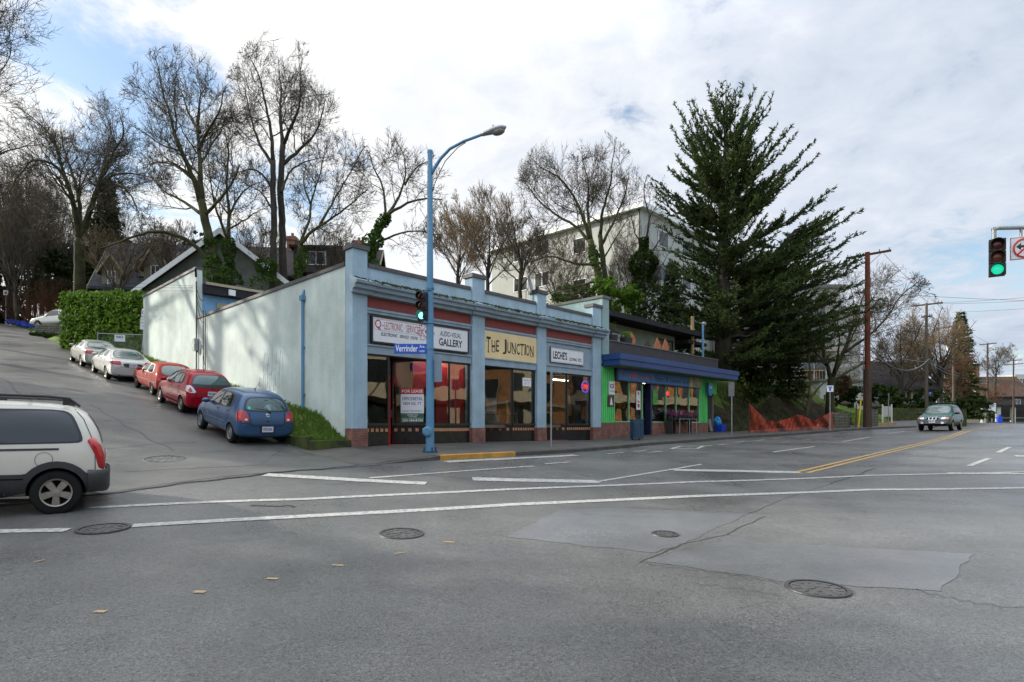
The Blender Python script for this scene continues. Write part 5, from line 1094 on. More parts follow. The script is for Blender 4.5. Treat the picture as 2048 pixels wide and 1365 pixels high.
# ---------------------------------------------------------------- vehicles
def _sub(mb, cutters, mats, name, parent, sub=2):
    me = bpy.data.meshes.new('tmp'); me.from_pydata(mb.v, [], mb.f); me.materials.append(mats[0]); me.update()
    o = bpy.data.objects.new('tmp', me); COL.objects.link(o); m = o.modifiers.new('s', 'SUBSURF'); m.levels = sub; m.render_levels = sub
    dg = bpy.context.evaluated_depsgraph_get(); dg.update(); e = o.evaluated_get(dg); m0 = e.to_mesh()
    vs = [v.co.copy() for v in m0.vertices]; bvh = BVHTree.FromPolygons(vs, [tuple(p.vertices) for p in m0.polygons]); e.to_mesh_clear()
    c = MB()
    for x, y0, y1, z, r in cutters: c.tube([(x, y0, z), (x, y1, z)], r, 28)
    cm = bpy.data.meshes.new('tmpc'); cm.from_pydata(c.v, [], c.f); cm.materials.append(mats[1]); cm.update(); co = bpy.data.objects.new('tmpc', cm); COL.objects.link(co)
    b = o.modifiers.new('b', 'BOOLEAN'); b.object = co; b.operation = 'DIFFERENCE'; b.solver = 'EXACT'; b.material_mode = 'TRANSFER'
    dg = bpy.context.evaluated_depsgraph_get(); dg.update(); fin = bpy.data.meshes.new_from_object(o.evaluated_get(dg)); fin.name = name
    bpy.data.objects.remove(o); bpy.data.objects.remove(co)
    fin.polygons.foreach_set('use_smooth', [True]*len(fin.polygons))
    ob = bpy.data.objects.new(name, fin); COL.objects.link(ob); ob.parent = parent
    try: fin.set_sharp_from_angle(angle=radians(40))
    except Exception: pass
    return ob, bvh
def body_cage(st):
    mb = MB(); n = None
    for x, zb, zl, zt, wb, wr in st:
        h = [(0, zb), (wb*.80, zb), (wb*.965, zb + .10*(zl-zb)+.02), (wb, zb + .52*(zl-zb)), (wb*.975, zl), (wr + (wb*.975-wr)*.12, zl + .88*(zt-zl)), (wr*.80, zt), (0, zt + .012)]
        ring = [(x, y, z) for y, z in h] + [(x, -y, z) for y, z in h[-2:0:-1]]; n = len(ring); mb.v += ring
    k = len(st); mb.f = [(i*n+j, i*n+(j+1)%n, (i+1)*n+(j+1)%n, (i+1)*n+j) for i in range(k-1) for j in range(n)]
    half = n//2
    for base, flip in ((0, 1), ((k-1)*n, 0)):
        for j in range(half):
            q = (base+j, base+(j+1), base+(n-j-1)%n, base+(n-j)%n)
            q = tuple(dict.fromkeys(q)); mb.f.append(q if flip else q[::-1])
    mb.m = [0]*len(mb.f); return mb
AX = {'L': (V((0,-1,0)), lambda p: V((p[0], 4, p[1]))), 'R': (V((0,1,0)), lambda p: V((p[0], -4, p[1]))), 'B': (V((1,0,0)), lambda p: V((-4, p[0], p[1]))), 'F': (V((-1,0,0)), lambda p: V((9, p[0], p[1]))), 'T': (V((0,0,-1)), lambda p: V((p[0], p[1], 5)))}
def panel(parent, name, bvh, poly, ax, material, off=.006, res=.07, both=False, smooth_n=2):
    if both:
        panel(parent, name, bvh, poly, 'L', material, off, res, False, smooth_n); return panel(parent, name, bvh, poly, 'R', material, off, res, False, smooth_n)
    P_ = [V(p) for p in poly]
    for _ in range(smooth_n):              # round the outline a little
        if len(P_) > 40 or smooth_n == 0: break
        P_ = [q for i in range(len(P_)) for q in (P_[i].lerp(P_[(i+1)%len(P_)], .18 if _ == 0 else .25), P_[i].lerp(P_[(i+1)%len(P_)], .82 if _ == 0 else .75))]
    out = []
    for i, p in enumerate(P_):
        q = P_[(i+1)%len(P_)]; n = max(1, int((q-p).length/res)); out += [p.lerp(q, j/n) for j in range(n)]
    xs = [p.x for p in out]; ys = [p.y for p in out]; inner = []
    def inside(p):
        c = False; n = len(out)
        for i in range(n):
            a, b = out[i], out[(i+1)%n]
            if (a.y > p.y) != (b.y > p.y) and p.x < (b.x-a.x)*(p.y-a.y)/(b.y-a.y)+a.x: c = not c
        return c
    x = min(xs) + res/2
    while x < max(xs):
        y = min(ys) + res/2
        while y < max(ys):
            p = V((x, y))
            if inside(p) and min((p-q).length for q in out) > res*.4: inner.append(p)
            y += res
        x += res
    n = len(out); r = geometry.delaunay_2d_cdt(out + inner, [(i, (i+1)%n) for i in range(n)], [], 1, 1e-5)
    d, org = AX[ax]; vs = []
    for p in r[0]:
        o = org(p); hit, nn, _, dist = bvh.ray_cast(o, d)
        cc = V((sum(q.x for q in out)/n, sum(q.y for q in out)/n)); s_ = 0
        while hit is None and s_ < 12: s_ += 1; hit, nn, _, dist = bvh.ray_cast(org(V((p.x, p.y)).lerp(cc, s_/12)), d)
        if hit is None: hit, nn = o + d*3.5, -d
        k = abs(nn.dot(d)); vs.append(hit - d*(off/max(.35, k)))
    mb = MB(); mb.v = [tuple(v) for v in vs]; mb.f = [tuple(f) for f in r[2]]; mb.m = [0]*len(mb.f)
    # orient faces outward
    fl_ = []
    for f in mb.f:
        a, b, c = (V(mb.v[i]) for i in f[:3]); fl_.append(f if (b-a).cross(c-a).dot(d) < 0 else f[::-1])
    mb.f = fl_
    return mb.build(name, material, parent, smooth=True)
def line_panel(parent, name, bvh, pts, w, ax, material, off=.004, both=False):
    """thin seam along a polyline"""
    for a_ in (('L', 'R') if both else (ax,)):
        d, org = AX[a_]; q = resample([V((*p, 0)) for p in pts], .06); ns = side_normals(q); mb = MB()
        for p, n in zip(q, ns):
            for s in (w/2, -w/2):
                hit, nn, _, _d = bvh.ray_cast(org((p.x+n.x*s, p.y+n.y*s)), d)
                if hit is None: hit, nn, _, _d = bvh.find_nearest(org((p.x, p.y)) + d*3.3); mb.v.append(tuple(hit + nn*off))
                else: mb.v.append(tuple(hit - d*(off/max(.35, abs(nn.dot(d))))))
        for i in range(len(q)-1):
            f = (2*i, 2*i+1, 2*i+3, 2*i+2); a, b, c = (V(mb.v[k]) for k in f[:3]); mb.f.append(f if (b-a).cross(c-a).dot(d) < 0 else f[::-1])
        mb.m = [0]*len(mb.f); o = mb.build(name, material, parent)
    return o
def wheel(parent, x, y, z, r, w, rim, spokes, side, cap=False):
    X = Matrix.Translation((x, y, z)) @ Matrix.Rotation(-side*pi/2, 4, 'X')
    t = MB(); t.lathe([(r*.62, -w/2), (r*.88, -w/2), (r*.97, -w*.42), (r, -w*.28), (r, w*.28), (r*.97, w*.42), (r*.88, w/2), (r*.62, w/2-.012)], 36, 0, X, caps=False)
    root = t.build('wheel', M['tyre'], parent, smooth=True)
    m = MB(); m.lathe([(r*.625, -w/2), (r*.625, w/2-.012), (r*.59, w/2-.004), (r*.55, w/2-.05), (.001, w/2-.09)], 32, 0, X, caps=False)
    m.build('rim_barrel', M['car_dark'] if not cap else rim, root, smooth=True)
    s = MB(); s.lathe([(r*.63, w/2-.010), (r*.62, w/2+.004), (r*.57, w/2-.004), (r*.555, w/2-.03)], 32, 0, X, caps=False); s.lathe([(r*.17, w/2-.06), (r*.16, w/2-.005), (.001, w/2)], 16, 0, X, caps=False)
    for k in range(spokes):
        an = 2*pi*k/spokes + .3; R = X @ Matrix.Rotation(an, 4, 'Z'); hw = r*(.30 if spokes <= 5 else .12)*.5; z1 = w/2 - .012
        s.add([(r*.13, -hw*.75, z1-.0), (r*.13, hw*.75, z1), (r*.59, hw*1.0, z1-.004), (r*.59, -hw*1.0, z1-.004), (r*.13, -hw*.9, z1-.05), (r*.13, hw*.9, z1-.05), (r*.59, hw*1.15, z1-.05), (r*.59, -hw*1.15, z1-.05)], [(0,3,2,1),(0,1,5,4),(1,2,6,5),(2,3,7,6),(3,0,4,7),(4,5,6,7)], 0, R)
    s.build('rim', rim, root)
    return root
def vehicle(label, cat, st, axles, r, tw, track, paint_m, rim, spokes, loc, yaw, pitch, roll=0.0, arch=1.12, cap=False, name='parked_car', group=None):
    """origin on the ground under the rear axle, x forward"""
    xr, xf = axles
    t = thing(name, label, cat, loc, 0, group); t.rotation_mode = 'QUATERNION'
    t.rotation_quaternion = (Matrix.Rotation(yaw, 3, 'Z') @ Matrix.Rotation(-pitch, 3, 'Y') @ Matrix.Rotation(roll, 3, 'X')).to_quaternion()
    st = [(s[0]-xr, *s[1:]) for s in st]; wm = max(s[4] for s in st)
    cut = [(x, s*(track/2-tw*.62), s*(wm+.2), r, r*arch) for x in (0, xf-xr) for s in (1, -1)]
    b, bvh = _sub(body_cage(st), cut, [paint_m, M['car_dark']], 'body', t)
    for x in (0, xf-xr):
        for s in (1, -1): wheel(t, x, s*track/2, r, r, tw, rim, spokes, s, cap)
    t['xr'] = xr; del t['xr']
    return t, bvh, xr
def plate(t, x, z, txt, back=True, blue=True):
    s = -1 if back else 1
    X = Matrix.Translation((x, 0, z)) @ Matrix.Rotation(-pi/2 if back else pi/2, 4, 'Z')
    o = MB().box(-.16, .16, -.006, .006, -.08, .08, 0, X).build('number_plate', M['plate'], t)
    text(MB(), txt, -.13, .13, -.035, .045, -.009, 0, .02, 0, X).build('lettering', M['ink_navy'], o)
def mirror(t, x, y, z, s, m, w=.12):
    mb = MB(); mb.sphere((x, s*(y+.10), z), (.075, w, .075), 10, 6); mb.box(x-.02, x+.03, min(s*y, s*(y+.06))-.02, max(s*y, s*(y+.06))+.02, z-.05, z-.02); mb.build('mirror', m, t, smooth=True)
def handle(t, bvh, x, z, m, w=.17):
    for a in 'LR': panel(t, 'door_handle', bvh, [(x-w/2, z-.018), (x+w/2, z-.022), (x+w/2, z+.022), (x-w/2, z+.018)], a, m, .025, .05)
def ring_badge(t, x, z, r, oval=1.0, back=True):
    mb = MB(); mb.tube([(x, r*1.35*cos(u), z + r*sin(u)) for u in lin(0, 2*pi, 20)], .010, 5, cap=False); mb.tube([(x, r*.5*cos(u), z + r*.95*sin(u)) for u in lin(0, 2*pi, 16)], .008, 5, cap=False); mb.tube([(x, r*1.1*cos(u), z + r*.45 + r*.3*sin(u)) for u in lin(0, 2*pi, 16)], .008, 5, cap=False); mb.build('emblem', M['chrome'], t)
UP = TH + pi/2
GR = math.atan(.175)
def side_pos(tt, inward=0.0):              # rear axle spot of a car parked on the hill, tt metres up from the blue hatchback
    a, b = -2.05 + inward, 1.94 + tt; p = L(a, b); return V((p.x, p.y, H(p.x, p.y) + .01))
def slope(tt, wb):
    p, q = side_pos(tt), side_pos(tt+wb); return atan2(q.z-p.z, wb)

# --- blue hatchback nearest the corner
ST = [(0,.34,.60,.64,.70,.60),(.025,.27,.70,.78,.79,.70),(.09,.23,.86,.94,.828,.72),(.20,.21,.92,1.16,.84,.66),(.36,.20,.94,1.42,.845,.60),(.58,.20,.94,1.495,.845,.575),(1.2,.19,.93,1.53,.845,.585),(1.9,.19,.91,1.51,.845,.58),(2.3,.19,.90,1.40,.845,.575),(2.75,.19,.90,1.12,.84,.60),(2.98,.19,.88,.98,.84,.68),(3.3,.20,.80,.90,.82,.62),(3.58,.22,.66,.76,.77,.52),(3.71,.27,.56,.61,.68,.45),(3.75,.34,.50,.53,.60,.4)]
t, bv, xr = vehicle('blue hatchback parked nearest the corner, tail to the street', 'car', ST, (.62, 3.08), .285, .185, 1.47, M['p_blue'], M['hubcap'], 9, side_pos(0), UP, slope(0, 2.46), cap=True)
S = lambda pts, xr_: [(x-xr_, z) for x, z in pts]
panel(t, 'rear_window', bv, [(-.60,.985),(.60,.985),(.655,1.08),(.50,1.385),(-.50,1.385),(-.655,1.08)], 'B', M['frame_dark'], .004, .06)
panel(t, 'rear_glass', bv, [(-.55,1.02),(.55,1.02),(.60,1.09),(.465,1.36),(-.465,1.36),(-.60,1.09)], 'B', M['car_glass_teal'], .009, .06)
panel(t, 'window_surround', bv, S([(.62,.99),(2.72,.95),(2.22,1.35),(1.95,1.41),(1.2,1.425),(.75,1.37)], xr), 'L', M['car_black'], .004, .07, both=True)
panel(t, 'side_window', bv, S([(.80,1.015),(1.53,.995),(1.53,1.385),(1.2,1.39),(.9,1.35)], xr), 'L', M['car_glass'], .009, .06, both=True); panel(t, 'side_window', bv, S([(1.63,.995),(2.52,.975),(2.14,1.32),(1.92,1.375),(1.63,1.385)], xr), 'L', M['car_glass'], .009, .06, both=True)
panel(t, 'windscreen', bv, [(-.60,1.02),(.60,1.02),(.50,1.36),(-.50,1.36)], 'F', M['car_glass'], .008, .08)
for s in (1, -1):
    a = 'L' if s > 0 else 'R'
    panel(t, 'tail_light', bv, [(s*.50,.70),(s*.80,.72),(s*.83,.95),(s*.72,1.03),(s*.60,.98)], 'B', M['lamp_red'], .010, .05); panel(t, 'tail_light', bv, S([(.03,.72),(.17,.74),(.26,1.00),(.10,.99)], xr), a, M['lamp_red'], .010, .05)
    panel(t, 'headlight', bv, [(s*.42,.62),(s*.70,.60),(s*.74,.76),(s*.55,.76)], 'F', M['lamp_clear'], .008, .05)
    mirror(t, 2.42-xr, .80, 1.0, s, M['p_blue'])
panel(t, 'reversing_light', bv, [(.56,.74),(.66,.74),(.66,.80),(.58,.80)], 'B', M['lamp_clear'], .016, .04); panel(t, 'reversing_light', bv, [(-.56,.74),(-.66,.74),(-.66,.80),(-.58,.80)], 'B', M['lamp_clear'], .016, .04)
line_panel(t, 'tailgate_seam', bv, [(-.52,.96),(-.50,.66),(-.42,.585),(.42,.585),(.50,.66),(.52,.96)], .014, 'B', M['car_dark'])
line_panel(t, 'bumper_seam', bv, [(-.80,.66),(-.5,.655)], .012, 'B', M['car_dark']); line_panel(t, 'bumper_seam', bv, [(.5,.655),(.80,.66)], .012, 'B', M['car_dark'])
line_panel(t, 'door_seam', bv, S([(1.58,.30),(1.58,.98)], xr), .012, 'L', M['car_dark'], both=True); line_panel(t, 'door_seam', bv, S([(2.72,.34),(2.74,.94)], xr), .012, 'L', M['car_dark'], both=True); line_panel(t, 'door_seam', bv, S([(.95,.62),(.80,.75),(.78,.98)], xr), .012, 'L', M['car_dark'], both=True)
line_panel(t, 'side_trim', bv, S([(.98,.58),(2.68,.56)], xr), .022, 'L', M['hubcap'], .010, both=True)
handle(t, bv, 1.75-xr, .88, M['p_blue']); handle(t, bv, .98-xr, .90, M['p_blue'])
MB().box(-.20, .20, -.05, .02, -.105, .105, 0, Matrix.Translation((-xr+.02, 0, .49)) @ Matrix.Rotation(-pi/2, 4, 'Z')).build('plate_recess', M['car_black'], t); plate(t, -xr-.036, .49, 'FX2-50L')
ring_badge(t, .075-xr-.03, .89, .045)
MB().tube([(.10-xr, -.05, .99), (.135-xr, .0, 1.045), (.15-xr, .33, 1.065)], .016, 5).sphere((.085-xr, -.08, .985), .035, 8, 5).build('wiper', M['car_black'], t)
MB().tube([(1.05-xr, 0, 1.54), (.75-xr, 0, 1.78)], .006, 5).sphere((1.05-xr, 0, 1.55), (.05, .025, .02), 8, 5).build('antenna', M['car_black'], t)
MB().sphere((.035-xr-.04, 0, .73), (.015, .03, .025), 8, 5).build('tailgate_lock', M['car_black'], t)
panel(t, 'window_sticker', bv, [(.46,1.05),(.54,1.05),(.54,1.13),(.46,1.13)], 'B', mat('sticker_teal', (.05,.45,.38), .4), .012, .05)
panel(t, 'parcel_clutter', bv, [(-.30,1.04),(.12,1.03),(.06,1.13),(-.08,1.21),(-.22,1.15)], 'B', mat('clutter_pale', (.15,.22,.21), .35, .5, 9), .0105, .05)

# --- red compact hatchback
ST = [(0,.34,.62,.66,.72,.62),(.03,.27,.74,.82,.80,.70),(.10,.23,.90,1.00,.835,.72),(.26,.21,.95,1.26,.845,.64),(.45,.20,.96,1.45,.847,.60),(.75,.20,.95,1.52,.847,.585),(1.3,.19,.94,1.535,.847,.59),(1.9,.19,.92,1.50,.847,.585),(2.35,.19,.90,1.37,.845,.58),(2.95,.19,.88,1.06,.84,.62),(3.2,.19,.85,.94,.83,.68),(3.55,.20,.77,.84,.80,.62),(3.9,.23,.62,.68,.72,.48),(4.0,.28,.54,.57,.62,.42)]
t, bv, xr = vehicle('bright red compact hatchback with black roof rack lines between the blue car and the faded red car', 'car', ST, (.70, 3.20), .30, .185, 1.48, M['p_red'], M['alloy'], 7, side_pos(5.6, .38), UP, slope(5.6, 2.5)); t['label'] = 'bright glossy red compact hatchback parked behind the blue hatchback'
panel(t, 'rear_window', bv, [(-.66,.985),(.66,.985),(.70,1.08),(.50,1.44),(-.50,1.44),(-.70,1.08)], 'B', M['frame_dark'], .004, .06); panel(t, 'rear_glass', bv, [(-.60,1.10),(.60,1.10),(.63,1.14),(.46,1.41),(-.46,1.41),(-.63,1.14)], 'B', M['car_glass_teal'], .009, .06)
panel(t, 'window_surround', bv, S([(.70,1.10),(1.0,1.0),(2.85,.94),(2.35,1.32),(2.0,1.41),(1.3,1.44),(.9,1.40)], xr), 'L', M['car_black'], .004, .07, both=True)
panel(t, 'side_window', bv, S([(.85,1.13),(1.06,1.05),(1.12,1.395),(.95,1.36)], xr), 'L', M['car_glass'], .009, .05, both=True); panel(t, 'side_window', bv, S([(1.12,1.03),(1.70,1.01),(1.70,1.39),(1.18,1.40)], xr), 'L', M['car_glass'], .009, .06, both=True); panel(t, 'side_window', bv, S([(1.78,1.005),(2.68,.97),(2.28,1.29),(1.98,1.37),(1.78,1.385)], xr), 'L', M['car_glass'], .009, .06, both=True)
for s in (1, -1):
    a = 'L' if s > 0 else 'R'
    panel(t, 'tail_light', bv, [(s*.52,.80),(s*.80,.80),(s*.83,1.02),(s*.70,1.06),(s*.60,.96)], 'B', M['lamp_clear'], .010, .05); panel(t, 'tail_light', bv, S([(.04,.82),(.24,.86),(.33,1.04),(.12,1.04)], xr), a, M['lamp_clear'], .010, .05); panel(t, 'tail_light_red', bv, [(s*.64,.83),(s*.78,.83),(s*.80,.98),(s*.70,.99)], 'B', M['lamp_red'], .015, .05)
    panel(t, 'headlight', bv, [(s*.40,.62),(s*.70,.60),(s*.74,.78),(s*.55,.74)], 'F', M['lamp_clear'], .008, .05)
    mirror(t, 2.55-xr, .80, 1.0, s, M['p_red'])
panel(t, 'windscreen', bv, [(-.60,1.02),(.60,1.02),(.50,1.38),(-.50,1.38)], 'F', M['car_glass'], .008, .08)
line_panel(t, 'tailgate_seam', bv, [(-.56,.98),(-.54,.66),(-.46,.56),(.46,.56),(.54,.66),(.56,.98)], .014, 'B', M['car_dark']); line_panel(t, 'door_seam', bv, S([(1.74,.30),(1.74,1.0)], xr), .012, 'L', M['car_dark'], both=True); line_panel(t, 'door_seam', bv, S([(2.82,.34),(2.84,.94)], xr), .012, 'L', M['car_dark'], both=True); line_panel(t, 'door_seam', bv, S([(1.05,.62),(.95,.75),(.95,1.02)], xr), .012, 'L', M['car_dark'], both=True)
panel(t, 'side_skirt', bv, S([(1.05,.24),(2.85,.24),(2.85,.33),(1.05,.33)], xr), 'L', M['p_red'], .03, .08, both=True, smooth_n=1)
handle(t, bv, 1.92-xr, .88, M['p_red']); handle(t, bv, 1.15-xr, .91, M['p_red'])
panel(t, 'plate_recess', bv, [(-.22,.70),(.22,.70),(.22,.90),(-.22,.90)], 'B', M['p_red'], .004, .08); plate(t, -xr-.02, .79, 'BC4-81K')
text(MB(), 'H', -.055, .055, -.05, .05, 0, 0, .03, 0, Matrix.Translation((.10-xr-.03, 0, .98)) @ Matrix.Rotation(-pi/2, 4, 'Z')).build('emblem', M['chrome'], t)
MB().tube([(1.0-xr, 0, 1.54), (.9-xr, 0, 1.72)], .006, 5).sphere((1.0-xr, 0, 1.55), (.05, .025, .02), 8, 5).build('antenna', M['car_black'], t)
MB().tube([(.2-xr, -.05, 1.10), (.23-xr, .30, 1.14)], .014, 5).build('wiper', M['car_black'], t)

# --- old faded red hatchback
ST = [(0,.36,.60,.64,.72,.62),(.03,.30,.72,.78,.79,.70),(.10,.26,.80,.88,.815,.72),(.30,.23,.84,1.08,.82,.66),(.62,.22,.85,1.30,.82,.60),(.80,.21,.85,1.335,.82,.585),(1.4,.20,.84,1.345,.82,.585),(2.0,.20,.83,1.32,.82,.58),(2.35,.20,.82,1.20,.82,.585),(2.75,.20,.81,.96,.815,.62),(2.95,.20,.80,.88,.81,.68),(3.5,.21,.74,.80,.79,.66),(3.85,.24,.66,.70,.75,.58),(3.95,.30,.58,.61,.68,.5)]
t, bv, xr = vehicle('old faded red hatchback between the glossy red car and the silver saloon', 'car', ST, (.72, 3.10), .28, .175, 1.42, M['p_red_old'], M['car_black'], 5, side_pos(10.2, .62), UP, slope(10.2, 2.4), cap=True)
panel(t, 'rear_window', bv, [(-.60,.90),(.60,.90),(.50,1.28),(-.50,1.28)], 'B', M['car_glass_teal'], .006, .06)
panel(t, 'window_surround', bv, S([(.62,.90),(2.62,.865),(2.12,1.22),(1.9,1.27),(1.0,1.275)], xr), 'L', M['car_black'], .004, .07, both=True); panel(t, 'side_window', bv, S([(.78,.93),(1.52,.915),(1.52,1.235),(1.05,1.24)], xr), 'L', M['car_glass'], .009, .06, both=True); panel(t, 'side_window', bv, S([(1.60,.915),(2.42,.895),(2.06,1.185),(1.86,1.23),(1.60,1.235)], xr), 'L', M['car_glass'], .009, .06, both=True)
for s in (1, -1):
    panel(t, 'tail_light', bv, [(s*.42,.66),(s*.78,.66),(s*.80,.80),(s*.42,.80)], 'B', M['lamp_red'], .010, .05); panel(t, 'headlight', bv, [(s*.40,.60),(s*.72,.60),(s*.74,.70),(s*.40,.70)], 'F', M['lamp_clear'], .008, .05); mirror(t, 2.35-xr, .78, .93, s, M['p_red_old'])
panel(t, 'windscreen', bv, [(-.60,.94),(.60,.94),(.50,1.22),(-.50,1.22)], 'F', M['car_glass'], .008, .08)
line_panel(t, 'door_seam', bv, S([(1.44,.30),(1.46,.92)], xr), .012, 'L', M['car_dark'], both=True); line_panel(t, 'door_seam', bv, S([(2.66,.34),(2.68,.88)], xr), .012, 'L', M['car_dark'], both=True); line_panel(t, 'side_trim', bv, S([(.15,.56),(3.8,.54)], xr), .03, 'L', M['car_black'], .008, both=True)
handle(t, bv, 1.56-xr, .78, M['car_black']); panel(t, 'rear_bumper', bv, [(-.76,.42),(.76,.42),(.76,.56),(-.76,.56)], 'B', M['car_black'], .03, .08); plate(t, -xr-.05, .62, '281-LHK')

# --- silver saloon and grey saloon
def saloon(label, paint_m, tt, inw, txt, rim, glass):
    ST = [(0,.36,.66,.70,.74,.64),(.04,.28,.84,.92,.84,.74),(.14,.24,.95,1.02,.885,.78),(.55,.21,.97,1.06,.905,.76),(.80,.20,.97,1.14,.91,.70),(1.25,.19,.96,1.36,.915,.60),(1.6,.19,.95,1.425,.915,.585),(2.2,.19,.93,1.44,.915,.59),(2.7,.19,.92,1.38,.915,.59),(3.1,.19,.91,1.20,.91,.62),(3.5,.19,.90,1.00,.905,.70),(4.0,.20,.80,.90,.88,.68),(4.5,.22,.68,.76,.81,.55),(4.68,.28,.58,.62,.72,.48),(4.73,.36,.52,.55,.64,.44)]
    t, bv, xr = vehicle(label, 'car', ST, (.98, 3.72), .315, .20, 1.56, paint_m, rim, 10, side_pos(tt, inw), UP, slope(tt, 2.7))
    panel(t, 'rear_window', bv, [(-.70,1.055),(.70,1.055),(.53,1.39),(-.53,1.39)], 'B', M['frame_dark'], .004, .06); panel(t, 'rear_glass', bv, [(-.65,1.075),(.65,1.075),(.50,1.37),(-.50,1.37)], 'B', glass, .009, .06)
    panel(t, 'window_surround', bv, S([(1.02,1.05),(1.5,.99),(3.30,.965),(2.78,1.30),(2.3,1.375),(1.7,1.37),(1.3,1.27)], xr), 'L', M['car_black'], .004, .07, both=True)
    panel(t, 'side_window', bv, S([(1.25,1.06),(1.98,1.015),(1.98,1.34),(1.68,1.335),(1.42,1.26)], xr), 'L', M['car_glass_teal'], .009, .06, both=True); panel(t, 'side_window', bv, S([(2.06,1.01),(3.10,.99),(2.70,1.26),(2.3,1.335),(2.06,1.34)], xr), 'L', M['car_glass_teal'], .009, .06, both=True)
    for s in (1, -1):
        a = 'L' if s > 0 else 'R'
        panel(t, 'tail_light', bv, [(s*.48,.78),(s*.86,.80),(s*.88,.96),(s*.48,.98)], 'B', M['lamp_red'], .010, .05); panel(t, 'tail_light', bv, S([(.05,.80),(.28,.88),(.36,.97),(.10,.97)], xr), a, M['lamp_red'], .010, .05); panel(t, 'headlight', bv, [(s*.42,.60),(s*.76,.58),(s*.80,.72),(s*.55,.72)], 'F', M['lamp_clear'], .008, .05)
        mirror(t, 3.0-xr, .86, 1.02, s, paint_m)
    panel(t, 'windscreen', bv, [(-.66,1.02),(.66,1.02),(.54,1.36),(-.54,1.36)], 'F', M['car_glass'], .008, .08)
    line_panel(t, 'boot_seam', bv, [(-.50,1.0),(-.48,.70),(.48,.70),(.50,1.0)], .014, 'B', M['car_dark']); line_panel(t, 'door_seam', bv, S([(2.02,.30),(2.02,1.0)], xr), .012, 'L', M['car_dark'], both=True); line_panel(t, 'door_seam', bv, S([(3.25,.34),(3.28,.96)], xr), .012, 'L', M['car_dark'], both=True); line_panel(t, 'door_seam', bv, S([(1.38,.62),(1.25,.8),(1.28,1.02)], xr), .012, 'L', M['car_dark'], both=True)
    handle(t, bv, 2.2-xr, .90, paint_m); handle(t, bv, 1.45-xr, .92, paint_m)
    panel(t, 'plate_recess', bv, [(-.36,.70),(.36,.70),(.42,.88),(-.42,.88)], 'B', M['car_black'], .006, .08); plate(t, -xr-.025, .79, txt)
    MB().tube([(-xr+.15, .55, .30), (-xr-.02, .55, .29)], .04, 10).build('exhaust_pipe', M['steel_dark'], t)
    return t
saloon('silver four-door saloon with red tail lights parked before the faded red car', M['p_silver'], 15.4, .15, '815-MVN', M['alloy'], M['car_glass_teal'])
saloon('grey saloon parked highest on the hill ahead of the silver saloon', M['p_grey'], 21.0, .15, 'AX7-03P', M['alloy'], M['car_glass_teal'])

# --- white minivan crossing in the foreground (only its rear is in view)
ST = [(0,.38,.66,.70,.84,.76),(.03,.32,.80,1.0,.905,.80),(.09,.29,.98,1.30,.925,.76),(.22,.28,1.02,1.52,.93,.72),(.42,.27,1.03,1.66,.93,.69),(.8,.26,1.03,1.70,.93,.69),(1.6,.25,1.02,1.715,.93,.69),(2.6,.24,1.01,1.70,.93,.69),(3.2,.24,1.00,1.60,.93,.67),(3.8,.24,.99,1.26,.92,.68),(4.25,.24,.96,1.05,.91,.74),(4.7,.25,.86,.92,.86,.66),(5.0,.29,.70,.74,.76,.55),(5.1,.36,.60,.63,.68,.48)]
vz = H(-7.2, 9.15)
vy = pi + .60; rot = Matrix.Rotation(vy, 3, 'Z'); rw = V(P(105, 0, 9.15)[:2]).to_3d()
loc = rw - rot @ V((.04, .86, 0)); loc.z = -1.41
t, bv, xr = vehicle('white minivan with dark grey lower cladding driving out of the left edge', 'van', ST, (.62, 4.02), .335, .225, 1.60, M['p_white'], M['alloy'], 5, loc, vy, .02, 0.0, 1.14, name='minivan')
t.scale = (1, 1, 1.04)
panel(t, 'window_surround', bv, S([(.27,1.095),(.50,1.075),(3.60,1.0),(3.10,1.45),(2.8,1.545),(.62,1.60),(.44,1.53)], xr), 'L', M['car_black'], .004, .08, both=True)
panel(t, 'side_window', bv, S([(.31,1.11),(.55,1.095),(1.50,1.065),(1.60,1.53),(.64,1.575),(.47,1.50)], xr), 'L', M['car_glass_black'], .010, .07, both=True); panel(t, 'side_window', bv, S([(1.55,1.065),(2.50,1.04),(2.50,1.525),(1.65,1.53)], xr), 'L', M['car_glass_black'], .010, .07, both=True); panel(t, 'side_window', bv, S([(2.56,1.04),(3.45,1.02),(3.05,1.41),(2.75,1.51),(2.56,1.52)], xr), 'L', M['car_glass'], .010, .07, both=True)
panel(t, 'rear_window', bv, [(-.72,1.08),(.72,1.08),(.62,1.55),(-.62,1.55)], 'B', M['car_glass_black'], .008, .07); panel(t, 'windscreen', bv, [(-.74,1.08),(.74,1.08),(.62,1.58),(-.62,1.58)], 'F', M['car_glass'], .008, .09)
clad_ = S([(.03,.30),(.60,.28),(.60,.60),(.57,.74),(.06,.70)], xr)
def arch_poly(cx, cz, r0, x0, x1, zt, zb):
    """cladding strip with a wheel-arch cut-out"""
    an = [pi*k/14 for k in range(15)]
    return [(x0, zb), (x0, zt)] + [(cx + (r0+.10)*cos(pi-u), max(zt, cz + (r0+.10)*sin(u))) for u in an] + [(x1, zt), (x1, zb)] + [(cx + r0*cos(u), max(zb, cz + r0*sin(u))) for u in an]
panel(t, 'lower_cladding', bv, arch_poly(0, .335, .375, -.46, .62, .62, .29), 'L', M['cladding'], .022, .05, both=True, smooth_n=0)
panel(t, 'lower_cladding', bv, [(.62,.27),(2.42,.26),(2.42,.62),(.62,.62)], 'L', M['cladding'], .022, .09, both=True, smooth_n=0)
panel(t, 'lower_cladding', bv, arch_poly(3.04, .335, .375, 2.42, 4.0, .62, .28), 'L', M['cladding'], .022, .05, both=True, smooth_n=0)
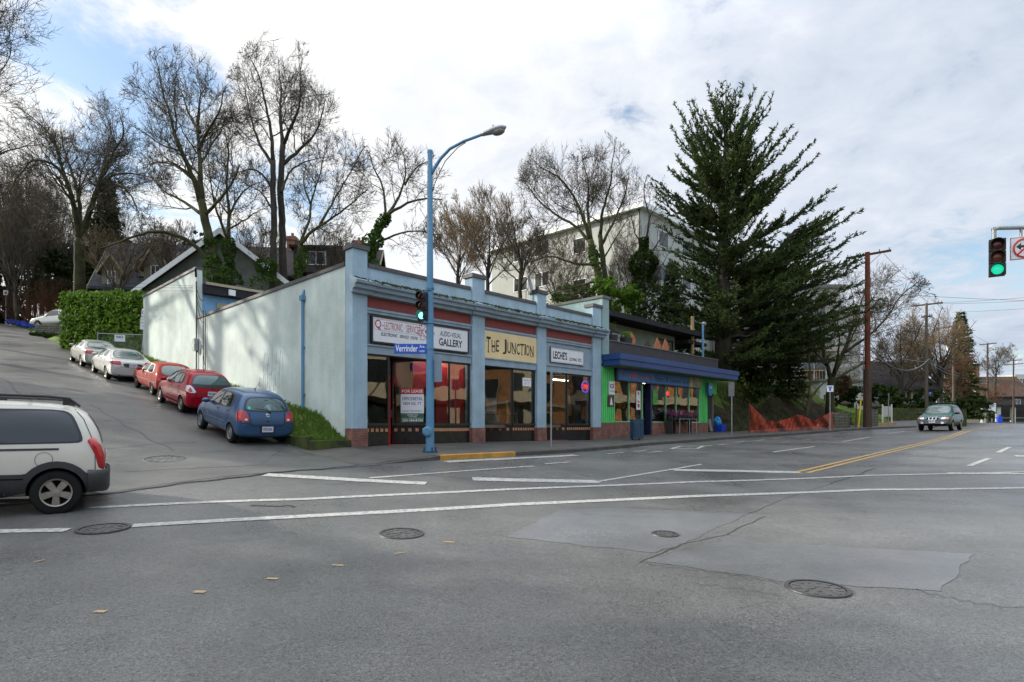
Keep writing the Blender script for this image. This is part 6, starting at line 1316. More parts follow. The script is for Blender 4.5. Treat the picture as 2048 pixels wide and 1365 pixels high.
pl_ = [(.22,.955),(.17,.965),(.10,.955),(.0,.90),(-.05,.78),(-.07,.45)]; pl_ += [(x, -y) for x, y in pl_[::-1]]; mb = MB()
for z, k in ((.33,.93),(.38,1),(.60,1),(.665,.985),(.68,.93)): mb.v += [(x-xr + (1-k)*.3, y*k, z) for x, y in pl_]
m_ = len(pl_); mb.f = [(i*m_+j, i*m_+j+1, (i+1)*m_+j+1, (i+1)*m_+j) for i in range(4) for j in range(m_-1)]; mb.f = [f[::-1] for f in mb.f] + [tuple(4*m_+j for j in range(m_))]; mb.m = [0]*len(mb.f); mb.build('rear_bumper', M['cladding'], t, smooth=True)
line_panel(t, 'cladding_groove', bv, [(.40,.55),(2.4,.55)], .018, 'L', M['car_dark'], .027, both=True)
line_panel(t, 'door_rail', bv, S([(.60,.99),(1.68,.97)], xr), .030, 'L', M['car_black'], .006, both=True)
line_panel(t, 'door_seam', bv, S([(1.62,.35),(1.60,.98)], xr), .012, 'L', M['car_dark'], both=True); line_panel(t, 'door_seam', bv, S([(2.62,.35),(2.60,1.02)], xr), .012, 'L', M['car_dark'], both=True)
line_panel(t, 'tailgate_seam', bv, S([(.13,.68),(.14,1.05),(.30,1.45),(.42,1.60)], xr), .010, 'L', M['car_dark'], .004, both=True)
line_panel(t, 'fuel_door', bv, [(.16+.11*cos(u), .83+.11*sin(u)) for u in lin(0, 2*pi, 18)], .008, 'L', M['wall_grey'], .004)
for s in (1, -1):
    a = 'L' if s > 0 else 'R'
    MB().tube([(.055-xr, s*.845, .69), (.055-xr, s*.86, .72), (.075-xr, s*.865, .88), (.125-xr, s*.865, 1.02), (.19-xr, s*.85, 1.13), (.20-xr, s*.845, 1.15)], [.045,.065,.07,.07,.06,.035], 10).build('tail_light', M['lamp_red'], t, smooth=True)
    panel(t, 'headlight', bv, [(s*.42,.70),(s*.78,.68),(s*.80,.82),(s*.5,.82)], 'F', M['lamp_clear'], .008, .06)
    y = s*.62; MB().tube([(.40-xr, y, 1.675), (.50-xr, y, 1.765), (.75-xr, y, 1.785), (2.3-xr, y, 1.79), (2.6-xr, y, 1.72)], .022, 8).box(.48-xr, .58-xr, y-.02, y+.02, 1.66, 1.77).box(1.4-xr, 1.5-xr, y-.02, y+.02, 1.69, 1.78).build('roof_rail', M['car_black'], t)
    mirror(t, 3.35-xr, .90, 1.12, s, M['car_black'], .16)
MB().tube([(1.0-xr, -.62, 1.785), (1.0-xr, .62, 1.785)], .02, 6).build('roof_bar', M['car_black'], t)
for a_ in (0, 1): pass
MB().tube([(.9, .3, .25), (.9, .55, .22), (.2, .6, .2)], .03, 6).build('exhaust_pipe', M['steel_dark'], t)
plate(t, -xr-.01, .86, 'HW1-36G')

# --- green estate car coming down the street
ST = [(0,.40,.70,.74,.76,.68),(.04,.33,.92,1.02,.84,.72),(.18,.30,.98,1.35,.86,.64),(.40,.29,.99,1.56,.865,.64),(.9,.28,.98,1.61,.865,.64),(1.7,.27,.97,1.625,.865,.64),(2.3,.27,.96,1.59,.865,.635),(2.7,.27,.95,1.38,.865,.62),(3.1,.27,.94,1.07,.86,.66),(3.35,.28,.92,.99,.855,.72),(3.9,.30,.86,.92,.84,.70),(4.25,.33,.76,.82,.80,.64),(4.40,.38,.66,.72,.76,.60),(4.45,.44,.60,.63,.70,.55)]
fw = P(1869, 0, 35.2); yaw = TH + pi - .04; rot = Matrix.Rotation(yaw, 3, 'Z')
loc = V((fw.x, fw.y, 0)) - rot @ V((2.95, 0, 0)); loc.z = H(loc.x, loc.y); fz = H(fw.x, fw.y)
t, bv, xr = vehicle('dark green estate car with grey bumper driving towards the junction', 'car', ST, (.85, 3.38), .32, .20, 1.50, M['p_green'], M['alloy'], 5, loc, yaw, atan2(fz-loc.z, 2.95), name='estate_car')
panel(t, 'window_surround', bv, S([(.35,1.02),(3.0,.98),(2.55,1.42),(2.2,1.47),(.55,1.47)], xr), 'L', M['car_black'], .004, .08, both=True)
for q in ([(.5,1.06),(1.15,1.04),(1.15,1.435),(.66,1.435)], [(1.22,1.04),(1.95,1.03),(1.95,1.435),(1.22,1.435)], [(2.02,1.03),(2.80,1.01),(2.48,1.37),(2.18,1.43),(2.02,1.435)]): panel(t, 'side_window', bv, S(q, xr), 'L', M['car_glass'], .009, .07, both=True)
panel(t, 'windscreen_surround', bv, [(-.70,1.02),(.70,1.02),(.60,1.545),(-.60,1.545)], 'F', M['car_black'], .004, .07); panel(t, 'windscreen', bv, [(-.66,1.05),(.66,1.05),(.57,1.52),(-.57,1.52)], 'F', M['car_glass_teal'], .010, .07)
panel(t, 'rear_window', bv, [(-.6,1.05),(.6,1.05),(.52,1.45),(-.52,1.45)], 'B', M['car_glass'], .008, .08)
for s in (1, -1):
    a = 'L' if s > 0 else 'R'
    panel(t, 'headlight', bv, [(s*.38,.70),(s*.62,.70),(s*.66,.83),(s*.44,.83)], 'F', M['lamp_clear'], .010, .05); panel(t, 'indicator', bv, [(s*.63,.70),(s*.78,.70),(s*.78,.82),(s*.67,.83)], 'F', M['lamp_orange'], .010, .05); panel(t, 'fog_light', bv, [(s*.50+.08*cos(u), .50+.07*sin(u)) for u in lin(0, 1.99*pi, 12)], 'F', M['lamp_clear'], .05, .05, smooth_n=0)
    mirror(t, 2.80-xr, .84, 1.06, s, M['car_black'], .14); MB().tube([(.6-xr, s*.56, 1.61), (.7-xr, s*.56, 1.71), (2.2-xr, s*.56, 1.70), (2.35-xr, s*.56, 1.60)], .02, 6).build('roof_rail', M['car_black'], t)
    panel(t, 'tail_light', bv, [(s*.6,.8),(s*.82,.8),(s*.82,1.0),(s*.66,1.0)], 'B', M['lamp_red'], .01, .06)
    panel(t, 'wheel_flare', bv, S([(1.25,.30),(2.9,.30),(2.9,.52),(1.25,.52)], xr), a, M['wall_grey'], .012, .1, smooth_n=1)
for x in (.95, 1.9): MB().tube([(x-xr, -.56, 1.715), (x-xr, .56, 1.715)], .02, 6).build('roof_bar', M['car_black'], t)
panel(t, 'grille', bv, [(-.36,.84),(.36,.84),(.28,.69),(-.28,.69)], 'F', M['chrome'], .008, .05, smooth_n=1)
for y0, y1 in ((-.32,-.20), (-.17,-.015), (.015,.17), (.20,.32)): panel(t, 'grille_opening', bv, [(y0*.93,.71),(y1*.93,.71),(y1,.82),(y0,.82)], 'F', M['car_dark'], .014, .05, smooth_n=0)
panel(t, 'front_bumper', bv, [(-.80,.42),(.80,.42),(.80,.665),(-.80,.665)], 'F', mat('bumper_grey', (.10,.10,.12), .6), .04, .07, smooth_n=1); panel(t, 'bumper_lower', bv, [(-.72,.36),(.72,.36),(.72,.44),(-.72,.44)], 'F', M['car_dark'], .045, .07, smooth_n=1)
plate(t, 4.45-xr+.05, .57, '620-AGT', back=False)
MB().tube([(3.2-xr, -.1, 1.03), (3.05-xr, .35, 1.11)], .012, 5).build('wiper', M['car_black'], t)

# --- pale pickup half hidden by the hedge, white car far behind the lawn
ST = [(0,.5,.9,1.0,.82,.78),(.05,.42,1.0,1.05,.88,.82),(1.7,.40,1.02,1.07,.89,.82),(1.9,.38,1.04,1.5,.89,.68),(2.2,.36,1.04,1.72,.89,.66),(3.0,.36,1.03,1.74,.89,.66),(3.4,.36,1.02,1.45,.89,.66),(3.85,.36,1.0,1.12,.885,.74),(4.6,.38,.92,1.02,.87,.74),(5.0,.42,.82,.88,.82,.66),(5.1,.5,.7,.74,.76,.6)]
p = P(140, 0, 52); z = (850-657)/F*52
t, bv, xr = vehicle('pale silver pickup half hidden behind the laurel hedge at the top of the hill', 'pickup', ST, (1.1, 4.2), .36, .24, 1.55, M['p_silver'], M['alloy'], 6, (p.x+.6, p.y, z-.1), pi - .15, .0, name='pickup_truck')
panel(t, 'side_window', bv, S([(2.1,1.12),(3.55,1.08),(3.2,1.5),(2.9,1.62),(2.25,1.62)], xr), 'L', M['car_glass'], .01, .09, both=True); panel(t, 'windscreen', bv, [(-.7,1.12),(.7,1.12),(.56,1.62),(-.56,1.62)], 'F', M['car_glass'], .01, .1)
for s in (1, -1): panel(t, 'headlight', bv, [(s*.45,.74),(s*.76,.74),(s*.78,.88),(s*.45,.88)], 'F', M['lamp_clear'], .01, .08); mirror(t, 3.5-xr, .86, 1.16, s, M['car_black'])
panel(t, 'front_bumper', bv, [(-.8,.48),(.8,.48),(.8,.66),(-.8,.66)], 'F', M['chrome'], .05, .1)
p = P(1755, 0, 62); zg = G(p.x, 62)
ST2 = [(0,.34,.62,.70,.76,.66),(.1,.24,.86,.96,.83,.7),(.5,.2,.9,1.3,.84,.6),(1.2,.2,.9,1.42,.84,.58),(2.2,.2,.88,1.38,.84,.58),(3.0,.2,.86,1.0,.83,.66),(3.8,.22,.72,.8,.78,.56),(4.0,.32,.55,.58,.66,.45)]
t, bv, xr = vehicle('white car parked far behind the lawn by the grey house', 'car', ST2, (.7, 3.2), .30, .19, 1.46, M['p_white'], M['alloy'], 6, (p.x-1.5, p.y, zg+.05), .2, 0)
panel(t, 'side_window', bv, S([(.6,.98),(2.6,.94),(2.1,1.28),(.8,1.3)], xr), 'L', M['car_glass'], .01, .1, both=True); panel(t, 'rear_window', bv, [(-.6,1.0),(.6,1.0),(.5,1.3),(-.5,1.3)], 'B', M['car_glass'], .01, .1)
# ---------------------------------------------------------------- apartments and houses
def win(parent, x0, x1, z0, z1, y, cols=1, frame=None, curtain_=True, fr=.06, glass='car_glass'):
    mb = MB(); mb.box(x0, x1, y-.05, y, z0, z0+fr); mb.box(x0, x1, y-.05, y, z1-fr, z1)
    for k in range(cols+1): x = x0 + (x1-fr-x0)*k/cols; mb.box(x, x+fr, y-.049, y, z0+fr, z1-fr)
    w = mb.build('window', frame or M['white'], parent)
    MB().quad((x0+.01, y-.02, z0+.01), (x1-.01, y-.02, z0+.01), (x1-.01, y-.02, z1-.01), (x0+.01, y-.02, z1-.01)).build('pane', M[glass], w)
    return w
c = P(1282, 0, 52); zt = (850-408)/F*52
ap = thing('apartment_block', 'large white flat-roofed apartment block on the hill behind the bare oak', 'apartment block', (c.x, c.y, 3.0), TH + pi/2)   # local x runs up the hill (away), y to the left
hz = zt - 3.0
mb = MB(); mb.box(0, 19, -16, 0, -3, hz-.45); mb.build('wall', M['apartment_white'], ap)
mb = MB(); mb.box(-.5, 19.5, -16.5, .5, hz-.45, hz); mb.build('roof', M['white'], ap); MB().box(-.45, 19.4, -16.4, .45, hz+.001, hz+.06).build('roof_cap', M['cap_dark'], ap)
def side_win(s0, s1, zr, cols=2):          # on the face y = 0, seen from +y
    mb = MB(); z0, z1 = zr - 3.0, zr - 3.0 + 1.5; fr = .07
    mb.box(s0, s1, 0, .05, z0, z0+fr); mb.box(s0, s1, 0, .05, z1-fr, z1)
    for k in range(cols+1): x = s0 + (s1-fr-s0)*k/cols; mb.box(x, x+fr, 0, .049, z0+fr, z1-fr)
    w = mb.build('window', M['white'], ap); MB().quad((s1-.01, .02, z0+.01), (s0+.01, .02, z0+.01), (s0+.01, .02, z1-.01), (s1-.01, .02, z1-.01)).build('pane', M['car_glass'], w)
for zr in (17.35, 14.15, 10.95):
    for s0 in (10.6, 13.6): side_win(s0, s0+2.0, zr)
side_win(6.0, 7.6, 12.6, 1); side_win(6.0, 7.6, 16.6, 1)
MB().tube([(.15, .08, -2), (.15, .08, hz-.45)], .06, 6).build('downpipe', M['steel_dark'], ap)
for zr in (16.6, 13.4, 10.2):
    for s0 in (3, 7.5, 12):
        mb = MB(); mb.box(-.05, 0, -s0-1.8, -s0, zr-3, zr-1.5); w = mb.build('window', M['white'], ap); MB().quad((-.06, -s0-.07, zr-2.93), (-.06, -s0-1.73, zr-2.93), (-.06, -s0-1.73, zr-1.57), (-.06, -s0-.07, zr-1.57)).build('pane', M['car_glass'], w)
x0, x1 = 21.5, 38
bz = 3.5
bl = thing('apartment_block', 'grey apartment wing with cream balcony rails behind the big conifer', 'apartment block', (x0, 60, bz), .05)
top = (850-575)/F*60 - bz
mb = MB(); mb.box(0, 12.5, 0, 14, -2, top); mb.box(12.5, 16, 2, 14, -2, top-1.5); mb.build('wall', M['apartment_white'], bl); mb = MB(); mb.box(-.4, 12.9, -.4, 14, top, top+.35); mb.build('roof', M['wall_grey'], bl)
for k in range(3):
    z = .9 + k*3.2
    mb = MB(); mb.box(.5, 12, -1.4, 0, z-.15, z); mb.build('balcony_slab', M['wall_cream'], bl)
    mb = MB(); x = .5
    while x <= 12: mb.box(x-.02, x+.02, -1.4, -1.36, z, z+1.05); x += .32
    mb.box(.5, 12, -1.42, -1.34, z+1.05, z+1.12); mb.box(.5, 12, -1.42, -1.34, z+.08, z+.13); mb.build('balcony_rail', M['wall_cream'], bl)
    for x in (1, 4.6, 8.4): win(bl, x, x+2.6, z+.1, z+2.3, -.001, 2)
c = P(1640, 0, 56)
gh = thing('garage_block', 'small white flat-roofed block with a dark window on the lawn behind the mossy tree', 'building', (c.x, 56, (850-832)/F*56), .15)
mb = MB(); mb.box(0, 4.6, 0, 6, -1.5, 3.3); mb.box(4.6, 5.2, .4, 6, -1.5, 5.0); mb.build('wall', M['apartment_white'], gh); MB().box(-.2, 5.3, -.2, 6, 3.301, 3.5).build('roof', M['wall_grey'], gh); win(gh, 2.0, 3.6, .2, 2.2, -.001, 1, M['frame_dark']); win(gh, .4, 1.4, .8, 2.0, -.001, 1, M['frame_dark'])

def house(label, loc, rz, w, d, h, rh, wallm, roofm, axis='x', over=.5, windows=(), chim=(), trim='wall_cream', dormer=None):
    """gabled house; front face at local y = 0 looking to -y, ridge along the given axis"""
    t = thing('house', label, 'house', loc, rz)
    mb = MB()
    if axis == 'x':                        # ridge along x, gables left and right
        mb.box(0, w, 0, d, -3, h); mb.prism([(0, h), (d, h), (d/2, h+rh)], 'x', 0, w); mb.build('wall', wallm, t)
        s = rh/(d/2); mb = MB()
        for sg in (0, 1):
            y0, y1 = (-over, d/2) if sg == 0 else (d+over, d/2); z0, z1 = h - over*s, h+rh
            a, b = (y0, z0), (y1, z1); mb.prism([a, b, (b[0], b[1]+.22), (a[0], a[1]+.22)] if sg == 0 else [b, a, (a[0], a[1]+.22), (b[0], b[1]+.22)], 'x', -over, w+over)
        mb.build('roof', roofm, t)
        mb = MB()
        for x in (-over-.04, w+over): mb.prism([(-over, h-over*s-.12), (d/2, h+rh-.12), (d+over, h-over*s-.12), (d+over, h-over*s+.23), (d/2, h+rh+.24), (-over, h-over*s+.23)], 'x', x, x+.04)
        mb.build('bargeboard', M[trim], t)
    else:                                  # ridge along y, gable towards the viewer
        mb.box(0, w, 0, d, -3, h); mb.prism([(0, h), (w, h), (w/2, h+rh)], 'y', 0, d); mb.build('wall', wallm, t)
        s = rh/(w/2); mb = MB()
        mb.prism([(-over, h-over*s), (w/2, h+rh), (w/2, h+rh+.22), (-over, h-over*s+.22)], 'y', -over, d); mb.prism([(w/2, h+rh), (w+over, h-over*s), (w+over, h-over*s+.22), (w/2, h+rh+.22)], 'y', -over, d); mb.build('roof', roofm, t)
        mb = MB(); mb.prism([(-over, h-over*s-.18), (w/2, h+rh-.18), (w+over, h-over*s-.18), (w+over, h-over*s+.23), (w/2, h+rh+.24), (-over, h-over*s+.23)], 'y', -over-.05, -over); mb.build('bargeboard', M[trim], t)
    for (x0, x1, z0, z1, n) in windows: win(t, x0, x1, z0, z1, -.001, n)
    for (x, y, cw, z0, z1) in chim:
        mb = MB(); mb.box(x-cw/2, x+cw/2, y-cw/2, y+cw/2, z0, z1); mb.box(x-cw/2-.07, x+cw/2+.07, y-cw/2-.07, y+cw/2+.07, z1-.35, z1-.1); ch = mb.build('chimney', M['chimney_brick'], t); mb = MB(); mb.tube([(x, y, z1), (x, y, z1+.35)], .13, 8); mb.build('chimney_pot', M['chimney_brick'], ch)
    if dormer:
        for (x, y, wd, z, hh, rhh) in dormer:
            mb = MB(); mb.box(x, x+wd, y, y+4, z, z+hh); mb.prism([(x, z+hh), (x+wd, z+hh), (x+wd/2, z+hh+rhh)], 'y', y, y+4); dm = mb.build('dormer', M['house_cream'], t)
            mb = MB(); mb.prism([(x-.3, z+hh-.3*rhh/(wd/2)), (x+wd/2, z+hh+rhh), (x+wd/2, z+hh+rhh+.18), (x-.3, z+hh-.3*rhh/(wd/2)+.18)], 'y', y-.35, y+4.5); mb.prism([(x+wd/2, z+hh+rhh), (x+wd+.3, z+hh-.3*rhh/(wd/2)), (x+wd+.3, z+hh-.3*rhh/(wd/2)+.18), (x+wd/2, z+hh+rhh+.18)], 'y', y-.35, y+4.5); mb.build('dormer_roof', roofm, dm)
            win(dm, x+wd*.3, x+wd*.7, z+.2*hh, z+.95*hh, y-.001, 2)
            MB().prism([(x-.3, z+hh-.3*rhh/(wd/2)-.1), (x+wd/2, z+hh+rhh-.1), (x+wd+.3, z+hh-.3*rhh/(wd/2)-.1), (x+wd+.3, z+hh-.3*rhh/(wd/2)+.2), (x+wd/2, z+hh+rhh+.2), (x-.3, z+hh-.3*rhh/(wd/2)+.2)], 'y', y-.40, y-.351).build('dormer_trim', M['wall_cream'], dm)
    return t
def hp(px, py, d): p = P(px, py, d); return (p.x, p.y, p.z)
# dark shingled house at far left of the group
house('dark steep-roofed house with cream gable dormers behind the hedge', hp(192, 592, 54), .15, 9.5, 7, 1.2, 4.6, M['wall_shingle'], M['roof_grey'], 'x', .5, windows=[(1.2, 2.2, .1, 1.1, 1)], chim=[(4.0, 3.6, .95, 3.5, 6.6)], dormer=[(.6, -.25, 1.7, .2, 2.2, 1.3), (3.5, .2, 2.0, 2.0, 1.0, 1.9)])
house('brown-roofed house with a tall white-trimmed gable, between the dark house and the green gable', hp(292, 585, 50), .12, 7.5, 6, 2.6, 1.6, M['house_cream'], M['roof_brown'], 'x', .35, windows=[(1.4, 3.0, 1.0, 2.5, 2)], dormer=[(.0, -.4, 1.9, .6, 1.7, 1.7)])
house('sage green house with a broad white gable edge behind the white wing wall', hp(258, 596, 41), .10, 12.6, 9, -.2, 4.9, M['wall_grey'], M['roof_brown'], 'y', .6, windows=[(5.6, 7.0, .3, 1.5, 1)], trim='white')
house('dark brown shingled house with a white sliding window behind the blue shop', hp(468, 600, 48), .08, 11, 7, 2.2, 3.0, M['wall_shingle'], M['roof_dark'], 'x', .6, windows=[(6.1, 7.5, 2.7, 3.7, 2)], chim=[(3.7, 3.4, .8, 2.0, 6.3), (9.5, 3.2, .9, 2.0, 6.0)])
mbx = [o for o in bpy.data.objects if o.name.startswith('house') and o.type == 'EMPTY'][-1]
MB().box(5.0, 10.6, -.9, 2.0, 2.2, 4.1).build('dormer', M['wall_shingle'], mbx); MB().box(4.7, 10.9, -1.2, 3.2, 4.1, 4.3).build('dormer_roof', M['roof_dark'], mbx); win(mbx, 6.0, 7.6, 2.75, 3.85, -.901, 2)
house('low grey house with a dark roof behind the notice board', hp(1700, 812, 64), .2, 11, 8, 2.2, 3.0, M['wall_grey'], M['roof_dark'], 'x', .6, windows=[(6.4, 8.0, .4, 1.7, 2)])
house('reddish-roofed house with white porch columns near the crest of the road', hp(1962, 845, 122), -.1, 9.5, 9, 5.6, 4.0, M['wall_shingle'], M['roof_brown'], 'x', .5, windows=[(6.2, 7.6, 3.2, 4.8, 2)], chim=[(1.4, 4, 1.1, 7, 12.2)])
pz = hp(1962, 846, 119); t = thing('porch', 'white-columned porch with blue-grey railing in front of the reddish-roofed house', 'porch', (pz[0], pz[1], pz[2]), -.1)
for x in (.6, 3.4, 6.2, 9.0, 11): MB().box(x-.35, x+.35, 0, .6, -1, 3.2).build('column', M['apartment_white'], t)
MB().box(0, 12, -.3, 2.5, 3.2, 3.7).build('porch_roof', M['roof_dark'], t); MB().box(.2, 11.4, .2, .35, .9, 1.1).box(.2, 11.4, .2, .35, -.5, .2).build('railing', M['wall_grey'], t)
house('long brown house with a pale flat upper storey at the far right edge', hp(2015, 846, 128), -.1, 14, 9, 6.4, 1.6, M['wall_shingle'], M['roof_brown'], 'x', .5, windows=[(1.2, 2.8, 3.4, 5.2, 1)])
t = thing('penthouse_block', 'pale glazed block showing above the far right roofs', 'building', hp(2030, 790, 150), -.1); MB().box(0, 14, 0, 8, -6, 5.2).build('wall', M['apartment_white'], t); win(t, .6, 6, 1.4, 4.2, -.001, 5)
p = hp(1999, 846, 100); t = thing('post_box', 'small bright blue box on the pavement by the far porch', 'post box', p); MB().box(-.3, .3, -.25, .25, -.3, 1.1).tube([(0, 0, 1.1), (0, 0, 1.4)], .2, 8).build('box', M['plastic_blue'], t)
p = hp(1858, 846, 60); t = thing('street_name_sign', 'small dark blue street name sign on a post above the green estate car', 'street sign', (p[0]+1.0, p[1], H(p[0]+1, p[1])), 0)
zz = (850-790)/F*60 - H(p[0]+1, p[1]); MB().tube([(0,0,0),(0,0,zz+.1)], .05, 8).build('post', M['galv'], t); o = MB().box(-1.0, .0, -.02, .02, zz, zz+.30).build('panel', M['blue_sign'], t); text(MB(), 'Belmont', -.94, -.30, zz+.07, zz+.22, -.025, 0, .02).build('lettering', M['white'], o)
# buildings across the street, seen in the shop windows
def across(label, a0, a1, b0, h, wallm, orange):
    t = thing('street_building', label, 'building', L(a1, b0, HL((a0+a1)/2, -19)), TH + pi); w = a1-a0
    mb = MB(); mb.box(0, w, .3, 10, -2, h); mb.build('wall', wallm, t); MB().box(-.2, w+.2, -.1, 10, h, h+.5).build('cornice', M['wall_cream'], t)
    n = int(w/3.2)
    for fl_ in range(int(h/3.3)):
        for k in range(n):
            x = .7 + k*(w-.6)/n
            if orange: win(t, x, x+1.3, .9+fl_*3.3, 2.9+fl_*3.3, .299, 1, M['wall_cream'])
            else: win(t, x, x+2.0, .7+fl_*3.3, 2.9+fl_*3.3, .299, 2, M['frame_dark'])
        if not orange and fl_: MB().box(.2, w-.2, -1.0, .29, fl_*3.3-.1, fl_*3.3+.15).box(.2, w-.2, -1.0, -.9, fl_*3.3+.15, fl_*3.3+1.0).build('balcony', M['wall_cream'], t)
    MB().box(0, w, .05, .29, 3.5, 3.9).build('string_course', M['wall_cream'], t)
across('cream balconied building across the street, mirrored in the flower shop windows', 2, 42, -24.5, 9.5, M['wall_cream'], False)
across('long tan building farther down the street, mirrored in the flower shop windows', 43.5, 84, -26, 8.5, M['brick_orange'], False)
def behind(label, x0, x1, y, h, wallm, orange):
    global L, HL
    l0, h0 = L, HL
    L = lambda a, b, z=0: V((x1, y, z)); HL = lambda a, b: -1.6
    n0 = len(COL.objects); across(label, x0, x1, 0, h, wallm, orange); L, HL = l0, h0
    [o for o in COL.objects][n0].rotation_euler[2] = pi
behind('orange brick corner building behind the camera, mirrored in the blue shop windows', 1.5, 18, -13, 8.5, M['brick_orange'], True)
behind('cream corner building behind the camera, mirrored in the leftmost shop window', -19, 0, -14, 8, M['wall_cream'], False)
# ---------------------------------------------------------------- trees, hedges, ivy
def rvec(rr): 
    while True:
        v = V((rr.uniform(-1,1), rr.uniform(-1,1), rr.uniform(-1,1)))
        if .05 < v.length < 1: return v.normalized()
class Tree:
    def __init__(s, seed, env=None, gnarl=.22, up=.05, counts=(6,6,5,4), ratio=.52, minr=.010, maxl=4, twig_z=0.0, angle=(30, 62), hang=0.0):
        s.rr = random.Random(seed); s.env = env; s.gn = gnarl; s.up = up; s.ct = counts; s.ra = ratio; s.minr = minr; s.maxl = maxl; s.an = angle; s.wood = MB(); s.tw = MB(); s.hang = hang
    def inside(s, p):
        if not s.env: return True
        c, r = s.env; r = r*1.17; return ((p.x-c.x)/r.x)**2 + ((p.y-c.y)/r.y)**2 + ((p.z-c.z)/r.z)**2 < 1
    def limb(s, pts, r0, r1, children=True, lvl=1, dens=1.0, start=.2, clen=None):
        """a hand-laid limb; grows side branches along it"""
        pts = smooth_line(resample([V(p) for p in pts], .45), 2); n = len(pts); rr = s.rr
        pts = [p + rvec(rr)*(.035 if 0 < i < n-1 else 0) for i, p in enumerate(pts)]
        rad = [(r0 + (r1-r0)*(i/(n-1))**.7)*.86 for i in range(n)]; s.wood.tube(pts, rad, 8 if r0 > .12 else 6, 0, True)
        ln = sum(((b-a).length for a, b in zip(pts, pts[1:])))
        if children:
            k = max(2, int(ln*dens*1.35))
            for j in range(k):
                t = start + (1-start)*(j+rr.random())/k; i = min(n-2, int(t*(n-1))); d = (pts[i+1]-pts[i]).normalized()
                s.branch(pts[i], s.turn(d), (clen or max(1.2, ln*.45))*(1.15-.55*t)*rr.uniform(.6, 1.15), max(s.minr*1.6, rad[i]*rr.uniform(.35, .55)), lvl)
            s.branch(pts[-1], (pts[-1]-pts[-2]).normalized(), (clen or max(1.6, ln*.4))*.9, r1, lvl)
        return pts
    def turn(s, d):
        a = radians(s.rr.uniform(*s.an)); ax = d.cross(rvec(s.rr))
        if ax.length < 1e-3: ax = d.orthogonal()
        return (Matrix.Rotation(a, 3, ax.normalized()) @ d).normalized()
    def branch(s, p, d, ln, r, lvl):
        rr = s.rr; p = V(p); d = V(d)
        n = max(3, min(9, int(ln/(.42 if lvl < 3 else .22)))); pts = [p.copy()]; st = ln/n
        for i in range(n):
            d = (d + rvec(rr)*s.gn*(1.0 if lvl < 3 else .9) + V((0,0,1))*(s.up if lvl < 3 else s.up*1.8) - V((0,0,1))*s.hang*(i/n)).normalized(); p = p + d*st
            if not s.inside(p) and (i > 0 or rr.random() < .7): break
            pts.append(p.copy())
        m = len(pts)
        if m < 2: return
        rad = [max(s.minr*.55, r*(1-.68*i/(m-1))) for i in range(m)]
        (s.wood if lvl <= 1 else s.tw).tube(pts, rad, 6 if r > .08 else (4 if r > .03 else 3), 0, False)
        if lvl >= s.maxl: return
        k = s.ct[min(lvl, len(s.ct)-1)]; k = max(1, int(round(k*rr.uniform(.75, 1.25)*min(1.3, .35+.65*ln/1.6 if lvl < 3 else 1))))
        for j in range(k):
            t = .22 + .78*(j+rr.random())/k; i = min(m-2, int(t*(m-1))); q = pts[i].lerp(pts[i+1], rr.random())
            s.branch(q, s.turn((pts[i+1]-pts[i]).normalized()), ln*s.ra*(1.2-.5*t)*rr.uniform(.7, 1.25), max(s.minr, rad[i]*rr.uniform(.45, .65)), lvl+1)
        if m > n: s.branch(pts[-1], d, ln*s.ra*.95, max(s.minr, rad[-1]*.9), lvl+1)
    def finish(s, name, label, base, bark, twig, group=None, extra=None, cat='tree'):
        t = thing(name, label, cat, base, 0, group); o = (-base[0], -base[1], -base[2])
        s.wood.build('trunk', bark, t, smooth=True, loc=o)
        if s.tw.f: s.tw.build('crown', twig, t, loc=o)
        return t
def leaf_quads(mb, c, r, n, size, rr, flat=.5, m=0, shell=0.0):
    for _ in range(n):
        v = rvec(rr)*((shell + (1-shell)*rr.random())**.5); p = V((c[0]+v.x*r[0], c[1]+v.y*r[1], c[2]+v.z*r[2])); s = size*rr.uniform(.6, 1.35)
        a = rvec(rr); b = a.cross(rvec(rr)); 
        if b.length < .05: continue
        b.normalize(); a = a*s; b = b*s*flat; mb.add([p-a, p+b, p+a*1.0, p-b], [(0,1,2,3)], m)
def ivy(t, pts, rads, n, size, seed, material=None):
    rr = random.Random(seed); mb = MB(); b = t.location; pts = [V(p) for p in pts]
    for _ in range(n):
        u = rr.random()**.8*(len(pts)-1); i = min(len(pts)-2, int(u)); f = u-i; c = pts[i].lerp(pts[i+1], f); r = rads[i]+(rads[i+1]-rads[i])*f; r *= .75 + .35*sin(u*5+seed) + .2*rr.random()
        an = rr.uniform(0, 2*pi); p = c + V((cos(an)*r, sin(an)*r, rr.uniform(-.15,.15))); s = size*rr.uniform(.6, 1.3); a = rvec(rr); q = a.cross(rvec(rr)).normalized(); mb.add([tuple(p-a*s-b), tuple(p+q*s*.7-b), tuple(p+a*s-b), tuple(p-q*s*.7-b)], [(0,1,2,3)])
    mb.build('ivy', material or M['ivy'], t)
def pts_at(lst, d, dz=0.0): return [P(x, y, d + (dz*i/(len(lst)-1))) for i, (x, y) in enumerate(lst)]
def env_px(x0, x1, y0, y1, d, depth=None):
    c = P((x0+x1)/2, (y0+y1)/2, d); rx = (x1-x0)/2/F*d; rz = (y1-y0)/2/F*d; return (c, V((rx, depth or rx*.9, rz)))

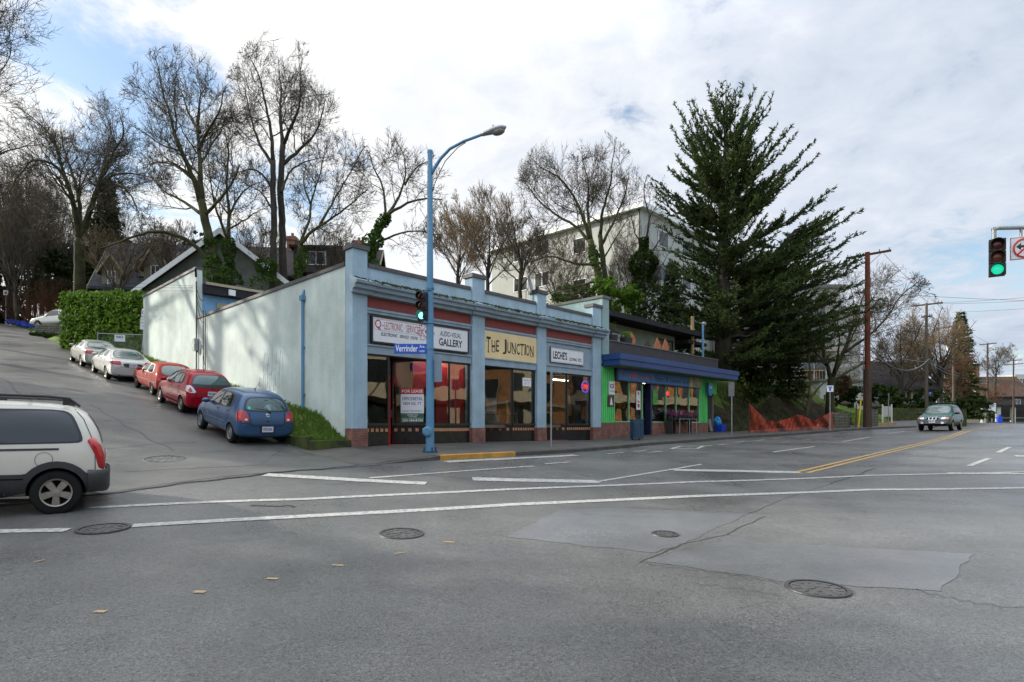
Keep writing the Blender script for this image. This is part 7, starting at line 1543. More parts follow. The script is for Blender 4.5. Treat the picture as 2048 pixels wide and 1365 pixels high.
# T1 broad oak at far left
d = 47; T = Tree(11, env_px(10, 330, 205, 620, d), .26, .05, (6,5,5,4), .60, .013)
T.limb(pts_at([(160,640),(158,590),(159,520),(160,478)], d), .52, .42, False)
T.limb(pts_at([(159,480),(150,420),(138,375),(118,335),(92,322),(62,318),(45,345)], d, -3), .34, .06); T.limb(pts_at([(138,378),(120,320),(105,270),(70,240)], d, -1), .2, .05)
T.limb(pts_at([(158,470),(160,410),(150,365),(128,300),(122,262)], d, 3), .26, .05); T.limb(pts_at([(165,475),(180,420),(198,370),(205,345),(225,310),(245,275)], d, -2), .34, .06); T.limb(pts_at([(200,368),(225,350),(262,345),(300,355)], d, 2), .16, .04); T.limb(pts_at([(205,385),(240,370),(262,390),(275,420)], d, -3), .16, .04); T.limb(pts_at([(160,500),(140,430),(120,420),(102,440)], d, 3), .15, .03); T.limb(pts_at([(205,345),(215,300),(222,260)], d, 2), .18, .04)
T.finish('oak_tree', 'spreading bare oak with forked trunk above the clipped hedge at left', P(160, 640, d), M['bark_moss'], M['twig'])
# T2 leaning oak with ivy and a long low bough
d = 38; T = Tree(23, env_px(255, 490, 130, 545, d), .24, .06, (6,5,5,4), .60, .012)
tr = pts_at([(440,590),(430,540),(420,480),(408,430),(402,400)], d); T.limb(tr, .40, .30, False)
T.limb(pts_at([(402,405),(388,360),(370,320),(350,270),(335,215),(322,170)], d, -2), .27, .05); T.limb(pts_at([(403,400),(400,350),(398,300),(395,240),(402,190)], d, 2), .26, .05); T.limb(pts_at([(398,300),(415,260),(440,225),(445,190)], d, -2), .15, .04); T.limb(pts_at([(400,265),(375,225),(362,180)], d, 2), .14, .04)
T.limb(pts_at([(405,430),(370,405),(330,385),(300,350)], d, 3), .15, .04); T.limb(pts_at([(410,430),(440,400),(470,360),(478,330)], d, -3), .15, .04); T.limb(pts_at([(388,360),(350,330),(318,325),(290,330)], d, 2), .13, .03)
T.limb(pts_at([(420,535),(400,500),(375,478),(340,465),(310,462),(270,472),(230,488),(200,498)], d, -2), .21, .05, True, 2, .7, .3, 1.5)
t = T.finish('oak_tree', 'leaning bare oak with a long mossy bough arching left over the house roofs', P(440, 590, d), M['bark_moss'], M['twig'])
ivy(t, tr[:3], [.85, .6, .40], 1500, .10, 3)
# T2b second ivy trunk
d = 40; T = Tree(37, env_px(395, 560, 200, 560, d), .26, .05, (6,5,5,4), .60, .012)
tr = pts_at([(462,590),(460,540),(457,480)], d); T.limb(tr, .27, .22, False)
T.limb(pts_at([(457,482),(440,440),(425,400),(420,350)], d, -2), .15, .04); T.limb(pts_at([(457,480),(458,420),(452,370),(458,310),(450,260)], d, 2), .18, .04); T.limb(pts_at([(458,430),(480,390),(500,370),(520,365)], d, 2), .12, .03); T.limb(pts_at([(455,460),(490,440),(520,420)], d, -3), .1, .03)
t = T.finish('oak_tree', 'slim bare tree with an ivy column trunk right of the leaning oak', P(462, 590, d), M['bark_moss'], M['twig'])
ivy(t, tr, [.75, .55, .30], 1100, .10, 5)
# T3 tall twin-trunked oak
d = 41; T = Tree(41, env_px(462, 680, 98, 500, d), .24, .06, (6,5,5,4), .60, .012)
T.limb(pts_at([(545,600),(546,520),(548,440),(546,380),(546,320)], d), .33, .22, False); T.limb(pts_at([(568,600),(566,520),(564,440),(560,380),(564,320),(566,290)], d+1), .36, .24, False)
T.limb(pts_at([(546,325),(542,260),(530,200),(520,160),(508,130)], d, -2), .2, .04); T.limb(pts_at([(545,330),(520,290),(505,250),(495,205),(490,175)], d, 2), .16, .04); T.limb(pts_at([(566,295),(560,235),(562,180),(558,130)], d+1, 2), .2, .04); T.limb(pts_at([(566,290),(590,240),(602,200),(600,160)], d+1, -2), .18, .04); T.limb(pts_at([(565,330),(600,300),(630,270),(645,230),(650,200)], d+1, 2), .17, .04)
T.limb(pts_at([(546,380),(525,345),(500,335),(478,345)], d, -2), .13, .03); T.limb(pts_at([(562,385),(580,340),(615,320),(650,315)], d, 3), .13, .03); T.limb(pts_at([(546,420),(520,380),(492,370)], d, 3), .11, .03)
t = T.finish('oak_tree', 'tallest bare oak with twin dark trunks behind the long side wall', P(556, 600, d), M['bark'], M['twig'])
ivy(t, pts_at([(535,590),(530,545),(535,520)], d-1), [.9, .9, .4], 700, .11, 6); ivy(t, pts_at([(592,590),(598,540),(610,495)], d-1), [.6, .45, .2], 420, .11, 7)
# T3b low spreading tree right of it
d = 40; T = Tree(47, env_px(590, 760, 270, 560, d), .30, .04, (6,5,5,4), .60, .012)
T.limb(pts_at([(596,600),(598,540),(600,490)], d), .2, .17, False); T.limb(pts_at([(600,490),(625,460),(660,440),(700,410),(735,380)], d, -2), .16, .03); T.limb(pts_at([(600,490),(620,440),(622,400),(640,350),(650,300)], d, 2), .14, .03); T.limb(pts_at([(622,410),(605,370),(612,330)], d, 1), .1, .03); T.limb(pts_at([(640,450),(680,380),(705,340),(725,300)], d, 2), .12, .03)
T.finish('oak_tree', 'low crooked bare tree spreading right towards the blue parapet pillar', P(596, 600, d), M['bark_moss'], M['twig'])
# T4 ivy clad leaning tree above the blue parapet
d = 34; T = Tree(53, env_px(690, 905, 285, 560, d), .30, .05, (6,5,5,4), .60, .011)
tr = pts_at([(715,600),(728,545),(740,500),(752,465),(775,430)], d); T.limb(tr, .24, .15, False); T.limb(pts_at([(775,430),(800,395),(812,350),(808,310)], d, 1), .13, .03); T.limb(pts_at([(770,435),(770,380),(745,330),(735,300)], d, 2), .11, .03); T.limb(pts_at([(775,430),(815,405),(850,395),(885,400)], d, -2), .12, .03); T.limb(pts_at([(810,370),(835,330),(862,320)], d, 1), .09, .03); T.limb(pts_at([(745,490),(790,470),(830,460),(870,470)], d, 2), .1, .03)
t = T.finish('oak_tree', 'ivy-clad leaning bare tree above the blue parapet beside the lamp post', P(715, 600, d), M['bark_moss'], M['twig'])
ivy(t, tr, [.9, .75, .55, .4, .2], 1700, .10, 8)
# T5 fine twiggy brownish trees
for k, (px, d, e, sd, lab) in enumerate([(975, 50, (880,1062,370,640), 61, 'twiggy tan-brown bare tree above the middle shop sign'), (915, 56, (850,985,395,640), 62, 'smaller tan bare tree just right of the lamp post arm'), (1040, 46, (985,1090,420,620), 63, 'thin dark bare tree crossing the corner of the white apartments')]):
    T = Tree(sd, env_px(*e, d), .16, .09, (7,7,6,4), .52, .012, angle=(22, 48)); b = P(px, 640, d); T.limb([b, P(px, 560, d), P(px+4, 510, d)], .22, .16, False)
    for j in range(10): an = j*2.4 + sd; u = .5+.5*((j*37) % 10)/10; T.limb([P(px+3, 575-6*j, d), P(px+3, 545-8*j, d) + V((cos(an), sin(an), 0))*1.7*u, P(px+3, 500-11*j, d) + V((cos(an), sin(an), 0))*4.0*u], .085, .02)
    T.finish('bare_tree', lab, b, M['bark'], M['twig_tan'] if k < 2 else M['twig'])
# T6 round oak in front of the apartments
d = 42; T = Tree(67, env_px(1030, 1278, 286, 590, d), .23, .07, (6,5,5,4), .60, .012)
tr = pts_at([(1215,640),(1205,590),(1193,530),(1180,480)], d); T.limb(tr, .36, .26, False); tr2 = pts_at([(1222,640),(1214,580),(1206,520),(1200,470)], d+1); T.limb(tr2, .28, .2, False)
T.limb(pts_at([(1180,482),(1165,430),(1140,380),(1115,350),(1090,340)], d, -2), .2, .04); T.limb(pts_at([(1185,490),(1150,450),(1110,430),(1075,400),(1050,365)], d, 2), .18, .04); T.limb(pts_at([(1182,480),(1175,420),(1178,370),(1165,320)], d, 2), .18, .04); T.limb(pts_at([(1200,472),(1205,420),(1222,370),(1225,320)], d+1, -2), .17, .04); T.limb(pts_at([(1203,490),(1230,440),(1250,390),(1258,350)], d+1, 2), .15, .04); T.limb(pts_at([(1193,530),(1150,530),(1105,510),(1060,525)], d, -2), .14, .04); T.limb(pts_at([(1202,560),(1150,575),(1110,580),(1085,595)], d, -3), .1, .03); T.limb(pts_at([(1206,520),(1230,480),(1248,450)], d+1, 2), .1, .03)
t = T.finish('oak_tree', 'round-headed bare oak in front of the white apartment block', P(1215, 640, d), M['bark_moss'], M['twig'])
ivy(t, tr, [.6, .5, .38, .28], 900, .10, 9)
# T7 dead crooked tree with dark ivy
d = 44; T = Tree(71, env_px(1235, 1340, 330, 640, d), .38, .02, (5,4,4,3), .5, .012)
tr = pts_at([(1290,650),(1288,590),(1286,530),(1292,480)], d); T.limb(tr, .22, .15, False); T.limb(pts_at([(1292,482),(1300,430),(1285,390),(1295,350)], d, 1), .12, .03); T.limb(pts_at([(1290,500),(1270,470),(1262,430)], d, -2), .1, .03); T.limb(pts_at([(1290,520),(1320,480),(1330,440)], d, 2), .1, .03)
t = T.finish('bare_tree', 'crooked bare tree choked with dark ivy left of the big conifer', P(1290, 650, d), M['bark'], M['twig'])
ivy(t, pts_at([(1285,640),(1284,580),(1286,530),(1288,480)], d), [1.5, 1.3, .9, .4], 3200, .13, 10, M['shrub_dark'])
# T8 mossy trees on the lawn
d = 43; T = Tree(73, env_px(1590, 1850, 540, 830, d), .32, .02, (6,5,5,4), .60, .012)
T.limb(pts_at([(1660,830),(1660,790),(1664,755)], d), .38, .33, False); T.limb(pts_at([(1662,758),(1645,700),(1640,650),(1630,600)], d, 1), .2, .04); T.limb(pts_at([(1664,756),(1690,700),(1705,650),(1725,600),(1735,560)], d, 2), .22, .04); T.limb(pts_at([(1690,705),(1740,670),(1780,630),(1800,590),(1835,565)], d, -2), .15, .03); T.limb(pts_at([(1700,660),(1750,620),(1790,610)], d, 2), .11, .03); T.limb(pts_at([(1670,760),(1720,730),(1770,715)], d, 2), .11, .03); T.limb(pts_at([(1655,730),(1625,700),(1605,660)], d, -1), .12, .03); T.limb(pts_at([(1668,745),(1680,690),(1675,640)], d, -2), .13, .03)
T.finish('oak_tree', 'mossy low-branching bare oak on the lawn left of the reddish pole', P(1660, 830, d), M['bark_moss'], M['twig'])
d = 39; T = Tree(79, env_px(1560, 1670, 640, 860, d), .30, .03, (4,4,4,3), .5, .011)
T.limb(pts_at([(1612,850),(1614,820),(1620,795)], d), .17, .14, False); T.limb(pts_at([(1620,796),(1640,775),(1658,755)], d, 1), .1, .03, True, 2, .7); T.limb(pts_at([(1618,800),(1620,750),(1616,700),(1622,665)], d), .11, .03, True, 2, .7); T.limb(pts_at([(1613,820),(1604,800),(1600,785)], d), .07, .03, True, 3, .5)
T.finish('bare_tree', 'small forked bare tree rising behind the orange netting', P(1612, 850, d), M['bark_moss'], M['twig'])
# right-hand group
for k, (px, base, d, e, sd, tw, lab) in enumerate([(1800, 845, 63, (1762,1845,618,850), 131, 'twig_tan', 'broad tan bare tree left of the grey utility pole'), (1842, 845, 70, (1800,1885,600,850), 137, 'twig_tan', 'tall tan bare tree right behind the grey utility pole'), (1880, 830, 66, (1830,1925,610,830), 83, 'twig_tan', 'tall tan bare tree between the grey pole and the transformer pole'), (1990, 790, 112, (1955,2035,688,800), 89, 'twig', 'fine grey bare tree on the skyline between the last two poles'), (1985, 845, 100, (1930,2040,770,850), 97, 'twig_red', 'low reddish bare tree in front of the reddish-roofed house'), (1905, 845, 75, (1860,1950,700,850), 101, 'twig_red', 'reddish-brown bare tree below the transformer pole')]):
    T = Tree(sd, env_px(*e, d), .24, .05, (7,6,6,4), .56, .014); b = P(px, base, d); h = (base-e[2])/F*d
    T.limb([b, b+V((0,0,h*.25)), b+V((.2,0,h*.42))], .3*h/10, .2*h/10, False)
    for j in range(8): an = j*.85+sd; T.limb([b+V((.1,0,h*(.22+.04*j))), b+V((cos(an)*h*.13, sin(an)*h*.13, h*(.38+.045*j))), b+V((cos(an)*h*.24, sin(an)*h*.24, h*(.55+.05*j)))], .1*h/10, .03)
    T.finish('bare_tree', lab, b, M['bark'], M[tw])
for k, (px, by, ty, d, hw, sd, lab) in enumerate([(235, 600, 455, 46, 60, 141, 'fine twiggy bare tree before the dark house gables'), (345, 590, 440, 44, 62, 143, 'fine twiggy bare tree before the brown roof and green gable'), (505, 590, 430, 45, 58, 149, 'fine twiggy bare tree just left of the twin-trunked oak'), (655, 590, 440, 44, 55, 151, 'fine twiggy bare tree before the white sliding window'), (1120, 640, 470, 47, 60, 157, 'fine twiggy bare tree before the white apartment windows'), (1270, 660, 440, 47, 45, 163, 'fine twiggy bare tree at the corner of the white apartments')]):
    T = Tree(sd, env_px(px-hw, px+hw, ty, by, d), .20, .07, (6,6,5,4), .56, .010, angle=(24, 52)); b = P(px, by, d); h = (by-ty)/F*d
    for j in range(6): an = j*1.05+sd; T.limb([b, b+V((cos(an)*h*.08, sin(an)*h*.08, h*.25)), b+V((cos(an)*h*.24, sin(an)*h*.2, h*.55)), b+V((cos(an)*h*.36, sin(an)*h*.3, h*.8))], .07, .02, True, 1, .9)
    T.finish('bare_tree', lab, b, M['bark'], M['twig'] if k % 2 else M['twig_tan'])
# near tree reaching in at the top left corner
d = 24; T = Tree(103, (V((-24.0, 24, 16.5)), V((3.9, 4.5, 5.2))), .26, .04, (6,5,5,4), .60, .009)
b = V((-25.5, 24, H(-25.5, 24))); T.limb([b, b+V((.2,0,5)), b+V((.3,0,9))], .35, .25, False)
for j in range(7): an = j*.9; T.limb([b+V((.3,0,8+.5*j)), b+V((.3+cos(an)*1.4, sin(an)*1.4, 10.5+.7*j)), b+V((.5+cos(an)*3, sin(an)*3, 12.5+.8*j))], .14, .03)
T.limb([b+V((.3,0,9)), b+V((1.5,-.5,12)), b+V((3.0,-.6,14.3)), b+V((4.2,-.6,14.9))], .16, .03); T.limb([b+V((.3,0,9.5)), b+V((1.6,.3,13)), b+V((2.8,.3,16.5)), b+V((3.8,.3,18.5))], .16, .03)
T.finish('oak_tree', 'bare oak branches reaching in at the top left corner of the sky', b, M['bark'], M['twig'])
# street trees left of the frame whose shadows fall on the side wall
for k, (x, y, h, sd) in enumerate([(-29.5, 25.5, 19, 107), (-32.5, 30.5, 21, 111), (-38.5, 37.5, 20, 109)]):
    b = V((x, y, H(x, y))); T = Tree(sd, (b+V((0,0,h*.62)), V((h*.30, h*.34, h*.42))), .26, .05, (3,3,2), .5, .014, 3)
    T.limb([b, b+V((.2,.1,h*.2)), b+V((-.1,.2,h*.36)), b+V((.1,.1,h*.5))], .46, .32, False); T.limb([b+V((.1,.1,h*.5)), b+V((.3,-.2,h*.66)), b+V((-.1,.1,h*.9))], .30, .06)
    for j in range(7): an = j*.9+k*.7; z = .33+.045*j; e = .9 if j < 4 else .7; T.limb([b+V((.0,.1,h*z)), b+V((cos(an)*h*.11*e, sin(an)*h*.11*e, h*(z+.10))), b+V((cos(an)*h*.25*e, sin(an)*h*.25*e, h*(z+.22)))], .20, .05, True, 1, .6)
    T.finish('oak_tree', ['bare street oak casting its shadow on the near end of the side wall', 'tallest bare street oak casting its shadow on the middle of the side wall', 'bare street oak casting its shadow on the far white wing wall'][k], b, M['bark'], M['twig'])

# ---------------------------------------------------------------- conifers
def spray(mb, pts, rad, rr, size, dens, droop=0.0, m=0):
    """needle tufts along a branch: many small leaf-sized faces"""
    n = len(pts)
    for i in range(n-1):
        d = pts[i+1]-pts[i]; k = max(1, int(d.length*dens)); dn = d.normalized()
        for _ in range(k):
            p = pts[i] + d*rr.random(); a = (dn*rr.uniform(.6, 1.2) + rvec(rr)*.75 - V((0,0,droop))).normalized()*size*rr.uniform(.6, 1.5); b = a.cross(rvec(rr))
            if b.length < 1e-4: continue
            b = b.normalized()*size*.15*rr.uniform(.7, 1.3); q = p + rvec(rr)*rad*rr.random()
            mb.add([q-b, q+b, q+a*.55+b*.9, q+a, q+a*.55-b*.9], [(0,1,2,3,4)], m)
def big_conifer():
    rr = random.Random(5); d = 40.0; wood = MB(); fol = MB(); base = P(1447, 740, d)
    pxm = d/F                              # metres per photo pixel here
    top = P(1452, 178, d)
    tr = [base, P(1447, 640, d), P(1446, 520, d), P(1448, 400, d), P(1452, 280, d), top]
    wood.tube(tr, [.62, .5, .38, .26, .14, .03], 10)
    def trunk_at(z):
        for a, b in zip(tr, tr[1:]):
            if a.z <= z <= b.z: return a.lerp(b, (z-a.z)/(b.z-a.z))
        return tr[-1]
    # tip height (m) -> reach left / right, read from the outline of the tree
    def reach(z):
        zs = [0.5, 2, 4, 6, 8, 10, 12, 14, 15.5, 17, 18.5, 20, 21.5, 22.8]
        lf = [2.5, 3.2, 3.8, 4.4, 5.4, 4.8, 4.2, 4.4, 4.5, 4.6, 4.8, 4.6, 3.2, 1.2]
        rt = [3, 5, 8.4, 9.6, 10.8, 9.0, 9.8, 9.4, 7.0, 6.2, 5.4, 4.2, 3.0, 1.5]
        return np.interp(z, zs, lf), np.interp(z, zs, rt)
    def bough(p0, tip, r0, fsz, dens):
        v = tip - p0; ln = v.length; hor = V((v.x, v.y, 0)); n = max(5, int(ln/.5)); pts = []
        for i in range(n+1):
            t = i/n; p = p0 + hor*t + V((0,0,1))*(v.z*(.55*t+.45*t**2.2)); p += rvec(rr)*.08*ln/6; pts.append(p)
        wood.tube(pts, [max(.012, r0*(1-.9*i/n)) for i in range(n+1)], 5, 0, False)
        spray(fol, pts[n//4:], .10, rr, fsz, dens)
        dn = v.normalized(); sidev = V((-dn.y, dn.x, 0)).normalized()
        for i in range(max(1, n//6), n+1):
            t = i/n; w = (1-t)**1.2*min(1.7, ln*.26) + .22
            for s in (-1, 1):
                if rr.random() < .12: continue
                dirv = ((pts[i]-pts[i-1]).normalized()*1.0 + sidev*s*rr.uniform(.45, .95) + V((0,0,rr.uniform(-.05,.40)))).normalized(); L_ = w*rr.uniform(.6, 1.25)
                q = [pts[i] + dirv*L_*u + V((0,0,.18*L_*u*u)) for u in (0, .33, .66, 1)]
                wood.tube(q, [.014, .011, .008, .005], 3, 0, False); spray(fol, q, .07, rr, fsz, dens*1.15)
                if L_ > .7:
                    for u in (.35, .7):
                        d2 = (dirv + sidev*rr.uniform(-.8,.8) + V((0,0,rr.uniform(-.1,.35)))).normalized(); o = q[0].lerp(q[-1], u); spray(fol, [o, o+d2*L_*.28, o+d2*L_*.55+V((0,0,.06))], .06, rr, fsz, dens*1.1)
    z = 4.4; k = 0
    while z < 22.9:
        l, r = reach(z); nb = 5
        for j in range(nb):
            an = 2*pi*(j/nb) + k*2.4 + rr.uniform(-.35, .35); cx = cos(an); R = (r if cx > 0 else l)
            D_ = min(4.6, (l+r)*.45); e = 1/sqrt((cx/R)**2 + (sin(an)/D_)**2); e *= rr.uniform(.78, 1.08); e = max(.5, e)
            zt = z + rr.uniform(-.5, .5); rise = np.interp(zt, [0, 7, 12, 17, 21, 23], [.08, .14, .28, .52, .85, 1.5])*e
            tip = trunk_at(min(zt, 22.8)) + V((cos(an)*e, sin(an)*e*.9, 0)); tip.z = zt; p0 = trunk_at(max(base.z+.3, zt-rise-.35))
            bough(p0, tip, .040 + .011*e, .21, 27)
        z += .66 if z < 16 else .58; k += 1
    for j in range(34):                    # heavy lower boughs sweeping right over the street
        zt = 4.6 + 7.4*j/33 + rr.uniform(-.4, .4); r = reach(zt)[1]; an = rr.uniform(-.6, .6); e = r*rr.uniform(.72, 1.0)*.95
        p0 = trunk_at(max(base.z+.3, zt - e*.22)); tip = trunk_at(zt) + V((cos(an)*e, sin(an)*e*.8, 0)); tip.z = zt; bough(p0, tip, .09, .21, 27)
    # long right-hand leader with its own layered boughs
    l0 = P(1450, 660, d); lt = [l0, P(1500, 590, d+.5), P(1545, 520, d+.8), P(1590, 460, d+1)]
    wood.tube(lt, [.30, .24, .16, .06], 7, 0, False)
    for j in range(40):
        u = .30 + .70*j/39; i = min(2, int(u*3)); p0 = lt[i].lerp(lt[i+1], u*3-i if i < 2 or u < 1 else 1); an = rr.uniform(-1.1, 1.1) if j % 4 else rr.uniform(0, 6.28)
        e = rr.uniform(2.6, 5.0)*(1.05-.25*u); tip = p0 + V((cos(an)*e, sin(an)*e*.8, e*rr.uniform(.12, .42)))
        lim = P(1757, 0, d).x
        if tip.x > lim: tip.x = lim - rr.uniform(0, .8)
        bough(p0, tip, .055, .21, 27)
    t = thing('conifer_tree', 'huge dark green conifer with upswept layered boughs behind the flower shop', 'tree', base); o = tuple(-base)
    wood.build('trunk', M['bark'], t, smooth=True, loc=o); fol.build('crown', M['conifer'], t, loc=o)
big_conifer()
def spruce(label, px, base_y, top_y, d, halfw, seed, mtl, dens=7, droop=.25, name='conifer_tree', size=.28):
    rr = random.Random(seed); b = P(px, base_y, d); h = (base_y-top_y)/F*d; R = halfw/F*d; wood = MB(); fol = MB()
    wood.tube([(0,0,-.5),(0,0,h*.5),(0,0,h)], [.022*h, .014*h, .02], 8)
    z = h*.06; k = 0
    while z < h*.98:
        w = R*(1-z/h)**.8*rr.uniform(.8, 1.1) + .15; nb = 6
        for j in range(nb):
            an = k*1.9 + 2*pi*j/nb + rr.uniform(-.3,.3); e = w*rr.uniform(.65, 1.1); pts = [V((cos(an)*e*u, sin(an)*e*u, z + e*(.25*u - droop*u*u*1.6 + .12*u**3))) for u in (0, .25, .5, .75, 1)]
            wood.tube(pts, [.05, .04, .03, .02, .01], 3, 0, False); spray(fol, pts, .16+.05*e, rr, size*1.25, dens*3.2, .15)
            for u in (.45, .75):
                for s in (-1, 1): q = pts[2 if u < .5 else 3]; dv = V((cos(an+s*.8), sin(an+s*.8), -.05))*e*.35; spray(fol, [q, q+dv], .12, rr, size*1.25, dens*3.0, .15)
        z += max(.32, h*.03); k += 1
    t = thing(name, label, 'tree', b); wood.build('trunk', M['bark'], t); fol.build('crown', mtl, t); return t
spruce('dark pointed conifer behind the bare oak at far left', 215, 600, 352, 60, 58, 3, M['evergreen'])
spruce('tall narrow green conifer right of the transformer pole', 1922, 850, 618, 78, 46, 4, M['conifer'], 8)
spruce('small dark conifer standing on the lawn edge right of the big conifer', 1578, 800, 640, 44, 38, 6, M['conifer'], 9, size=.2)

spruce('dark rounded conifer under the big conifer beside the flower shop', 1345, 700, 520, 46, 48, 12, M['conifer'], 8, .2, size=.2)
def leafy(name, label, px, by, d, lumps, n, size, seed, mtl, cat='tree', stem=True, h_extra=0):
    """evergreen of leaf clumps; lumps in metres about the base: (x, y, z, rx, ry, rz)"""
    rr = random.Random(seed); b = P(px, by, d); t = thing(name, label, cat, b); mb = MB()
    for (x, y, z, rx, ry, rz) in lumps:
        k = max(6, int(n/len(lumps)/34))
        for _ in range(k):
            v = rvec(rr)*(rr.uniform(.45, 1.0)); c = (x+v.x*rx, y+v.y*ry, z+v.z*rz); s = rr.uniform(.22, .42)*min(rx, rz)**.6
            leaf_quads(mb, c, (s, s, s*.7), 34, size, rr, .55)
    if stem:
        w = MB(); zt = max(l[2] for l in lumps)
        for l in lumps[:6]: w.tube([(0,0,-.4), (l[0]*.35, l[1]*.35, l[2]*.5), (l[0], l[1], l[2])], [.02*zt+.08, .015*zt+.04, .03], 6)
        w.build('trunk', M['bark'], t)
    mb.build('crown', mtl, t); return t
for k, (px, by, ty, d, wpx, lab) in enumerate([(30, 640, 440, 66, 75, 'dark evergreen at the left edge behind the reddish bushes'), (100, 630, 470, 72, 60, 'dark evergreen left of the forked oak trunk'), (205, 600, 470, 70, 70, 'dark evergreen between the forked oak and the dark house'), (-60, 650, 400, 60, 70, 'dark evergreen just beyond the left edge of the photograph'), (140, 620, 500, 62, 50, 'low dark evergreen behind the pale pickup'), (2, 665, 560, 68, 60, 'dark evergreen shrub tree behind the sign post at the hilltop'), (-45, 665, 520, 64, 50, 'dark evergreen cut by the left edge above the road crest')]):
    m = d/F; h = (by-ty)*m; w = wpx*m; rr = random.Random(k+40)
    leafy('evergreen_tree', lab, px, by, d, [(rr.uniform(-w,w)*.7, rr.uniform(-2,2), h*rr.uniform(.2,.85), w*.5, w*.5, h*.22) for _ in range(9)], 9000, .17, 50+k, M['evergreen'])
for k, (px, by, ty, d, wpx, lab) in enumerate([(375, 560, 455, 62, 48, 'grey-green tree mass behind the long mossy bough'), (1480, 790, 690, 50, 38, 'dark shrub mass below the big conifer')]):
    m = d/F; h = (by-ty)*m; w = wpx*m; rr = random.Random(k+60)
    leafy('evergreen_tree' if k == 0 else 'shrub', lab, px, by, d, [(rr.uniform(-w,w)*.6, rr.uniform(-1,1), h*rr.uniform(.2,.8), w*.5, w*.5, h*.25) for _ in range(8)], 5000, .14, 70+k, M['evergreen'] if k == 0 else M['shrub_dark'], 'tree' if k == 0 else 'shrub')
for (px, by, d, r, h, lab, mt) in [(1540, 800, 41, 1.5, 2.7, 'round dark green shrub on the bank above the orange netting', 'shrub_dark'), (1505, 790, 43, 1.2, 2.4, 'dark shrub at the foot of the big conifer', 'shrub_dark'), (1240, 640, 41, 2.2, 3.2, 'glossy laurel shrub at the foot of the round-headed oak', 'hedge'), (1150, 630, 43, 2.2, 2.6, 'sunlit green shrub below the white apartment windows', 'ivy'), (1682, 800, 44.5, .9, 1.9, 'yellowish shrub beside the mossy tree trunk', 'cedar_brown'), (1700, 815, 46, 1.6, 2.0, 'dark rounded bush on the lawn left of the notice board', 'shrub_dark'), (1492, 740, 45, 1.0, 3.4, 'upright clipped green conifer bush beside the flower shop roof', 'ivy'), (1940, 845, 84, 3.4, 4.6, 'dark green bush mass left of the slender dark pole', 'shrub_dark'), (1895, 850, 70, 2.6, 3.2, 'dark bush behind the green estate car', 'shrub_dark'), (1800, 850, 60, 3.0, 4.4, 'dark ivy-covered mass between the lawn and the grey pole', 'shrub_dark'), (1840, 850, 62, 2.6, 3.8, 'dark bush at the foot of the grey utility pole', 'shrub_dark'), (1690, 850, 40.6, .5, .6, 'small dark weed clump on top of the stone wall', 'shrub_dark')]:
    rr = random.Random(px); lo = [(rr.uniform(-r,r)*.55, rr.uniform(-r,r)*.5, h*rr.uniform(.25,.75), r*.55, r*.5, h*.28) for _ in range(7)]
    leafy('shrub', lab, px, by, d, lo, 3200, .11 if d < 50 else .18, px, M[mt], 'shrub', stem=False)
# thicket of fine bare stems at far left, each its own
for k in range(13):
    rr = random.Random(200+k); px = [-20, 12, 34, 58, 84, 108, 28, 70, 130, 175, 245, 300, 330][k]; d = [58, 62, 55, 60, 66, 63, 70, 72, 68, 72, 66, 70, 64][k]; ty = [300, 318, 345, 330, 372, 390, 400, 380, 430, 440, 430, 470, 465][k]
    T = Tree(300+k, env_px(px-52, px+52, ty, 640, d), .18, .10, (5,5,4,3), .5, .016, 3, angle=(20, 45)); b = P(px, 640 if k < 9 else 600, d); h = (640-ty)/F*d
    for j in range(4): an = rr.uniform(0, 6.3); T.limb([b, b+V((cos(an)*.4, sin(an)*.4, h*.3)), b+V((cos(an)*h*.10, sin(an)*h*.10, h*.6)), b+V((cos(an)*h*.15, sin(an)*h*.15, h*.88))], .13, .03, True, 1, .75)
    T.finish('bare_tree', 'thin bare tree in the thicket at far left, ' + ['cut by the photograph edge', 'first from the left', 'with the lowest pale stem', 'third from the edge', 'left of the forked oak', 'nearest the forked oak', 'behind the reddish bushes', 'behind the dark evergreens', 'rising over the pale pickup', 'behind the forked oak trunk', 'behind the dark house chimney', 'behind the brown roof', 'behind the green gable'][k], b, M['bark'], M['twig_tan'] if k % 3 == 0 else M['twig'])
for k, (px, d, w) in enumerate([(45, 60, 3.0), (80, 58, 2.6), (110, 57, 2.0)]):
    b = P(px, 652, d); T = Tree(400+k, (b+V((0,0,2.0)), V((w, w, 2.6))), .18, .06, (6,5,4,3), .5, .010, 3, angle=(20, 45))
    for j in range(26): an = j*2.4; r = w*.8*sqrt((j+.5)/26); q = b+V((cos(an)*r*.5, sin(an)*r*.5, 0)); T.limb([q, q+V((cos(an)*r*.3, sin(an)*r*.3, 1.6)), q+V((cos(an)*r*.5, sin(an)*r*.5, 3.2))], .03, .012, True, 2, 1.4)
    T.finish('shrub', ['leftmost reddish bare bush by the sign post on the hill', 'middle reddish bare bush behind the blue boxes', 'reddish bare bush behind the pale pickup bonnet'][k], b, M['twig_red'], M['twig_red'], cat='shrub')
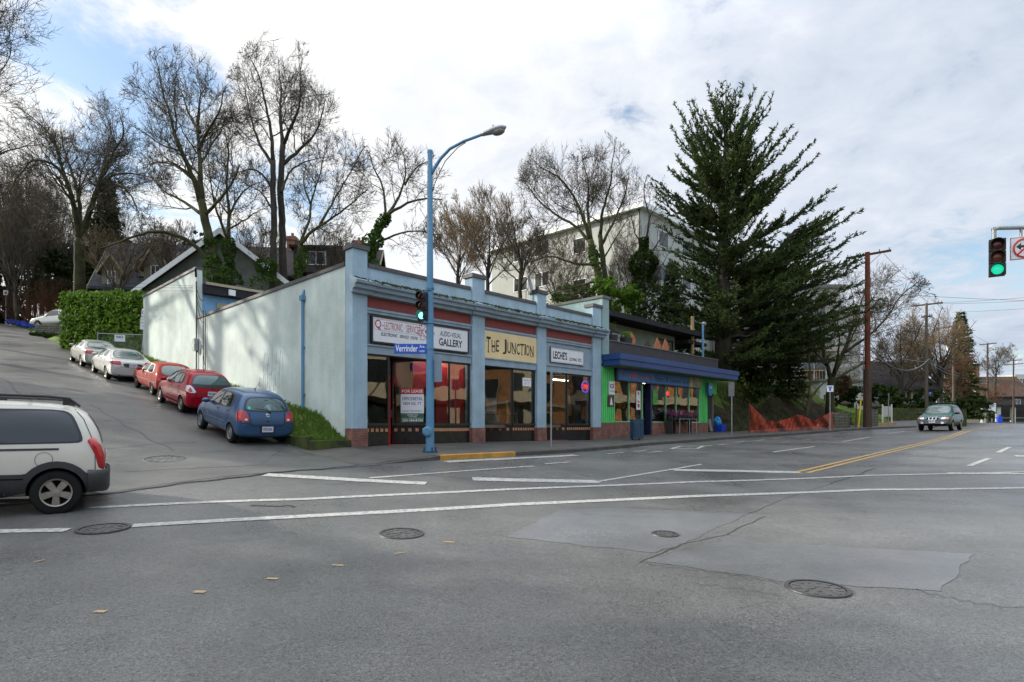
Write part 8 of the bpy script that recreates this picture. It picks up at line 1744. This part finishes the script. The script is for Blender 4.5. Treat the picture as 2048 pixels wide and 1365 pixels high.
# laurel hedge, with a dense inner body of twigs and leaves over all faces
def hedge():
    rr = random.Random(17); a = P(120, 0, 41.5); b = P(300, 0, 35.5); v = V((b.x-a.x, b.y-a.y, 0)); ln = v.length; t = thing('hedge', 'clipped bright green laurel hedge beside the white wing wall', 'hedge', (a.x, a.y, (850-692)/F*41), atan2(v.y, v.x)); mb = MB()
    zt0, zt1 = (850-588)/F*41 - t.location.z, (850-590)/F*35.5 - t.location.z
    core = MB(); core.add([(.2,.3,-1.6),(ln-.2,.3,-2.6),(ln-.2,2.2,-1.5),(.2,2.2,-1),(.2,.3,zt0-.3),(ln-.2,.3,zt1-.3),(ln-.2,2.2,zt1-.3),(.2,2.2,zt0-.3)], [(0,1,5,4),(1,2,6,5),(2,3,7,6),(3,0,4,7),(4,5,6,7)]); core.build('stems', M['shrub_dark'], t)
    for _ in range(15000):
        u = rr.random(); zt = zt0 + (zt1-zt0)*u; f = rr.random(); lump = .22*sin(u*31+rr.random()*.6) + .15*sin(u*71)
        if f < .60: x, y, z = u*ln, .12 + rr.gauss(0,.12) + .15*sin(u*37)*sin(9*rr.random()), rr.uniform(-1.8, zt)
        elif f < .92: x, y, z = u*ln, rr.uniform(0, 2.3), zt + lump*.5 + rr.gauss(0, .12)
        else: x, y, z = rr.gauss(0,.12), rr.uniform(0,2.3), rr.uniform(-1.2, zt0)
        s = rr.uniform(.09, .19); n = rvec(rr); n = (n + V((0,-.6,.6))).normalized(); q = n.orthogonal().normalized(); q = (Matrix.Rotation(rr.uniform(0,6.3), 3, n) @ q)*s; w = n.cross(q).normalized()*s*.5; p = V((x,y,z)); mb.add([p-q, p+w, p+q, p-w], [(0,1,2,3)])
    mb.build('foliage', M['hedge'], t)
hedge()
# leaf-litter grass edge under the hedge; low clipped dark hedge by the drive at the top
t = thing('hedge', 'low dark clipped hedge strip below the pale pickup', 'hedge', P(60, 672, 50), .35); mb = MB(); rr = random.Random(31)
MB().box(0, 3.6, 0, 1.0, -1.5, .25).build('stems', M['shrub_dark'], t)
for _ in range(2500):
    x, y, z = rr.uniform(-.1, 3.7), rr.uniform(-.1, 1.1), rr.uniform(-.6, .38); s = rr.uniform(.05, .1); n = rvec(rr); q = n.orthogonal()*s; w = n.cross(q).normalized()*s*.6; p = V((x,y,z)); mb.add([p-q, p+w, p+q, p-w], [(0,1,2,3)])
mb.build('foliage', M['shrub_dark'], t)
# evergreens added out of view at left to keep direct sun off the junction
for k, (x, y, h, w) in enumerate([(-31.5, 24.6, 15.5, 3.4), (-33, 4, 15, 5.5), (-31, 11.5, 14, 5), (-36, -5, 15, 6), (-30, -12, 13, 5), (-44, 14, 17, 6)]):
    b = V((x, y, H(x, y))); rr = random.Random(500+k)
    t = thing('evergreen_tree', ['dense evergreen beyond the left edge, shading the blue hatchback', 'dense evergreen beyond the left edge, in line with the white van', 'dense evergreen beyond the left edge, nearest the side street', 'dense evergreen beyond the left edge, level with the camera', 'dense evergreen beyond the left edge, behind the camera', 'tallest dense evergreen beyond the left edge'][k], 'tree', b); mb = MB()
    for _ in range(150): v = rvec(rr)*rr.uniform(.3,1); leaf_quads(mb, (v.x*w, v.y*w, h*.55+v.z*h*.45), (1.5,1.5,1.1), 26, .34, rr, .6)
    MB().tube([(0,0,-.5),(0,0,h*.5),(0,0,h*.9)], [.4,.3,.08], 8).build('trunk', M['bark'], t); mb.build('crown', M['evergreen'], t)
# ---------------------------------------------------------------- sky, sun, camera
SUN_AZ = V((-.95, .26, 0)).normalized(); SUN_EL = radians(25)
w = bpy.data.worlds.new('World'); SC.world = w; w.use_nodes = True; nt = w.node_tree; N = nt.nodes; K = nt.links; N.clear()
out = N.new('ShaderNodeOutputWorld'); bgs = N.new('ShaderNodeBackground'); bgc = N.new('ShaderNodeBackground'); mix = N.new('ShaderNodeMixShader')
sky = N.new('ShaderNodeTexSky'); sky.sky_type = 'NISHITA'; sky.sun_disc = False; sky.sun_elevation = SUN_EL; sky.sun_rotation = atan2(SUN_AZ.x, SUN_AZ.y); sky.air_density = 1.2; sky.dust_density = .6; sky.ozone_density = 1.5
K.new(sky.outputs[0], bgs.inputs[0]); bgs.inputs[1].default_value = .15
tc = N.new('ShaderNodeTexCoord')
def nm_(op, a, b=None, c=None, clamp=False):
    n = N.new('ShaderNodeMath'); n.operation = op; n.use_clamp = clamp
    for i, v in enumerate((a, b, c)):
        if v is None: continue
        if isinstance(v, (int, float)): n.inputs[i].default_value = v
        else: K.new(v, n.inputs[i])
    return n.outputs[0]
sp = N.new('ShaderNodeSeparateXYZ'); K.new(tc.outputs['Generated'], sp.inputs[0])
zc = nm_('ADD', nm_('MAXIMUM', sp.outputs[2], 0.0), .22)
cb = N.new('ShaderNodeCombineXYZ'); K.new(nm_('DIVIDE', sp.outputs[0], zc), cb.inputs[0]); K.new(nm_('DIVIDE', sp.outputs[1], zc), cb.inputs[1])
def noise(sc, det, rough, off=(0,0,0), dist=0.0):
    mp = N.new('ShaderNodeMapping'); mp.inputs['Location'].default_value = off; K.new(cb.outputs[0], mp.inputs[0])
    n = N.new('ShaderNodeTexNoise'); n.inputs['Scale'].default_value = sc; n.inputs['Detail'].default_value = det; n.inputs['Roughness'].default_value = rough; n.inputs['Distortion'].default_value = dist; K.new(mp.outputs[0], n.inputs['Vector']); return n.outputs[0]
n1 = noise(1.9, 9, .58, (3.1, 1.7, 0), .3); n2 = noise(6.5, 9, .62, (0, 4, 0), .3); n3 = noise(1.0, 6, .55, (7, 2, 0))
def blob(px, py, lo, hi):                  # smooth patch of sky round one direction
    v = V(((px-CX)/F, 1, (HY-py)/F)).normalized()
    d = N.new('ShaderNodeVectorMath'); d.operation = 'DOT_PRODUCT'; K.new(tc.outputs['Generated'], d.inputs[0]); d.inputs[1].default_value = v
    r = N.new('ShaderNodeMapRange'); r.interpolation_type = 'SMOOTHSTEP'; r.inputs[1].default_value = cos(radians(hi)); r.inputs[2].default_value = cos(radians(lo)); K.new(d.outputs['Value'], r.inputs[0]); return r.outputs[0]
gap = nm_('ADD', nm_('MULTIPLY', blob(255, 120, 1, 11), .155), nm_('MULTIPLY', blob(90, 200, 1, 8), .07))
gap = nm_('ADD', gap, nm_('MULTIPLY', blob(420, 400, 2, 12), .10)); gap = nm_('ADD', gap, nm_('MULTIPLY', blob(660, 330, 1, 8), .10)); gap = nm_('ADD', gap, nm_('MULTIPLY', blob(2010, 640, 2, 15), .085)); gap = nm_('ADD', gap, nm_('MULTIPLY', blob(1420, 110, 1, 8), .06))
cov = nm_('SUBTRACT', nm_('ADD', nm_('MULTIPLY', n1, .42), nm_('MULTIPLY', n2, .50)), gap)
r = N.new('ShaderNodeMapRange'); r.interpolation_type = 'SMOOTHSTEP'; r.inputs[1].default_value = .22; r.inputs[2].default_value = .38; K.new(cov, r.inputs[0])
K.new(r.outputs[0], mix.inputs[0])
# cloud brightness: whiter towards the sun side, greyer and bluer to the right
grad = N.new('ShaderNodeVectorMath'); grad.operation = 'DOT_PRODUCT'; K.new(tc.outputs['Generated'], grad.inputs[0]); grad.inputs[1].default_value = V((-.80, .45, .40)).normalized()
g1 = N.new('ShaderNodeMapRange'); g1.inputs[1].default_value = -.35; g1.inputs[2].default_value = .85; K.new(grad.outputs['Value'], g1.inputs[0])
gl = nm_('ADD', g1.outputs[0], nm_('MULTIPLY', nm_('SUBTRACT', n3, .5), .75)); gl = nm_('ADD', gl, nm_('MULTIPLY', nm_('SUBTRACT', n2, .5), .85), None, True)
cr = N.new('ShaderNodeValToRGB'); e = cr.color_ramp.elements; e[0].position = 0; e[0].color = (.43,.51,.62,1); e[1].position = 1; e[1].color = (.91,.91,.90,1); x = e.new(.45); x.color = (.64,.69,.78,1); x = e.new(.7); x.color = (.80,.825,.865,1)
K.new(gl, cr.inputs[0]); K.new(cr.outputs[0], bgc.inputs[0]); 
def ss(v, a, b_):
    q = N.new('ShaderNodeMapRange'); q.interpolation_type = 'SMOOTHSTEP'; q.inputs[1].default_value = a; q.inputs[2].default_value = b_; K.new(v, q.inputs[0]); return q.outputs[0]
# overcast sky: brighter overhead and over the street behind the viewer than near this horizon
st_ = nm_('ADD', nm_('MULTIPLY', ss(sp.outputs[2], .5, .95), 1.5), .92); st_ = nm_('ADD', st_, nm_('MULTIPLY', ss(nm_('MULTIPLY', sp.outputs[1], -1.0), -.05, .7), .7))
K.new(st_, bgc.inputs[1])
K.new(bgs.outputs[0], mix.inputs[1]); K.new(bgc.outputs[0], mix.inputs[2]); K.new(mix.outputs[0], out.inputs[0])
sl = bpy.data.lights.new('sun', 'SUN'); sl.energy = 5.0; sl.angle = radians(.9); sl.color = (1, .93, .82)
so = bpy.data.objects.new('sun', sl); COL.objects.link(so); dv = -(SUN_AZ*cos(SUN_EL) + V((0,0,sin(SUN_EL)))); so.rotation_euler = dv.to_track_quat('-Z', 'Y').to_euler(); so.location = (-60, 40, 50)
cam = bpy.data.cameras.new('camera'); co = bpy.data.objects.new('camera', cam); COL.objects.link(co); co.location = (0, 0, 0); co.rotation_euler = (pi/2, 0, 0)
cam.sensor_fit = 'HORIZONTAL'; cam.sensor_width = 36; cam.lens = F/2048*36; cam.shift_y = (HY-682.5)/2048; cam.clip_start = .1; cam.clip_end = 4000
SC.camera = co
SC.view_settings.view_transform = 'Standard'; SC.view_settings.look = 'None'; SC.view_settings.exposure = .37; SC.view_settings.gamma = 1
SC.render.engine = 'CYCLES'; SC.cycles.max_bounces = 8; SC.cycles.transparent_max_bounces = 12; SC.cycles.diffuse_bounces = 3; SC.cycles.glossy_bounces = 3; SC.cycles.caustics_reflective = False; SC.cycles.caustics_refractive = False
